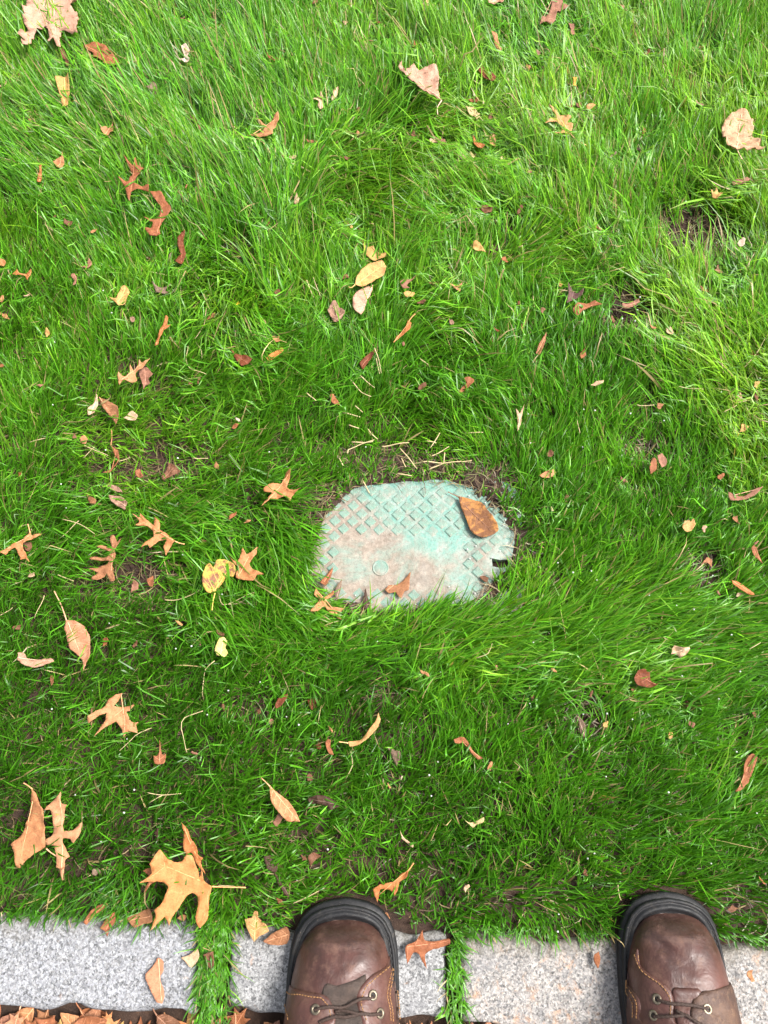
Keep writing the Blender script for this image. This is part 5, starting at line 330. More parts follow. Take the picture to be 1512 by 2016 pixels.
# ============================================================ materials
def soil_mat():
    m = NT('soil'); p = m.pos()
    a = m.noise(55, 8, .7, p); b = m.noise(380, 4, .6, p)
    c = m.ramp(a, [(.3, lin((34, 23, 17))), (.55, lin((60, 42, 32))), (.75, lin((86, 64, 49)))])
    c = m.mix(m.ramp(b, [(.45, (0, 0, 0)), (.7, (1, 1, 1))]), c, lin((58, 42, 32)))
    m.l(c, m.b.inputs['Base Color']); m.b.inputs['Roughness'].default_value = .95
    m.bump(m.noise(240, 6, .7, p), .8, .004); return m.m
def asphalt_mat():
    m = NT('asphalt'); p = m.pos()
    v = m.n('ShaderNodeTexVoronoi'); v.inputs['Scale'].default_value = 170; m.l(p, v.inputs['Vector'])
    c = m.ramp(v.outputs['Color'], [(.2, (.03, .03, .032)), (.8, (.085, .083, .08))])
    m.l(c, m.b.inputs['Base Color']); m.b.inputs['Roughness'].default_value = .9; m.bump(v.outputs['Distance'], .6, .003); return m.m
def grass_mat():
    m = NT('grass'); at = m.n('ShaderNodeAttribute', attribute_name='col')
    m.l(at.outputs['Color'], m.b.inputs['Base Color']); m.b.inputs['Roughness'].default_value = .38
    m.b.inputs['Specular IOR Level'].default_value = .42
    tr = m.n('ShaderNodeBsdfTranslucent')
    tc = m.mix(1.0, at.outputs['Color'], (1.3, 1.15, .45), 'MULTIPLY'); m.l(tc, tr.inputs['Color'])
    ms = m.n('ShaderNodeMixShader'); ms.inputs[0].default_value = .38
    m.l(m.b.outputs[0], ms.inputs[1]); m.l(tr.outputs[0], ms.inputs[2]); m.l(ms.outputs[0], m.out.inputs[0]); return m.m
def granite_mat(name, tint, rust):
    m = NT(name); p = m.obj(); oi = m.n('ShaderNodeObjectInfo')
    ad = m.n('ShaderNodeVectorMath', operation='ADD'); m.l(p, ad.inputs[0]); m.l(oi.outputs['Location'], ad.inputs[1]); p = ad.outputs[0]
    v = m.n('ShaderNodeTexVoronoi'); v.inputs['Scale'].default_value = 400; v.inputs['Randomness'].default_value = 1; m.l(p, v.inputs['Vector'])
    sep = m.n('ShaderNodeSeparateColor'); m.l(v.outputs['Color'], sep.inputs[0])
    g = m.ramp(sep.outputs[0], [(.0, tuple(.045*t for t in tint)), (.16, tuple(.10*t for t in tint)), (.3, tuple(.16*t for t in tint)), (.6, tuple(.25*t for t in tint)), (1, tuple(.42*t for t in tint))])
    v2 = m.n('ShaderNodeTexVoronoi'); v2.inputs['Scale'].default_value = 640; m.l(p, v2.inputs['Vector'])
    s2 = m.n('ShaderNodeSeparateColor'); m.l(v2.outputs['Color'], s2.inputs[0])
    g2 = m.ramp(s2.outputs[1], [(.0, (.05, .051, .055)), (.35, (.18, .18, .185)), (1, (.45, .445, .44))])
    c = m.mix(.5, g, g2)
    n1 = m.noise(30, 5, .6, p); c = m.mix(m.ramp(n1, [(.52, (0, 0, 0)), (.75, (.45, .45, .45))]), c, (.20, .20, .215))
    n2 = m.noise(46, 5, .7, p, 1.2); c = m.mix(m.ramp(n2, [(.66-rust*.1, (0, 0, 0)), (.78-rust*.08, (.5, .5, .5))]), c, lin((196, 150, 110)))
    n3 = m.noise(22, 3, .5, p); c = m.mix(m.ramp(n3, [(.7, (0, 0, 0)), (.8, (.6, .6, .6))]), c, lin((120, 100, 84)))
    # soil and algae smeared on along the lawn edge
    sy = m.n('ShaderNodeSeparateXYZ'); m.l(m.obj(), sy.inputs[0]); mr = m.n('ShaderNodeMapRange'); m.l(sy.outputs[1], mr.inputs[0]); mr.inputs[1].default_value = .0; mr.inputs[2].default_value = .05; mr.inputs[3].default_value = -.35; mr.inputs[4].default_value = .45
    q = m.n('ShaderNodeMath', operation='ADD'); m.l(mr.outputs[0], q.inputs[0]); m.l(m.noise(26, 6, .7, p, .8), q.inputs[1])
    c = m.mix(m.ramp(q.outputs[0], [(.5, (0, 0, 0)), (.95, (.75, .75, .75))]), c, lin((86, 78, 62)))
    m.l(c, m.b.inputs['Base Color']); m.b.inputs['Roughness'].default_value = .8
    h = m.mix(.35, m.noise(150, 6, .75, p), sep.outputs[0]); m.bump(h, 1.0, .0038); return m.m
def lid_mat():
    m = NT('weathered_green_plastic'); p = m.obj(); n = m.noise
    teal = m.ramp(n(60, 6, .7, p), [(.3, lin((88, 140, 126))), (.55, lin((112, 154, 142))), (.75, lin((70, 150, 132)))])
    mud = m.ramp(n(75, 6, .7, p), [(.3, lin((110, 94, 80))), (.55, lin((150, 134, 120))), (.8, lin((178, 168, 156)))])
    chalk = lin((160, 158, 150))
    sx = m.n('ShaderNodeSeparateXYZ'); m.l(p, sx.inputs[0])
    # dried mud lies thickest on the lower left of the lid
    gx = m.n('ShaderNodeMath', operation='MULTIPLY_ADD'); m.l(sx.outputs[0], gx.inputs[0]); gx.inputs[1].default_value = -1.7; gx.inputs[2].default_value = .57
    gy = m.n('ShaderNodeMath', operation='MULTIPLY_ADD'); m.l(sx.outputs[1], gy.inputs[0]); gy.inputs[1].default_value = -2.8; m.l(gx.outputs[0], gy.inputs[2])
    nn = m.n('ShaderNodeMath', operation='MULTIPLY_ADD'); m.l(n(17, 6, .65, p, .6), nn.inputs[0]); nn.inputs[1].default_value = 1.7; nn.inputs[2].default_value = -.86
    sm = m.n('ShaderNodeMath', operation='ADD'); m.l(gy.outputs[0], sm.inputs[0]); m.l(nn.outputs[0], sm.inputs[1])
    c = m.mix(m.ramp(n(46, 6, .7, p, .6), [(.44, (0, 0, 0)), (.66, (.8, .8, .8))]), teal, chalk)
    # faded raised faces keep the strong green
    zz = m.n('ShaderNodeMapRange'); m.l(sx.outputs[2], zz.inputs[0]); zz.inputs[1].default_value = .0004; zz.inputs[2].default_value = .0012
    top = m.n('ShaderNodeMath', operation='MULTIPLY'); m.l(zz.outputs[0], top.inputs[0]); m.l(m.ramp(n(34, 4, .6, p), [(.40, (.0, .0, .0)), (.64, (.85, .85, .85))]), top.inputs[1])
    c = m.mix(top.outputs[0], c, lin((70, 160, 140)))
    c = m.mix(m.ramp(sm.outputs[0], [(.38, (0, 0, 0)), (.75, (.95, .95, .95))]), c, mud)
    fl = m.ramp(n(130, 4, .7, p, 1.5), [(.6, (0, 0, 0)), (.72, (.8, .8, .8))]); c = m.mix(fl, c, lin((176, 164, 152)))
    sc = m.n('ShaderNodeMapping'); sc.inputs['Scale'].default_value = (9, 90, 9); sc.inputs['Rotation'].default_value = (0, 0, .5); m.l(p, sc.inputs[0])
    c = m.mix(m.ramp(n(6, 3, .5, sc.outputs[0], .5), [(.7, (0, 0, 0)), (.76, (.6, .6, .6))]), c, lin((64, 150, 132)))
    # damp grimy blotches
    c = m.mix(m.ramp(n(20, 5, .7, p, 1), [(.52, (0, 0, 0)), (.72, (.6, .6, .6))]), c, lin((96, 88, 80)))
    c = m.mix(m.ramp(n(260, 5, .75, p), [(.5, (0, 0, 0)), (.7, (.55, .55, .55))]), c, lin((84, 72, 62)))
    c = m.mix(m.ramp(n(14, 3, .5, p, .4), [(.62, (0, 0, 0)), (.72, (.35, .35, .35))]), c, lin((186, 182, 174)))
    c = m.mix(1.0, c, (.81, .81, .80), 'MULTIPLY')
    m.l(c, m.b.inputs['Base Color']); m.b.inputs['Roughness'].default_value = .62
    m.bump(n(190, 6, .75, p), .7, .0016); return m.m
def leather_mat():
    m = NT('worn_brown_leather'); p = m.obj()
    a = m.noise(16, 5, .6, p); b = m.noise(70, 6, .7, p); f = m.noise(420, 3, .6, p)
    c = m.ramp(a, [(.3, lin((52, 32, 27))), (.5, lin((78, 51, 44))), (.72, lin((102, 71, 63)))])
    c = m.mix(m.ramp(b, [(.5, (0, 0, 0)), (.75, (.7, .7, .7))]), c, lin((116, 90, 75)))
    c = m.mix(m.ramp(m.noise(9, 4, .6, p), [(.55, (0, 0, 0)), (.75, (.55, .55, .55))]), c, lin((40, 31, 26)))
    c = m.mix(m.ramp(f, [(.72, (0, 0, 0)), (.8, (.35, .35, .35))]), c, lin((150, 126, 110)))
    # oily dark stain that has soaked into the toe
    sx = m.n('ShaderNodeSeparateXYZ'); m.l(p, sx.inputs[0]); mr = m.n('ShaderNodeMapRange'); m.l(sx.outputs[1], mr.inputs[0]); mr.inputs[1].default_value = -.075; mr.inputs[2].default_value = -.005; mr.inputs[3].default_value = -.45; mr.inputs[4].default_value = .55
    q = m.n('ShaderNodeMath', operation='MULTIPLY_ADD'); m.l(m.noise(45, 5, .65, p), q.inputs[0]); q.inputs[1].default_value = 1.3; m.l(mr.outputs[0], q.inputs[2])
    c = m.mix(m.ramp(q.outputs[0], [(.5, (0, 0, 0)), (1.0, (.55, .55, .55))]), c, lin((40, 32, 25)))
    c = m.mix(1.0, c, (.86, .76, .74), 'MULTIPLY')
    m.l(c, m.b.inputs['Base Color']); m.l(m.ramp(b, [(.3, (.34,)*3), (.7, (.62,)*3)]), m.b.inputs['Roughness'])
    mp = m.n('ShaderNodeMapping'); mp.inputs['Scale'].default_value = (10, 55, 24); mp.inputs['Rotation'].default_value = (0, 0, .25); m.l(p, mp.inputs[0])
    h = m.mix(.22, m.noise(42, 4, .6, p, .8), m.mix(.45, m.noise(330, 3, .6, p), m.noise(1.6, 3, .55, mp.outputs[0], 1.0))); m.bump(h, .7, .0026); return m.m
def scuffed_mat():
    m = NT('scuffed_brown_leather'); p = m.obj()
    a = m.noise(24, 6, .65, p)
    c = m.ramp(a, [(.3, lin((44, 29, 23))), (.5, lin((68, 46, 36))), (.72, lin((98, 72, 54)))])
    c = m.mix(m.ramp(m.noise(140, 4, .7, p), [(.55, (0, 0, 0)), (.75, (.5, .5, .5))]), c, lin((128, 100, 76)))
    m.l(c, m.b.inputs['Base Color']); m.b.inputs['Roughness'].default_value = .62
    v = m.n('ShaderNodeTexVoronoi', feature='DISTANCE_TO_EDGE'); v.inputs['Scale'].default_value = 130; m.l(p, v.inputs['Vector'])
    h = m.mix(.16, m.noise(120, 6, .75, p, 1.2), m.ramp(v.outputs[0], [(0, (0, 0, 0)), (.12, (1, 1, 1))])); m.bump(h, .6, .0018); return m.m
def tongue_mat():
    m = NT('creased_grey_brown_leather'); p = m.obj()
    c = m.ramp(m.noise(60, 6, .7, p), [(.3, lin((38, 29, 24))), (.6, lin((64, 50, 42))), (.8, lin((88, 72, 60)))])
    m.l(c, m.b.inputs['Base Color']); m.b.inputs['Roughness'].default_value = .7; m.bump(m.noise(110, 6, .8, p, 1.5), .8, .002); return m.m
def rubber_mat():
    m = NT('black_rubber'); p = m.obj()
    c = m.ramp(m.noise(60, 6, .7, p), [(.35, (.007, .007, .008)), (.6, (.014, .014, .015)), (.8, (.045, .043, .04))])
    c = m.mix(m.ramp(m.noise(500, 2, .6, p), [(.66, (0, 0, 0)), (.78, (.6, .6, .6))]), c, (.16, .13, .10))
    c = m.mix(m.ramp(m.noise(34, 5, .7, p), [(.54, (0, 0, 0)), (.72, (.45, .45, .45))]), c, (.075, .064, .05))
    m.l(c, m.b.inputs['Base Color']); m.l(m.ramp(m.noise(90, 5, .6, p), [(.3, (.42,)*3), (.7, (.7,)*3)]), m.b.inputs['Roughness']); m.b.inputs['Specular IOR Level'].default_value = .3
    m.bump(m.noise(260, 5, .7, p), .25, .001); return m.m
def flat_mat(name, c, rough=.7, metal=0, var=.25, scale=200, bump=.3):
    m = NT(name); p = m.obj(); a = m.noise(scale, 5, .65, p)
    m.l(m.ramp(a, [(.3, tuple(v*(1-var) for v in c)), (.7, tuple(min(1, v*(1+var)) for v in c))]), m.b.inputs['Base Color'])
    m.b.inputs['Roughness'].default_value = rough; m.b.inputs['Metallic'].default_value = metal
    if bump: m.bump(a, bump, .0008)
    return m.m
PAL = dict(pink=((226,176,146),(206,150,120)), tan=((212,150,96),(190,122,72)), orange=((204,128,60),(176,96,42)), rust=((138,68,30),(108,50,26)),
  rustlt=((178,104,58),(146,80,46)), brown=((140,92,60),(112,72,48)), dark=((84,58,42),(64,46,36)), yellow=((218,178,96),(196,142,70)),
  yellowtan=((226,178,92),(206,140,84)), yellowbrown=((222,184,62),(150,98,70)), paleyellow=((236,222,128),(226,204,104)), yellowpale=((222,202,140),(200,168,106)),
  yellowbright=((236,196,60),(220,160,50)), pale=((222,190,150),(196,156,116)), white=((228,204,184),(204,172,150)), grey=((150,124,102),(120,98,80)),
  tanyellow=((218,168,100),(200,140,76)), palemottle=((224,184,140),(194,142,102)), pinkbrown=((176,122,94),(146,96,74)), pinkgrey=((178,138,112),(146,108,86)),
  tanbrown=((180,122,76),(146,92,56)), orangebrown=((178,106,58),(140,80,46)), orangeyellow=((214,148,58),(184,106,40)), tanorange=((216,148,88),(192,116,60)),
  purple=((120,86,80),(92,64,62)), lidleaf=((124,78,46),(188,126,54)), tanfold=((206,142,84),(172,108,66)), tanpink=((216,156,108),(196,132,86)),
  orangetan=((222,150,78),(204,124,58)), pinktan=((214,150,108),(192,124,84)), pinkpale=((214,164,132),(190,138,106)))
_lm = {}
def leaf_mat(pal):
    if pal in _lm: return _lm[pal]
    a, b = (tuple(v*.74 for v in lin((min(255, c[0]+8), c[1]+(c[0]-c[1])*.12+3, c[2]+(c[0]-c[2])*.14))) for c in PAL[pal])
    m = NT('dry_leaf_'+pal); p = m.obj(); oi = m.n('ShaderNodeObjectInfo')
    ad = m.n('ShaderNodeVectorMath', operation='ADD'); m.l(p, ad.inputs[0]); m.l(oi.outputs['Location'], ad.inputs[1]); p = ad.outputs[0]
    st = [(.3, (0, 0, 0)), (.72, (1, 1, 1))] if pal not in ('lidleaf', 'yellowbrown') else [(.46, (0, 0, 0)), (.56, (1, 1, 1))]
    c = m.mix(m.ramp(m.noise(70, 5, .65, p, .5), st), a, b)
    c = m.mix(m.ramp(m.noise(330, 4, .7, p), [(.5, (0, 0, 0)), (.72, (.5, .5, .5))]), c, tuple(v*.45 for v in b))
    c = m.mix(m.ramp(m.noise(120, 6, .75, p, .8), [(.54, (0, 0, 0)), (.7, (.55, .55, .55))]), c, tuple(min(.7, v*1.35+.03) for v in a))
    vo = m.n('ShaderNodeTexVoronoi', feature='DISTANCE_TO_EDGE'); vo.inputs['Scale'].default_value = 420; m.l(p, vo.inputs['Vector'])
    c = m.mix(m.ramp(vo.outputs[0], [(0, (.35, .35, .35)), (.09, (0, 0, 0))]), c, tuple(v*.55 for v in b))
    sp = .64 if pal in ('palemottle', 'pink', 'yellowbrown') else .70
    c = m.mix(m.ramp(m.noise(210, 2, .5, p), [(sp, (0, 0, 0)), (sp+.05, (.6, .6, .6))]), c, lin((92, 58, 38)))
    m.l(c, m.b.inputs['Base Color']); m.b.inputs['Roughness'].default_value = .62; m.b.inputs['Specular IOR Level'].default_value = .3
    m.bump(m.noise(230, 6, .75, p), .6, .0018)
    tr = m.n('ShaderNodeBsdfTranslucent'); m.l(c, tr.inputs['Color'])
    ms = m.n('ShaderNodeMixShader'); ms.inputs[0].default_value = .22
    m.l(m.b.outputs[0], ms.inputs[1]); m.l(tr.outputs[0], ms.inputs[2]); m.l(ms.outputs[0], m.out.inputs[0])
    v = flat_mat('leaf_vein_'+pal, tuple(min(.8, x*1.15+.02) for x in a), .6, 0, .2, 300, 0)
    _lm[pal] = (m.m, v); return _lm[pal]
M_SOIL, M_GRASS, M_LID = soil_mat(), grass_mat(), lid_mat()
# ============================================================ ground, street
def kerb_y(x): return KERB_Y0+KERB_SL*x                 # centre line of the kerb
def ground_z(x, y):
    z = (vnoise(x, y, .16, 1)-.5)*.016+(vnoise(x, y, .05, 2)-.5)*.007
    for (cx, cy, rx, ry, dens, dip) in HOLES:
        d = np.hypot((x-cx)/rx, (y-cy)/ry); z = z-dip*np.exp(-d*d*1.2)
    sdl = poly_sd(x, y, LID_VIS); k = np.clip((sdl+.018)/.03, 0, 1); k = k*k*(3-2*k)
    near = np.clip(1-sdl/.06, 0, 1)
    z = z*(1-near)+near*(-.010+.019*k+(vnoise(x, y, .02, 5)-.5)*.006*k)
    yk = y-kerb_y(x); f = np.clip((yk-.02)/.06, 0, 1); z = z*f+(1-f)*(-.004)
    return np.where(yk < -.040, -.075, np.where(yk < .035, np.minimum(z, -.006), z))
def grid_sheet(name, xs, ys, zf, mat):
    X, Y = np.meshgrid(xs, ys); Z = zf(X, Y); n, m_ = X.shape
    V = np.stack([X, Y, Z], -1).reshape(-1, 3); i = np.arange(n*m_).reshape(n, m_)
    F = np.stack([i[:-1, :-1], i[:-1, 1:], i[1:, 1:], i[1:, :-1]], -1).reshape(-1, 4)
    return mesh_obj(name, V.tolist(), F.tolist(), mat, smooth=True)
xs = np.concatenate([np.arange(-2.2, -.85, .03), np.arange(-.85, .85, .008), np.arange(.85, 2.21, .03)])
ys = np.concatenate([np.arange(-.30, 1.45, .008), np.arange(1.45, 2.6, .03)])
tag(grid_sheet('ground', xs, ys, ground_z, M_SOIL), 'dark brown soil under the lawn grass', kind='structure')
def far_ground(name, x0, x1, y0, y1, z, mat):
    return mesh_obj(name, [(x0, y0, z), (x1, y0, z), (x1, y1, z), (x0, y1, z)], [(0, 1, 2, 3)], mat)
mlg = NT('distant_turf'); mlg.l(mlg.ramp(mlg.noise(30, 6, .7, mlg.pos()), [(.3, (.02, .05, .008)), (.7, (.06, .14, .02))]), mlg.b.inputs['Base Color']); mlg.b.inputs['Roughness'].default_value = .9
tag(far_ground('terrain', -60, 60, -.1, 90, -.03, mlg.m), 'wide green lawn stretching away', kind='structure')
tag(far_ground('road', -60, 60, -40, -.12, -.022, asphalt_mat()), 'dark asphalt road beside the kerb', kind='structure')
n_ = 90; xs_ = np.linspace(-1.4, 1.4, n_); Vd = [(x, kerb_y(x)-.02, -.019) for x in xs_]+[(x, kerb_y(x)-.11-.05*float(vnoise(np.array(x), np.array(0.), .07, 3)), -.019) for x in xs_]
tag(mesh_obj('gutter_dirt', Vd, [(k+n_, k+n_+1, k+1, k) for k in range(n_-1)], M_SOIL), 'dark dirt gathered in the gutter along the kerb', kind='structure')
# ============================================================ granite kerb blocks
def granite_block(corners, label, seed, mat, top=.007):
    """corners: near-left, near-right, far-right, far-left (x, y)"""
    c = [Vector(p) for p in corners]; ctr = sum(c, Vector((0, 0)))/4; c = [p-ctr for p in c]
    bm = bmesh.new(); nx, ny, nz = 34, 16, 12; H = .14
    bmesh.ops.create_cube(bm, size=1)
    for ax, k in ((0, nx), (1, ny), (2, nz)):
        es = [e for e in bm.edges if abs((e.verts[0].co-e.verts[1].co)[ax]) > .5]
        bmesh.ops.subdivide_edges(bm, edges=es, cuts=k, use_grid_fill=True)
    for v in bm.verts:
        u, w_, h = v.co.x+.5, v.co.y+.5, v.co.z+.5
        p = (c[0]*(1-u)+c[1]*u)*(1-w_)+(c[3]*(1-u)+c[2]*u)*w_
        z = top-H*(1-h); q = Vector((p.x, p.y, z))
        du, dw, dh = min(u, 1-u)*.23, min(w_, 1-w_)*.095, (1-h)*H
        # rounded, chipped arrises
        s = seed*3.7; nv = Vector((q.x*38+s, q.y*38, q.z*38))
        R = .007+.007*max(0, noise.noise(nv*.6))
        for (a, b, ax) in ((du, dh, 'x'), (dw, dh, 'y'), (du, dw, 'xy')):
            if a < R and b < R:
                k = R-math.hypot(R-a, R-b)
                if k < 0:
                    sc = -k
                    if ax == 'x': q.x -= math.copysign(sc*.7, q.x); q.z -= sc*.7
                    elif ax == 'y': q.y -= math.copysign(sc*.7, q.y); q.z -= sc*.7
                    else: q.x -= math.copysign(sc*.7, q.x); q.y -= math.copysign(sc*.7, q.y)
        n3 = noise.fractal(nv*1.2, 1, 2, 4)
        edge = max(0, 1-min(du, dw)/.02)
        q.z += (n3*.0022-edge*abs(noise.noise(nv*.9+Vector((5, 5, 5))))*.006) if h > .95 else 0
        q.x += noise.noise(nv+Vector((9, 0, 0)))*.0025*(1 if du < .001 else 0); q.y += noise.noise(nv*.8+Vector((0, 9, 0)))*.009*(1 if dw < .001 else 0)
        v.co = q
    me = bpy.data.meshes.new('granite_block'); bm.to_mesh(me); bm.free(); me.materials.append(mat)
    me.polygons.foreach_set('use_smooth', [True]*len(me.polygons))
    o = bpy.data.objects.new('granite_block', me); COL.objects.link(o); o.location = (ctr.x, ctr.y, 0)
    return tag(o, label, 'kerb stone', 'granite kerb blocks in a row')
GR = [granite_mat('blue_grey_granite', (.94, .97, 1.06), 0), granite_mat('grey_granite', (1, 1, 1), .35), granite_mat('warm_granite', (1.12, 1.0, .88), 1.1)]
for i, (cs, lb, g) in enumerate(BLOCKS): granite_block(cs, lb, i+1, GR[g])
for sgn, base in ((-1, BLOCKS[0][0]), (1, BLOCKS[-1][0])):                  # the row runs on past the frame
    for k in range(1, 5):
        dx = sgn*.255*k; cs = [(x+dx, y+dx*KERB_SL) for x, y in base]
        granite_block(cs, 'granite kerb block far along the row on the %s side' % ('big orange oak leaf' if sgn < 0 else 'rusty block'), 20+k*2+sgn, GR[(k+1) % 3])
# ============================================================ irrigation box lid
def rrect(hx, hy, r, n=8):
    P = []
    for (sx, sy, a0) in ((1, 1, 0), (-1, 1, 90), (-1, -1, 180), (1, -1, 270)):
        for k in range(n+1):
            a = math.radians(a0+90*k/n); P.append((sx*(hx-r)+r*math.cos(a), sy*(hy-r)+r*math.sin(a)))
    return P
LT = .004
lid = empty('valve_box_lid', (LID_C[0], LID_C[1], LT), math.radians(-1.5))
tag(lid, 'weathered green plastic irrigation box lid with raised squares set in the lawn', 'lid')
hx, hy = .141, .094
KH = [(LID_KEY[0]-.009, LID_KEY[1]-.005), (LID_KEY[0]+.002, LID_KEY[1]-.007), (LID_KEY[0]+.012, LID_KEY[1]-.004), (LID_KEY[0]+.011, LID_KEY[1]+.005), (LID_KEY[0]+.001, LID_KEY[1]+.004), (LID_KEY[0]-.010, LID_KEY[1]+.006)]
inner = [(x, y) for x in np.arange(-hx+.004, hx-.003, .006) for y in np.arange(-hy+.004, hy-.003, .006)
         if not (abs(x-LID_KEY[0]) < .016 and abs(y-LID_KEY[1]) < .011) and not (abs(x) > hx-.03 and abs(y) > hy-.03)]
v2, f2 = cdt(rrect(hx, hy, .03), inner, [KH])
f2 = [f for f in f2 if not in_poly(np.array([np.mean([v2[i][0] for i in f])]), np.array([np.mean([v2[i][1] for i in f])]), KH)[0]]
warp = lambda x, y: (vnoise(x, y, .045, 3)-.5)*.0012
V, F = plate(v2, f2, warp, lambda x, y: -.02)
mesh_obj('plate', V, F, M_LID, lid)
# dark cavity of the box under the keyhole
Vc = [(x*1.25-.25*LID_KEY[0], y*1.25-.25*LID_KEY[1], -.022) for x, y in KH]+[(x*1.25-.25*LID_KEY[0], y*1.25-.25*LID_KEY[1], -.07) for x, y in KH]
nk = len(KH); mesh_obj('key_pocket', Vc, [tuple(range(nk, 2*nk))]+[(k, (k+1) % nk, nk+(k+1) % nk, nk+k) for k in range(nk)], flat_mat('black_cavity', (.012, .011, .01), .9, 0, .3, 100, 0), lid)
def stud_mesh(s, h):
    a, b = s/2, s/2-.0012
    V = [(-a, -a, -.001), (a, -a, -.001), (a, a, -.001), (-a, a, -.001), (-a, -a, h*.45), (a, -a, h*.45), (a, a, h*.45), (-a, a, h*.45), (-b, -b, h), (b, -b, h), (b, b, h), (-b, b, h)]
    F = [(8, 9, 10, 11)]
    for k in range(4):
        k2 = (k+1) % 4; F += [(k, k2, 4+k2, 4+k), (4+k, 4+k2, 8+k2, 8+k)]
    me = bpy.data.meshes.new('raised_square'); me.from_pydata(V, [], F); me.materials.append(M_LID); return me
P = .0235
for i in range(-12, 13):
    for j in range(-12, 13):
        # square lattice turned 45 degrees
        x, y = (i+j)*P*.5*1.0, (i-j)*P*.5*.92
        if abs(x) > hx-.012 or abs(y) > hy-.010 or (abs(x) > hx-.028 and abs(y) > hy-.028): continue
        if -.098 < x < .062 and -.062 < y < .018: continue                 # plain field in the middle
        if abs(x-LID_KEY[0]) < .020 and abs(y-LID_KEY[1]) < .017: continue
        buried = (x < -.02 and y < -.05) or x < -.12                        # dried mud fills the low side
        h = (.0004 if buried or rng.random() < .16 else .0016)*(.5+.6*rng.random())
        o = bpy.data.objects.new('raised_square', stud_mesh(.0113, h)); COL.objects.link(o); o.parent = lid
        o.location = (x, y, float(warp(x, y))); o.rotation_euler = (0, 0, math.radians(45+rng.normal(0, 1.5)))
# round plug
ring = []
for r, z in ((.0105, -.0008), (.0105, .0002), (.0096, .0004), (.0088, -.0003), (.0080, -.0003), (.0072, .0001), (.004, .0002)):
    ring.append([(r*math.cos(a), r*math.sin(a), z) for a in np.linspace(0, 2*math.pi, 28, endpoint=False)])
V = [p for q in ring for p in q]+[(0, 0, .0002)]; F = []
for q in range(len(ring)-1):
    for k in range(28): F.append((q*28+k, q*28+(k+1) % 28, (q+1)*28+(k+1) % 28, (q+1)*28+k))
for k in range(28): F.append(((len(ring)-1)*28+k, (len(ring)-1)*28+(k+1) % 28, len(V)-1))
mesh_obj('bolt_plug', V, F, M_LID, lid, True, (LID_PLUG[0], LID_PLUG[1], .0003))
# ============================================================ boots
M_LEA, M_SCU, M_TON, M_RUB = leather_mat(), scuffed_mat(), tongue_mat(), rubber_mat()
M_EYE = flat_mat('aged_metal', lin((120, 110, 94)), .42, .8, .3, 300, .2)
M_LACE = flat_mat('brown_lace', lin((52, 36, 28)), .75, 0, .35, 900, .8)
M_THR = flat_mat('tan_thread', lin((140, 102, 64)), .8, 0, .3, 600, .3)
M_LIN = flat_mat('dark_lining', (.02, .017, .015), .9, 0, .3, 200, .3)
SD = np.array([0, 2, 5, 10, 18, 30, 45, 65, 100, 130, 165, 200, 245, 285, 305, 314, 318.])
SW = np.array([0, 17, 27, 37, 45.5, 52, 56.5, 59, 60.5, 59, 52, 46, 44, 42, 33, 20, 0.])
UD = np.array([15, 16, 18.5, 22, 28, 38, 52, 70, 92, 115, 140, 170, 205, 245, 285, 303, 311.])
UW = np.array([0, 13, 24, 31.5, 38.5, 45, 50, 54, 57.5, 59.5, 58.5, 53, 46.5, 43.5, 40.5, 30, 12.])
HD = np.array([15, 18, 24, 34, 48, 66, 90, 115, 140, 170, 205, 245, 285, 303, 311.])
HH = np.array([27, 33, 44, 56, 65, 71, 77, 84, 94, 110, 128, 140, 140, 140, 140.])
def up_W(d): return np.interp(d, UD, UW)
def up_H(d): return np.interp(d, HD, HH)
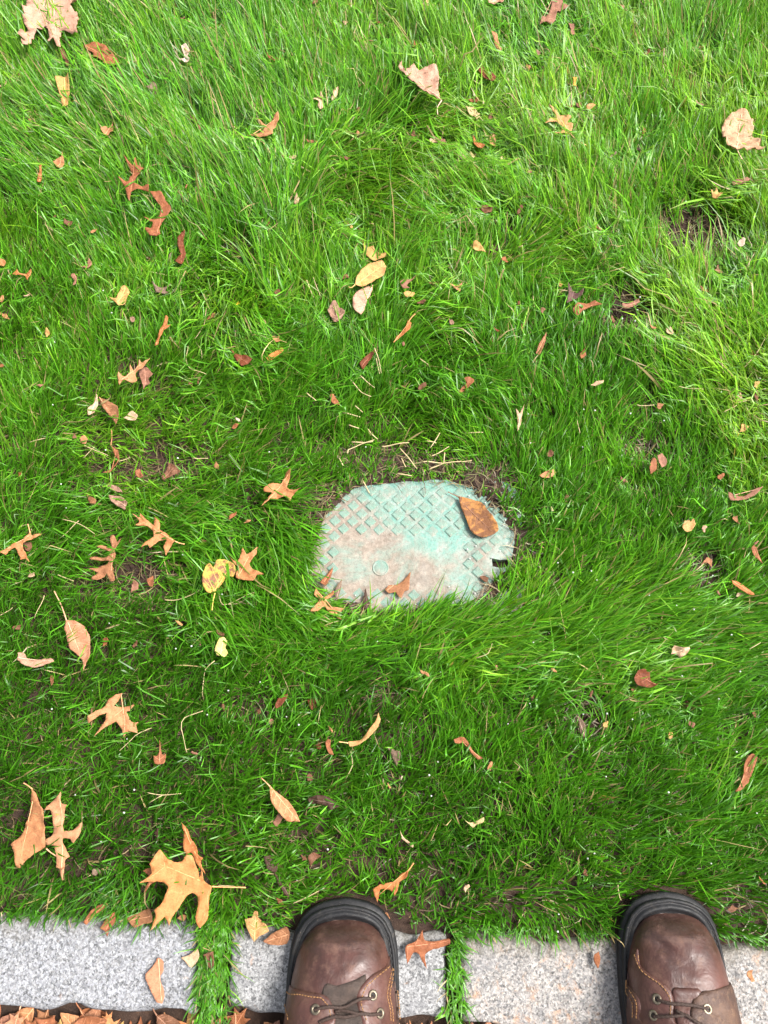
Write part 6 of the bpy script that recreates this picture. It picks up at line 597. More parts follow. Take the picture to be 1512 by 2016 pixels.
def boot(loc, rz, label, side, spec, seed):
    bt = empty('boot', loc, rz); bt.scale = (spec['wide'], 1, 1); tag(bt, label, 'boot', 'pair of worn brown leather boots')
    cx = lambda d: -side*4.0*np.exp(-np.asarray(d, float)/70)           # toe drawn a little inwards
    # ---- sole outline
    dd = np.array(sorted(set(np.concatenate([np.linspace(0, 30, 17), np.linspace(30, 290, 44), np.linspace(290, 318, 15)]).round(2))))
    hw = np.interp(dd, SD, SW); hw = np.convolve(np.pad(hw, 2, mode='edge'), np.ones(3)/3, 'same')[2:-2]*.6+hw*.4; hw[0] = hw[-1] = 0
    R_ = [(cx(d)+h, -d) for d, h in zip(dd, hw)]; L_ = [(cx(d)-h, -d) for d, h in zip(dd, hw)][1:-1][::-1]
    out = np.array(R_+L_); n = len(out)
    tan = np.roll(out, -1, 0)-np.roll(out, 1, 0); tan /= np.linalg.norm(tan, axis=1)[:, None]; nor = np.stack([tan[:, 1], -tan[:, 0]], 1)
    c0 = np.array([0, -150.]); 
    if np.mean(np.sum(nor*(out-c0), 1)) > 0: nor = -nor                    # nor points inwards
    def spring(d): return 9*np.clip((70-d)/70, 0, 1)**2
    def rings(lst, cap_in=True):
        V = []; F = []
        for ins, z in lst:
            q = out+nor*np.broadcast_to(ins, (n,))[:, None]
            for (x, y), o in zip(q, out): V.append((x*MM, y*MM, (z+spring(-o[1]))*MM))
        for r in range(len(lst)-1):
            for k in range(n): F.append((r*n+k, r*n+(k+1) % n, (r+1)*n+(k+1) % n, (r+1)*n+k))
        F.append(tuple(range(n))[::-1]); F.append(tuple((len(lst)-1)*n+k for k in range(n))); return V, F
    ef = -1.5-4*np.exp(-np.clip(-out[:, 1], 0, None)/45.)
    V, F = rings([(4, 0), (1+ef*.5, 1.5), (ef, 5), (.2+ef, 12), (1.2+ef*.9, 14), (2.6+ef*.2, 15.0), (4, 15.2)]); mesh_obj('outsole', V, F, M_RUB, bt, True)
    V, F = rings([(3, 14.4), (.9, 15.2), (.2, 17), (.3, 21), (1.4, 22.6), (3.2, 23.1), (4.2, 21.6), (5.6, 21.4), (6.6, 23.4), (8.6, 24.6), (10.6, 24.2), (12, 22), (14, 20)]); welt = mesh_obj('welt', V, F, M_RUB, bt, True)
    # welt stitches in the groove
    seg = []; acc = 0; qs = out+nor*4.9
    for k in range(n):
        a, b = qs[k], qs[(k+1) % n]; Ls = np.linalg.norm(b-a); m_ = max(1, int(Ls/4.2))
        for u in range(m_):
            p = a+(b-a)*((u+.2)/m_); q = a+(b-a)*((u+.75)/m_); z = 21.9+float(spring(-p[1]))
            if -p[1] < 250: seg.append(tube([(p[0]*MM, p[1]*MM, z*MM), (q[0]*MM, q[1]*MM, z*MM)], .0007, 4))
    V, F = join_vf(seg); mesh_obj('welt_stitching', V, F, flat_mat('black_thread', (.03, .03, .03), .8, 0, .3, 300, 0), welt)
    # heel block
    hb = [(x, y) for x, y in out if -y > 232]; hb.sort(key=lambda p: math.atan2(p[1]+275, p[0])); m_ = len(hb)
    V = [(x*.97*MM, y*MM, -.0035) for x, y in hb]+[(x*.99*MM, y*MM, .002) for x, y in hb]
    F = [tuple(range(m_))[::-1], tuple(range(m_, 2*m_))]+[(k, (k+1) % m_, m_+(k+1) % m_, m_+k) for k in range(m_)]
    mesh_obj('heel', V, F, M_RUB, bt)
    # ---- upper as a height field over the plan
    dents = spec['dents']
    def Zs(x, d):
        x = np.asarray(x, float); d = np.asarray(d, float)
        W = np.maximum(up_W(d), .5); H = up_H(d); zb = 23.5+spring(d)
        r = np.clip(np.abs(x-cx(d))/W, 0, 1)
        z = zb+(H-zb)*(1-r**2.5)**(1/1.9)
        for (px_, pd, sx_, sd_, ang, dep) in dents:
            ca, sa = math.cos(ang), math.sin(ang); u = (x-px_)*ca+(d-pd)*sa; v = -(x-px_)*sa+(d-pd)*ca
            z = z-1.35*dep*np.exp(-(u/sx_)**2-(v/sd_)**2)*(1-r**4)
        return z+(vnoise(x, d, 17, seed)-.5)*1.6*(1-r**6)+(vnoise(x, d, 6, seed+1)-.5)*.5
    NS = 72; VD = np.concatenate([np.array([15.05, 15.3, 15.8, 16.6]), np.linspace(17.6, 40, 16), np.linspace(43, 250, 60)]); V = []; F = []
    th = np.linspace(-1, 1, NS)
    for d in VD:
        W = up_W(d); x = cx(d)+W*np.sin(th*math.pi/2); z = Zs(x, np.full(NS, d)); z[0] = z[-1] = 20+spring(d)
        V += [(a*MM, -d*MM, b*MM) for a, b in zip(x, z)]
    for i in range(len(VD)-1):
        for k in range(NS-1): F.append((i*NS+k, i*NS+k+1, (i+1)*NS+k+1, (i+1)*NS+k))
    F = [f[::-1] for f in F]
    vamp = mesh_obj('vamp', V, F, M_LEA, bt, True)
    # ---- ankle shaft with an open padded collar
    V = []; F = []; K = 40
    prof = [(1.0, 22), (1.02, 60), (1.0, 100), (.95, 130), (.93, 150), (.97, 163), (.95, 169), (.88, 170), (.82, 165), (.80, 120), (.80, 60)]
    for s_, z in prof:
        for k in range(K):
            a = 2*math.pi*k/K; V.append((42*s_*math.cos(a)*MM, (-258+54*s_*math.sin(a)*(1.0 if z < 60 else 1-.05*(z-60)/100))*MM, z*MM))
    for r in range(len(prof)-1):
        for k in range(K): F.append((r*K+k, r*K+(k+1) % K, (r+1)*K+(k+1) % K, (r+1)*K+k))
    shaft = mesh_obj('shaft', V, F, M_LEA, bt, True)
    V = [(41*.8*math.cos(2*math.pi*k/K)*MM, (-258+53*.8*math.sin(2*math.pi*k/K))*MM, .062) for k in range(K)]
    mesh_obj('insole', V, [tuple(range(K))], M_LIN, shaft)
    # ---- panels laid on the vamp
    def surf(x, d, off=0):
        e = .6; gx = (Zs(x+e, d)-Zs(x-e, d))/(2*e); gd = (Zs(x, d+e)-Zs(x, d-e))/(2*e)
        gx = np.clip(gx, -6, 6); gd = np.clip(gd, -6, 6); nn = np.sqrt(1+gx*gx+gd*gd); z = Zs(x, d)
        return (float(x-gx/nn*off)*MM, -float(d-gd/nn*off)*MM, float(z+off/nn)*MM)
    def clampx(p):
        x, d = p; c = float(cx(d)); W = float(up_W(d))*.992; return (min(max(x, c-W), c+W), d)
    def panel(name, poly, th_, mat, puff=.6):
        pl = [clampx(p) for p in catmull(poly, True, 2.5)]
        cl = []
        for p in pl:
            if not cl or math.hypot(p[0]-cl[-1][0], p[1]-cl[-1][1]) > .6: cl.append(p)
        if math.hypot(cl[0][0]-cl[-1][0], cl[0][1]-cl[-1][1]) < .6: cl.pop()
        A = np.array(cl); x0, y0 = A.min(0); x1, y1 = A.max(0)
        gx, gy = np.meshgrid(np.arange(x0, x1, 3.0), np.arange(y0, y1, 3.0)); sdv = poly_sd(gx, gy, A); ok = sdv < -1.2
        inn = list(zip(gx[ok], gy[ok])); v, f = cdt(cl, inn)
        sv_ = poly_sd(np.array([p[0] for p in v]), np.array([p[1] for p in v]), A)
        nV = len(v); VV = []; 
        for p, s_ in zip(v, sv_):
            o_ = th_+puff*min(1, max(0, -s_)/5)
            VV.append(surf(p[0], p[1], o_-(.5 if s_ > -.3 else 0)))
        VV += [surf(p[0], p[1], -1.0) for p in v]; FF = []; cnt = {}
        for q in f:
            q = list(q); a = sum(v[q[i]][0]*v[q[(i+1) % 3]][1]-v[q[(i+1) % 3]][0]*v[q[i]][1] for i in range(3))
            if a > 0: q = q[::-1]                                          # plan y is mirrored (d grows backwards)
            FF.append(tuple(q))
            for i in range(3): cnt[(q[i], q[(i+1) % 3])] = 1
        for (a, b) in cnt:
            if (b, a) not in cnt: FF.append((a, a+nV, b+nV, b))
        return mesh_obj(name, VV, FF, mat, bt, True)
    def stitches(line, off, parent, ins=0, pitch=3.0):
        pts = catmull(line, False, .5); L = [0]
        for a, b in zip(pts[:-1], pts[1:]): L.append(L[-1]+float(np.linalg.norm(b-a)))
        seg = []; s_ = .6
        L = np.array(L); X = np.array([p[0] for p in pts]); D = np.array([p[1] for p in pts])
        while s_+1.9 < L[-1]:
            q = []
            for t_, up in ((s_, -.2), (s_+.5, .35), (s_+1.5, .35), (s_+1.9, -.2)):
                x, d = clampx((np.interp(t_, L, X), np.interp(t_, L, D))); q.append(surf(x, d, off+up))
            seg.append(tube(q, .00058, 4)); s_ += pitch
        V, F = join_vf(seg); return mesh_obj('stitching', V, F, M_THR, parent)
    for (nm, poly, th_, mat, lines) in spec['panels']:
        o = panel(nm, poly, th_, {'lea': M_LEA, 'scu': M_SCU, 'ton': M_TON}[mat])
        for ln in lines: stitches(ln, th_+.55, o)
    for (x, d) in spec['eyelets']:
        p0 = Vector(surf(x, d, 3.5)); p1 = Vector(surf(x, d, 6)); nz = (p1-p0).normalized(); q = nz.to_track_quat('Z', 'Y')
        V = []; F = []; K1, K2 = 20, 8
        for a in range(K1):
            A_ = 2*math.pi*a/K1
            for b in range(K2):
                B_ = 2*math.pi*b/K2; r = 3.7+1.45*math.cos(B_); V.append(tuple(p0+q@Vector((r*math.cos(A_)*MM, r*math.sin(A_)*MM, .8*math.sin(B_)*MM))))
        for a in range(K1):
            for b in range(K2): F.append((a*K2+b, ((a+1) % K1)*K2+b, ((a+1) % K1)*K2+(b+1) % K2, a*K2+(b+1) % K2))
        e = mesh_obj('eyelet', V, F, M_EYE, bt, True)
        V = [tuple(p0+q@Vector((2.6*math.cos(t_)*MM, 2.6*math.sin(t_)*MM, -.00015))) for t_ in np.linspace(0, 2*math.pi, 14, endpoint=False)]
        mesh_obj('eyelet_hole', V, [tuple(range(14))], M_LIN, e)
    for ln in spec['laces']:
        pts = catmull(ln, False, 1.2); P3 = []; R3 = []
        nP = len(pts)
        for i, p in enumerate(pts):
            u = i/(nP-1); P3.append(surf(p[0], p[1], 2.9+3.0*math.sin(math.pi*min(1, max(0, u)))**.6)); R3.append((1.55+.25*math.sin(i*1.9))*MM)
        V, F = tube(P3, R3, 8, .8); mesh_obj('lace', V, F, M_LACE, bt, True)
    return out-nor*np.clip(2+4*np.exp(out[:, 1]/45.), 0, 7)[:, None]
BOOT_FOOT = []
for (loc, rz, label, side, spec, seed) in BOOTS:
    o_ = boot(loc, rz, label, side, spec, seed); c_, s_ = math.cos(rz), math.sin(rz)
    o_[:, 0] *= spec['wide']; BOOT_FOOT.append([(loc[0]+(x*c_-y*s_)*MM, loc[1]+(x*s_+y*c_)*MM) for x, y in o_[::2]])
# ============================================================ fallen leaves
LEAF_RAST = []                                                             # footprints that press the grass down
def build_leaf(name, label, group, pal, h, ctr, outline, stalk, axis, bend, seed, rest=True):
    """outline, stalk, axis in mm relative to ctr (m)"""
    rnd = random.Random(seed); mb, mv = leaf_mat(pal)
    ol = [p+np.array([rnd.uniform(-.3, .3), rnd.uniform(-.3, .3)]) for p in catmull(outline, True, 1.7, .34)]
    A = np.array(ol); ext = A.max(0)-A.min(0); big = max(ext)
    keep = [0]
    for i in range(1, len(A)):
        if np.linalg.norm(A[i]-A[keep[-1]]) > .7: keep.append(i)
    A = A[keep]; g = max(1.8, big/20)
    gx, gy = np.meshgrid(np.arange(A[:, 0].min(), A[:, 0].max(), g), np.arange(A[:, 1].min(), A[:, 1].max(), g*.9))
    gx = gx+rng.uniform(-.25, .25, gx.shape)*g; gy = gy+rng.uniform(-.25, .25, gy.shape)*g
    sdv = poly_sd(gx, gy, A); ok = sdv < -.3*g; inn = list(zip(gx[ok], gy[ok]))
    if axis is None:
        m_ = A-A.mean(0); _, vec = np.linalg.eigh(m_.T@m_); dv = vec[:, 1]; pr = m_@dv; axis = [A.mean(0)+dv*pr.min(), A.mean(0)+dv*pr.max()]
    a0, a1 = np.array(axis[0], float), np.array(axis[1], float); ax = a1-a0; AL = float(np.linalg.norm(ax)); ax /= AL; pn = np.array([-ax[1], ax[0]]); (a0x, a0y), (axx, axy) = a0.tolist(), ax.tolist()
    fold, curl, rip = bend; tl = rnd.uniform(-.10, .10), rnd.uniform(-.10, .10)
    if h < 13: tl = (0, 0); rip *= .6
    AT = [tuple(q) for q in A.tolist()]
    def zf(x, y):
        px_, py_ = x-a0x, y-a0y; u = (px_*axx+py_*axy)/AL; v = -px_*axy+py_*axx
        z = fold*math.sqrt(v*v+4)*(1+.35*math.sin(u*5+seed))+curl*AL*(2*u-1)**2*.8
        z += rip*1.9*noise.noise((x/9+seed, y/9, 3.1))+rip*1.0*(1-2*abs(noise.noise((x/4.2, y/4.2+seed, 1.7))))*.6+rip*.35*noise.noise((x/2.2, y/2.2+seed, 4.7))
        z += .012*v*v*curl*4
        return z+tl[0]*x+tl[1]*y
    v2, f2 = cdt([tuple(p) for p in A], inn)
    zs = [zf(p[0], p[1]) for p in v2]; z0 = float(np.percentile(zs, 3))
    top = lambda x, y: (zf(x, y)-z0)
    sdl = poly_sd(np.array([p[0] for p in v2]), np.array([p[1] for p in v2]), A); ek = (.9+.028*big)*rnd.uniform(.5, 1.3)
    if h < 13: ek *= .6
    zt = [z-z0+ek*math.exp(min(0., float(d_))/2.6)*(.25+1.5*noise.noise((p[0]/11+seed*3, p[1]/11, 7.7))) for z, d_, p in zip(zs, sdl, v2)]
    it = iter(zt+[q-.42 for q in zt]); nx_ = lambda x, y: next(it)
    V, F = plate([(p[0], p[1]) for p in v2], f2, nx_, nx_)
    V = [(x*MM, y*MM, z*MM) for x, y, z in V]
    small = big < 24 and stalk is None
    if small:
        root = mesh_obj(name, V, F, mb, None, True, (ctr[0], ctr[1], h*MM))
    else:
        root = empty(name, (ctr[0], ctr[1], h*MM)); mesh_obj('blade', V, F, mb, root, True)
        tubes = []
        K_ = 12; P3 = []; R3 = []
        for i in range(K_+1):
            u = i/K_*.95; p = a0+ax*AL*u+pn*math.sin(u*3+seed)*AL*.012
            if inside1(p[0], p[1], AT): P3.append((p[0]*MM, p[1]*MM, (top(*p)+.25)*MM)); R3.append((.75-.5*u)*MM)
        if len(P3) > 2: tubes.append(tube(P3, R3, 5, .7))
        nA = len(A); tips = []
        for i in range(nA):
            e1 = A[i-3]-A[i]; e2 = A[(i+3) % nA]-A[i]; an = math.degrees(math.acos(np.clip(e1@e2/(np.linalg.norm(e1)*np.linalg.norm(e2)+1e-9), -1, 1)))
            md = (e1+e2); inside = an < 95 and inside1(A[i][0]+md[0]*.2, A[i][1]+md[1]*.2, AT)
            if an < 95 and inside: tips.append((an, i))
        tips.sort(); used = []
        if 'oval' in name or 'broad' in name:
            tips = [(0, i) for i in range(0, nA, max(1, nA//12))]
        for an, i in tips:
            if any(min(abs(i-j), nA-abs(i-j)) < 4 for j in used): continue
            tp = A[i]; u = (tp-a0)@ax; s0 = a0+ax*np.clip(u-abs((tp-a0)@pn)*.75, AL*.04, AL*.85)
            if np.linalg.norm(tp-s0) < 5: continue
            P3 = []; R3 = []; bad = False
            for q in range(9):
                t_ = q/8*.92; p = s0+(tp-s0)*t_+ax*math.sin(t_*math.pi)*-.04*np.linalg.norm(tp-s0)
                if not inside1(p[0], p[1], AT): bad = True; break
                P3.append((p[0]*MM, p[1]*MM, (top(*p)+.15)*MM)); R3.append((.42-.25*t_)*MM)
            if not bad: tubes.append(tube(P3, R3, 4, .7)); used.append(i)
            if len(used) > 11: break
        if tubes:
            V, F = join_vf(tubes); mesh_obj('veins', V, F, mv, root, True)
        if stalk:
            pts = catmull(stalk, False, 2.0); nP = len(pts); zb_ = top(*pts[0]); P3 = [(p[0]*MM, p[1]*MM, (zb_+(-1.5*(i/nP) if h > 13 else -zb_*i/nP+.8*(i/nP)))*MM) for i, p in enumerate(pts)]
            V, F = tube(P3, [(.95-.35*math.sin(math.pi*i/nP))*MM for i in range(nP)], 6); mesh_obj('stalk', V, F, mv, root, True)
    tag(root, label, 'leaf' if 'bark' not in name else 'bark', group)
    if rest: LEAF_RAST.append((A*MM+np.array(ctr), h*MM))
    return root
for i, (name, label, group, pal, h, ctr, outline, stalk, axis, bend) in enumerate(LEAVES):
    build_leaf(name, label, group, pal, h, ctr, outline, stalk, axis, bend, i+11)
for i, (x, y, r, pal, h, label) in enumerate(SCRAPS):
    rnd = random.Random(i*7+1); k = rnd.randint(7, 11); el = rnd.uniform(.3, .8); ro = rnd.uniform(0, 6.28)
    ol = []
    for q in range(k):
        a = 2*math.pi*q/k; rr = r*rnd.uniform(.4, 1.3); px_, py_ = rr*math.cos(a), rr*el*math.sin(a)
        ol.append((px_*math.cos(ro)-py_*math.sin(ro), px_*math.sin(ro)+py_*math.cos(ro)))
    build_leaf('leaf_scrap', label, 'tiny leaf scraps in the grass', pal, h, (x, y), ol, None, None, (.3, .15, 1.6), 500+i)
# drift of leaves in the gutter behind the kerb, each one a leaf of its own
TEMPL = {
 'oak_leaf': ([(0,-34),(4,-22),(16,-24),(11,-14),(22,-4),(10,-2),(8,6),(21,16),(8,14),(5,22),(10,32),(1,27),(-2,36),(-4,26),(-11,30),(-6,20),(-8,12),(-22,13),(-11,4),(-9,-4),(-21,-8),(-11,-14),(-14,-25),(-4,-21)], [(0,-34),(1,-44),(4,-52)], [(0,-33),(-1,33)]),
 'oval_leaf': ([(0,-33),(9,-25),(15,-10),(15,6),(9,22),(2,34),(-6,24),(-14,8),(-15,-8),(-9,-25)], [(0,-33),(-1,-42),(-4,-50)], [(0,-32),(1,32)]),
 'maple_leaf': ([(0,-28),(8,-24),(26,-28),(22,-18),(38,-4),(24,0),(26,12),(12,6),(10,20),(14,24),(4,32),(0,44),(-5,31),(-14,25),(-9,18),(-13,5),(-26,13),(-24,1),(-39,-3),(-23,-17),(-27,-27),(-8,-24)], [(0,-28),(2,-40),(6,-50)], [(0,-27),(0,40)])}
GK = ['oak_leaf', 'oval_leaf', 'oval_leaf', 'maple_leaf', 'oak_leaf']
GP = ['brown', 'tanbrown', 'orangebrown', 'pinktan', 'tan', 'pinkbrown', 'rustlt', 'yellow', 'tanorange']
for i in range(150):
    rnd = random.Random(900+i); k = GK[i % 5]; ol, stk, ax_ = TEMPL[k]; s_ = rnd.uniform(.55, .9); ro = rnd.uniform(0, 6.28)
    x = -.60+1.2*((i*.618) % 1); y = kerb_y(x)-.060-(rnd.random()*.018 if i % 5 < 3 else .012+rnd.random()*.05)
    rot = lambda L: [((p[0]*math.cos(ro)-p[1]*math.sin(ro))*s_, (p[0]*math.sin(ro)+p[1]*math.cos(ro))*s_) for p in L]
    pal = GP[i % 9]
    build_leaf(k, '%s %s lying in the leaf drift behind the granite kerb' % ({'pinktan': 'pinkish tan', 'pinkbrown': 'pinkish brown', 'tanbrown': 'tan brown', 'orangebrown': 'orange brown', 'rustlt': 'rust', 'tanorange': 'orange tan'}.get(pal, pal), k.replace('_', ' ')),
               'leaf drift behind the kerb', pal, -19+i*.14, (x, y), rot(ol), rot(stk), rot(ax_), (.10, .07, 1.8), 900+i, rest=False)
# ============================================================ dry straws, pellets, flower
M_STR = flat_mat('dry_straw', lin((176, 156, 116)), .6, 0, .25, 120, .2)
SL = {'near': ('dry pale straw stalk scattered on the turf just beyond the lid', 'straw stalks beyond the lid'),
      'mid': ('dry straw stalk among upright green blades well beyond the lid', 'straw stalks in upright grass'),
      'far': ('single thin dry stem lying loose on the lawn', 'loose dry stems on the lawn')}
for i, (key, h, pts, label) in enumerate(STRAWS):
    p = catmull([np.array(q) for q in pts], False, .006); n_ = len(p); c = p[n_//2]; r = (.00095 if key == 'near' else .0008 if key == 'mid' else .00062)
    P3 = [(q[0]-c[0], q[1]-c[1], .0015*math.sin(k*1.3+i)+.004*(k/n_-.5)*math.sin(i*2.1)) for k, q in enumerate(p)]
    V, F = tube(P3, [r*(1.0-.45*k/n_) for k in range(n_)], 5, .6)
    tag(mesh_obj('straw', V, F, M_STR, None, True, (c[0], c[1], h*MM)), label or SL[key][0], 'straw', SL[key][1])
bm = bmesh.new(); bmesh.ops.create_icosphere(bm, subdivisions=2, radius=.00105); pm = bpy.data.meshes.new('fertilizer_pellet'); bm.to_mesh(pm); bm.free()
pm.polygons.foreach_set('use_smooth', [True]*len(pm.polygons)); pm.materials.append(flat_mat('white_pellet', (.5, .5, .47), .7, 0, .1, 500, .2))
for i, (x, y, h) in enumerate(PELLETS):
    o = bpy.data.objects.new('fertilizer_pellet', pm); COL.objects.link(o); o.location = (x, y, h*MM); s_ = .8+.5*((i*.618) % 1); o.scale = (s_, s_*.92, s_)
    on = h < 11
    tag(o, 'tiny white round fertilizer pellet on the lid or the soil beside it' if on else 'tiny white round fertilizer pellet caught in the grass', 'pellet', 'pellets on the lid' if on else 'pellets in the grass')
fl = empty('dandelion_flower', (FLOWER[0], FLOWER[1], .03)); tag(fl, 'tiny yellow flower head in bright upright grass', 'flower'); seg = []
for k in range(26):
    a = k*2.4; rr = .0012+.0022*(k/26); d = Vector((math.cos(a), math.sin(a), .5)); seg.append(tube([d*rr*.3, d*(rr+.0016)], [.0006, .0004], 4, .4))
V, F = join_vf(seg); mesh_obj('petals', V, F, flat_mat('yellow_petal', (.75, .55, .02), .6, 0, .15, 300, 0), fl)
V, F = tube([(0, 0, 0), (.001, .001, -.028)], .0006, 5); mesh_obj('stem', V, F, flat_mat('green_stem', (.08, .2, .03), .6, 0, .15, 300, 0), fl)
# ============================================================ soil crumbs
cr = []
def crumb(x, y, z, r, sd_):
    rnd = random.Random(sd_); V = []
    for (a, b, c) in ((1,0,0),(-1,0,0),(0,1,0),(0,-1,0),(0,0,1),(0,0,-1),(.6,.6,.6),(-.6,.6,.6),(.6,-.6,.6),(-.6,-.6,.6)):
        k = r*rnd.uniform(.7, 1.2); V.append((x+a*k, y+b*k, z+c*k*.7))
    F = [(0,2,6),(2,1,7),(1,3,9),(3,0,8),(6,4,8),(6,2,7),(6,7,4),(7,1,9),(7,9,4),(9,3,8),(9,8,4),(8,0,6),(0,5,2),(2,5,1),(1,5,3),(3,5,0)]
    return V, F
for (cx_, cy_, rx, ry, n_) in CRUMBS:
    for k in range(n_):
        a = rng.uniform(0, 6.283); q = math.sqrt(rng.random()); x, y = cx_+rx*q*math.cos(a), cy_+ry*q*math.sin(a)
        r = rng.uniform(.0012, .0042); cr.append(crumb(x, y, float(ground_z(np.array(x), np.array(y)))+r*.4, r, k+int(x*1e4)))
V, F = join_vf(cr); tag(mesh_obj('soil_crumbs', V, F, M_SOIL), 'loose dark soil crumbs in the bare patches of the lawn', kind='stuff')
# ============================================================ grass
RS = .002; RX0, RY0, RNX, RNY = -.9, -.32, 900, 910
rast = np.full((RNY, RNX), 9.0, np.float32)
gxx, gyy = np.meshgrid(RX0+(np.arange(RNX)+.5)*RS, RY0+(np.arange(RNY)+.5)*RS)
MG = .026                                                                 # blades are pressed down in a cone round each leaf
for A, h in LEAF_RAST:
    i0, i1 = int((A[:, 0].min()-MG-RX0)/RS), int((A[:, 0].max()+MG-RX0)/RS)+1; j0, j1 = int((A[:, 1].min()-MG-RY0)/RS), int((A[:, 1].max()+MG-RY0)/RS)+1
    i0, j0 = max(0, i0), max(0, j0); i1, j1 = min(RNX, i1), min(RNY, j1)
    if i1 <= i0 or j1 <= j0: continue
    k = max(1, len(A)//48); sdv = poly_sd(gxx[j0:j1, i0:i1], gyy[j0:j1, i0:i1], A[::k]); lim = np.where(sdv < MG, h+np.maximum(sdv-.002, 0)*(1.0 if h > .022 else 2.4), 9.0)
    rast[j0:j1, i0:i1] = np.minimum(rast[j0:j1, i0:i1], lim)
def rast_at(x, y):
    i = ((x-RX0)/RS).astype(int); j = ((y-RY0)/RS).astype(int); ok = (i >= 0) & (i < RNX) & (j >= 0) & (j < RNY)
    return np.where(ok, rast[np.clip(j, 0, RNY-1), np.clip(i, 0, RNX-1)], 9.0)
class Grid:
    """a scalar field sampled once on a coarse grid, read back bilinearly"""
    def __init__(s, f, x0, x1, y0, y1, st):
        s.x0, s.y0, s.st = x0, y0, st; X, Y = np.meshgrid(np.arange(x0, x1+st, st), np.arange(y0, y1+st, st)); s.a = f(X, Y)
        if isinstance(s.a, tuple): s.a = np.stack(s.a, -1)
        else: s.a = s.a[..., None]
    def __call__(s, x, y):
        u = np.clip((x-s.x0)/s.st, 0, s.a.shape[1]-1.001); v = np.clip((y-s.y0)/s.st, 0, s.a.shape[0]-1.001); i = u.astype(int); j = v.astype(int); fu = (u-i)[..., None]; fv = (v-j)[..., None]
        r = (s.a[j, i]*(1-fu)+s.a[j, i+1]*fu)*(1-fv)+(s.a[j+1, i]*(1-fu)+s.a[j+1, i+1]*fu)*fv
        return r[..., 0] if r.shape[-1] == 1 else r
lid_sd = Grid(lambda X, Y: poly_sd(X, Y, LID_VIS), LID_C[0]-.26, LID_C[0]+.26, LID_C[1]-.22, LID_C[1]+.22, .003)
boot_sd = Grid(lambda X, Y: np.minimum(poly_sd(X, Y, BOOT_FOOT[0]), poly_sd(X, Y, BOOT_FOOT[1])), -.3, .6, -.32, .05, .003)
gz_grid = Grid(ground_z, -2.21, 2.21, -.3, 2.61, .008)
FL = np.array(FLOW)                                                        # x, y, angle deg, lean 0..1, length mm, tone 0..1 (turf hue, lowered toward the kerb to paint in shade), weight radius
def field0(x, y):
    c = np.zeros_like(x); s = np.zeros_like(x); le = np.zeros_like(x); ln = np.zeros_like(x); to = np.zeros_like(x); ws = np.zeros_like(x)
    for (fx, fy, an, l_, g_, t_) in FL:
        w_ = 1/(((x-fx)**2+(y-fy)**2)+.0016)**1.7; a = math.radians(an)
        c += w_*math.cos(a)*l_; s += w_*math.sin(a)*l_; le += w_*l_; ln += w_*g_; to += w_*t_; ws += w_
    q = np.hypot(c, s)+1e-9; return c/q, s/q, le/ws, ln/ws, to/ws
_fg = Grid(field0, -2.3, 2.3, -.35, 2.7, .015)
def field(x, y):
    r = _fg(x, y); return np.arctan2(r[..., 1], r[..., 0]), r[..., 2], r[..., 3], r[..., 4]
def density(x, y):
    d = np.ones_like(x)
    for (cx_, cy_, rx, ry, dens, dip) in HOLES:
        q = np.hypot((x-cx_)/rx, (y-cy_)/ry)+(vnoise(x, y, .018, 8)-.5)*.7; d *= 1-(1-dens)*np.clip(1.55-q, 0, 1)
    return d*np.clip((vnoise(x, y, .035, 11)-.10)/.22, .55, 1)
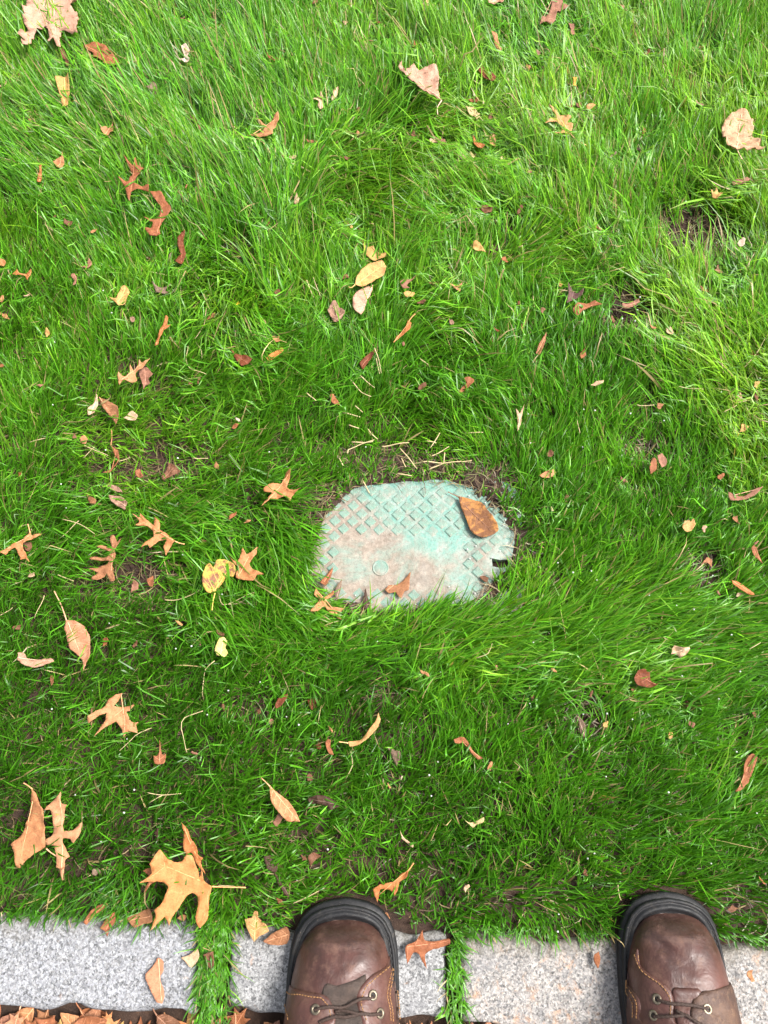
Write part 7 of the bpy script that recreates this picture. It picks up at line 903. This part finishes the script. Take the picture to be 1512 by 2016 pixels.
def blades(n_t, per, x0, x1, y0, y1, segs, wscale=1.0, kill_inner=None, seed=3):
    r = np.random.default_rng(seed)
    tx = r.uniform(x0, x1, n_t); ty = r.uniform(y0, y1, n_t)
    yk = ty-kerb_y(tx); lawn = yk > .047
    joint = np.zeros(n_t, bool)
    for (jx0, jx1) in JOINTS: joint |= (np.abs(yk) < .062) & (tx > jx0-.0+(yk*0)) & (tx < jx1)
    ok = lawn | joint
    if kill_inner: ok &= ~((tx > kill_inner[0]) & (tx < kill_inner[1]) & (ty > kill_inner[2]) & (ty < kill_inner[3]))
    sdl = lid_sd(tx, ty); ok &= sdl > .003+.006*vnoise(tx, ty, .03, 21)
    ok &= boot_sd(tx, ty) > .0015
    ok &= r.random(n_t) < np.where(joint, 1, density(tx, ty)); tx, ty, joint = tx[ok], ty[ok], joint[ok]
    x = np.repeat(tx, per)+r.normal(0, .0022, len(tx)*per); y = np.repeat(ty, per)+r.normal(0, .0022, len(tx)*per); N = len(x)
    jt = np.repeat(joint, per)
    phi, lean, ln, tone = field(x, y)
    lp = r.normal(0, 1, N)
    tuft = np.repeat(r.normal(0, 1, len(tx)), per)
    ang = phi+np.where(r.random(N) < .09, r.uniform(-math.pi, math.pi, N), (lp*.30+tuft*.34)*(1.9-1.35*lean))
    ang += (vnoise(x, y, .07, 31)-.5)*1.5*(1.2-lean)
    L = np.clip(.9+(ln-42)*.012, .85, 1.12)*ln*MM*np.exp(r.normal(0, .26, N))*np.repeat(np.exp(r.normal(0, .12, len(tx))), per)*(.82+.36*vnoise(x, y, .06, 33))
    sdl = np.repeat(sdl[ok], per); ld = np.clip(sdl/.05, 0, 1); L *= .42+.58*ld; L *= .38+.62*np.clip(density(x, y)*1.2, 0, 1)
    L = np.where(jt, L*.62, L)
    th0 = np.clip(.12+.75*lean+r.normal(0, .22, N), .02, 1.25); th1 = np.clip(th0+.25+.45*lean*r.random(N)+r.normal(0, .25, N)+.3*r.random(N), .1, 1.9)
    yk = y-kerb_y(x); L = np.where(~jt, L*np.clip(.55+(yk-.045)*8, .55, 1), L)
    wd = (r.uniform(1.1, 2.3, N)*np.where(r.random(N) < .06, 1.7, 1))*MM*wscale*(.42+.58*ln/60)
    S = segs+1; P = np.zeros((N, S, 3)); P[:, 0, 0] = x; P[:, 0, 1] = y; P[:, 0, 2] = gz_grid(x, y)-.002
    sw = r.normal(0, .16, N)
    for k in range(segs):
        t = (k+.5)/segs; th = th0+(th1-th0)*t; a = ang+sw*(t-.3)*2
        P[:, k+1, 0] = P[:, k, 0]+L/segs*np.sin(th)*np.cos(a); P[:, k+1, 1] = P[:, k, 1]+L/segs*np.sin(th)*np.sin(a); P[:, k+1, 2] = P[:, k, 2]+L/segs*np.cos(th)
    P[:, 1:, 2] = np.maximum(P[:, 1:, 2], P[:, :1, 2]+.0045+.004*r.random((N, 1)))
    over2 = r.random(N) < .03; over = r.random(N) < .10                                               # some blades still arch over sunken leaves
    for k in range(1, S):
        hz = rast_at(P[:, k, 0], P[:, k, 1]); free = (over & (hz < .0225)) | over2; lim = hz-.0025
        P[:, k, 2] = np.where(free, np.maximum(P[:, k, 2], hz+.003)*(hz < 9)+P[:, k, 2]*(hz >= 9), np.minimum(P[:, k, 2], lim))
    # over the kerb and the lid blades lie on top
    for k in range(1, S):
        st = (np.abs(P[:, k, 1]-kerb_y(P[:, k, 0])) < .055); lo = np.where(st, .0105, -1)
        sl = lid_sd(P[:, k, 0], P[:, k, 1]) < .004; lo = np.where(sl, .0075, lo); P[:, k, 2] = np.maximum(P[:, k, 2], lo)
    bad = np.zeros(N, bool)
    for k in range(1, S): bad |= boot_sd(P[:, k, 0], P[:, k, 1]) < .0012
    P[bad, 1:, :2] = 2*P[bad, :1, :2]-P[bad, 1:, :2]; ang = np.where(bad, ang+math.pi, ang); bad[:] = False   # pushed away by the boot
    for k in range(1, S): bad |= boot_sd(P[:, k, 0], P[:, k, 1]) < .0012
    P = P[~bad]; ang, wd, L, tone, x, y = ang[~bad], wd[~bad], L[~bad], tone[~bad], x[~bad], y[~bad]; N = len(P)
    tw = ang+math.pi/2+r.normal(0, .35, N); side = np.stack([np.cos(tw), np.sin(tw), r.normal(0, .25, N)], 1)
    prof = np.interp(np.linspace(0, 1, S), [0, .3, .75, 1], [.75, 1, .72, .0])
    vs = []
    for k in range(segs):
        q = side*(wd*prof[k]*.5)[:, None]; vs += [P[:, k]-q, P[:, k]+q]
    vs.append(P[:, segs]); V = np.stack(vs, 1); nv = 2*segs+1
    base = (np.arange(N)*nv)[:, None]; quads = []
    for k in range(segs-1): quads.append(base+np.array([[2*k, 2*k+1, 2*k+3, 2*k+2]]))
    Q = np.stack(quads, 1).reshape(-1, 4); T = base+np.array([[2*segs-2, 2*segs-1, 2*segs]])
    # colour: patches of hue, blade to blade variation, sheath at the foot toned down to paint shade into the gaps, some dying tips
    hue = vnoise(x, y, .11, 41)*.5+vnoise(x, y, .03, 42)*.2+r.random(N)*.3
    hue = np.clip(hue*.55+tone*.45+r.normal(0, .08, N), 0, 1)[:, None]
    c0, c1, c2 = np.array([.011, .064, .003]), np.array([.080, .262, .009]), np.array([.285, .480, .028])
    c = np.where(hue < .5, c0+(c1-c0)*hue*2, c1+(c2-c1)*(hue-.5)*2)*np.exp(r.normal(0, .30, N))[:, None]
    dead = r.random(N) < .03+.03*(tone > .62); c = np.where(dead[:, None], np.array([.36, .27, .12])*np.exp(r.normal(0, .2, N))[:, None], c)
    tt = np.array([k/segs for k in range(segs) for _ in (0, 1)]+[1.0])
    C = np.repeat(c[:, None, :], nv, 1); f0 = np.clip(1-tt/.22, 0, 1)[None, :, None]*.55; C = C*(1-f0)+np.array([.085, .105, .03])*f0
    tipd = (r.random(N) < .10)[:, None, None]*np.clip((tt-.82)/.18, 0, 1)[None, :, None]; C = C*(1-tipd)+np.array([.34, .27, .11])*tipd
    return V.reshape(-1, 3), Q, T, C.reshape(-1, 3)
def build_grass(name, parts, label, mat):
    Vs, Ls, St, Tot, Cs = [], [], [], [], []; vo = lo = 0
    for V, Q, T, C in parts:
        Vs.append(V); Cs.append(C); Ls += [(Q+vo).ravel(), (T+vo).ravel()]
        St += [lo+np.arange(len(Q))*4, lo+len(Q)*4+np.arange(len(T))*3]; Tot += [np.full(len(Q), 4), np.full(len(T), 3)]
        vo += len(V); lo += len(Q)*4+len(T)*3
    V = np.concatenate(Vs).astype(np.float32); Lp = np.concatenate(Ls).astype(np.int32); St = np.concatenate(St).astype(np.int32); Cc = np.concatenate(Cs)
    me = bpy.data.meshes.new(name); me.vertices.add(len(V)); me.vertices.foreach_set('co', V.ravel())
    me.loops.add(len(Lp)); me.loops.foreach_set('vertex_index', Lp); me.polygons.add(len(St)); me.polygons.foreach_set('loop_start', St)
    me.update(calc_edges=True); at = me.attributes.new('col', 'FLOAT_COLOR', 'POINT')
    at.data.foreach_set('color', np.concatenate([Cc, np.ones((len(Cc), 1))], 1).astype(np.float32).ravel())
    me.polygons.foreach_set('use_smooth', np.ones(len(St), bool)); me.materials.append(mat); me.validate()
    o = bpy.data.objects.new(name, me); COL.objects.link(o); return tag(o, label, kind='stuff')
IN = (-.74, .74, -.24, 1.36)
area = (IN[1]-IN[0])*(IN[3]-IN[2])
near = blades(int(area*39000), 3, *IN, 4)
jb = []
for k, (jx0, jx1) in enumerate(JOINTS):
    yc = kerb_y((jx0+jx1)/2); jb.append(blades(int((jx1-jx0)*.13*30000), 3, jx0, jx1, yc-.066, yc+.066, 4, seed=50+k))
MIDR = (-1.3, 1.3, -.26, 2.0)
outer = blades(int(2.6*2.26*12000), 2, *MIDR, 3, 1.6, IN, seed=9)
far = blades(int(4.4*2.86*3500), 2, -2.2, 2.2, -.26, 2.6, 3, 2.6, MIDR, seed=19)
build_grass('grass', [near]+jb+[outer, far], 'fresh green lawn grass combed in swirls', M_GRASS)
# dead thatch lying low between the blades
def thatch(n_t):
    r = np.random.default_rng(77); x = r.uniform(IN[0], IN[1], n_t); y = r.uniform(IN[2], IN[3], n_t)
    ok = (y-kerb_y(x) > .05) & (lid_sd(x, y) > .0); near_lid = np.exp(-np.clip(lid_sd(x, y), 0, 1)/.018)
    hb = np.zeros(n_t)
    for (cx_, cy_, rx, ry, dens, dip) in HOLES: hb = np.maximum(hb, np.exp(-((x-cx_)/rx/1.3)**2-((y-cy_)/ry/1.3)**2))
    ok &= r.random(n_t) < .25+.5*near_lid+.45*hb
    ok &= boot_sd(x, y) > .03
    x, y = x[ok], y[ok]; N = len(x); a = r.uniform(0, 6.283, N); L = r.uniform(.012, .04, N); S = 4; P = np.zeros((N, S, 3)); g = gz_grid(x, y)
    for k in range(S):
        t = k/3-.5; P[:, k, 0] = x+np.cos(a+t*.5)*L*t; P[:, k, 1] = y+np.sin(a+t*.5)*L*t; P[:, k, 2] = g+.003+.006*r.random(N)
    for k in range(S): P[:, k, 2] = np.minimum(P[:, k, 2], rast_at(P[:, k, 0], P[:, k, 1])-.002)
    sl = lid_sd(P[:, :, 0], P[:, :, 1]) < .002; P[:, :, 2] = np.where(sl, np.maximum(P[:, :, 2], .0075), P[:, :, 2])
    wd = r.uniform(.6, 1.5, N)*MM; side = np.stack([-np.sin(a), np.cos(a), np.zeros(N)], 1); pr = [.6, 1, .8]
    vs = []
    for k in range(3): q = side*(wd*pr[k]*.5)[:, None]; vs += [P[:, k]-q, P[:, k]+q]
    vs.append(P[:, 3]); V = np.stack(vs, 1); base = (np.arange(N)*7)[:, None]
    Q = np.stack([base+np.array([[0, 1, 3, 2]]), base+np.array([[2, 3, 5, 4]])], 1).reshape(-1, 4); T = base+np.array([[4, 5, 6]])
    pal = np.array([[.30, .22, .11], [.19, .12, .065], [.40, .31, .17], [.12, .08, .045], [.24, .24, .08]]); c = .72*pal[r.integers(0, 5, N)]*np.exp(r.normal(0, .2, N))[:, None]
    return V.reshape(-1, 3), Q, T, np.repeat(c[:, None, :], 7, 1).reshape(-1, 3)
build_grass('thatch', [thatch(60000)], 'dead brown thatch lying between the grass roots', M_GRASS)
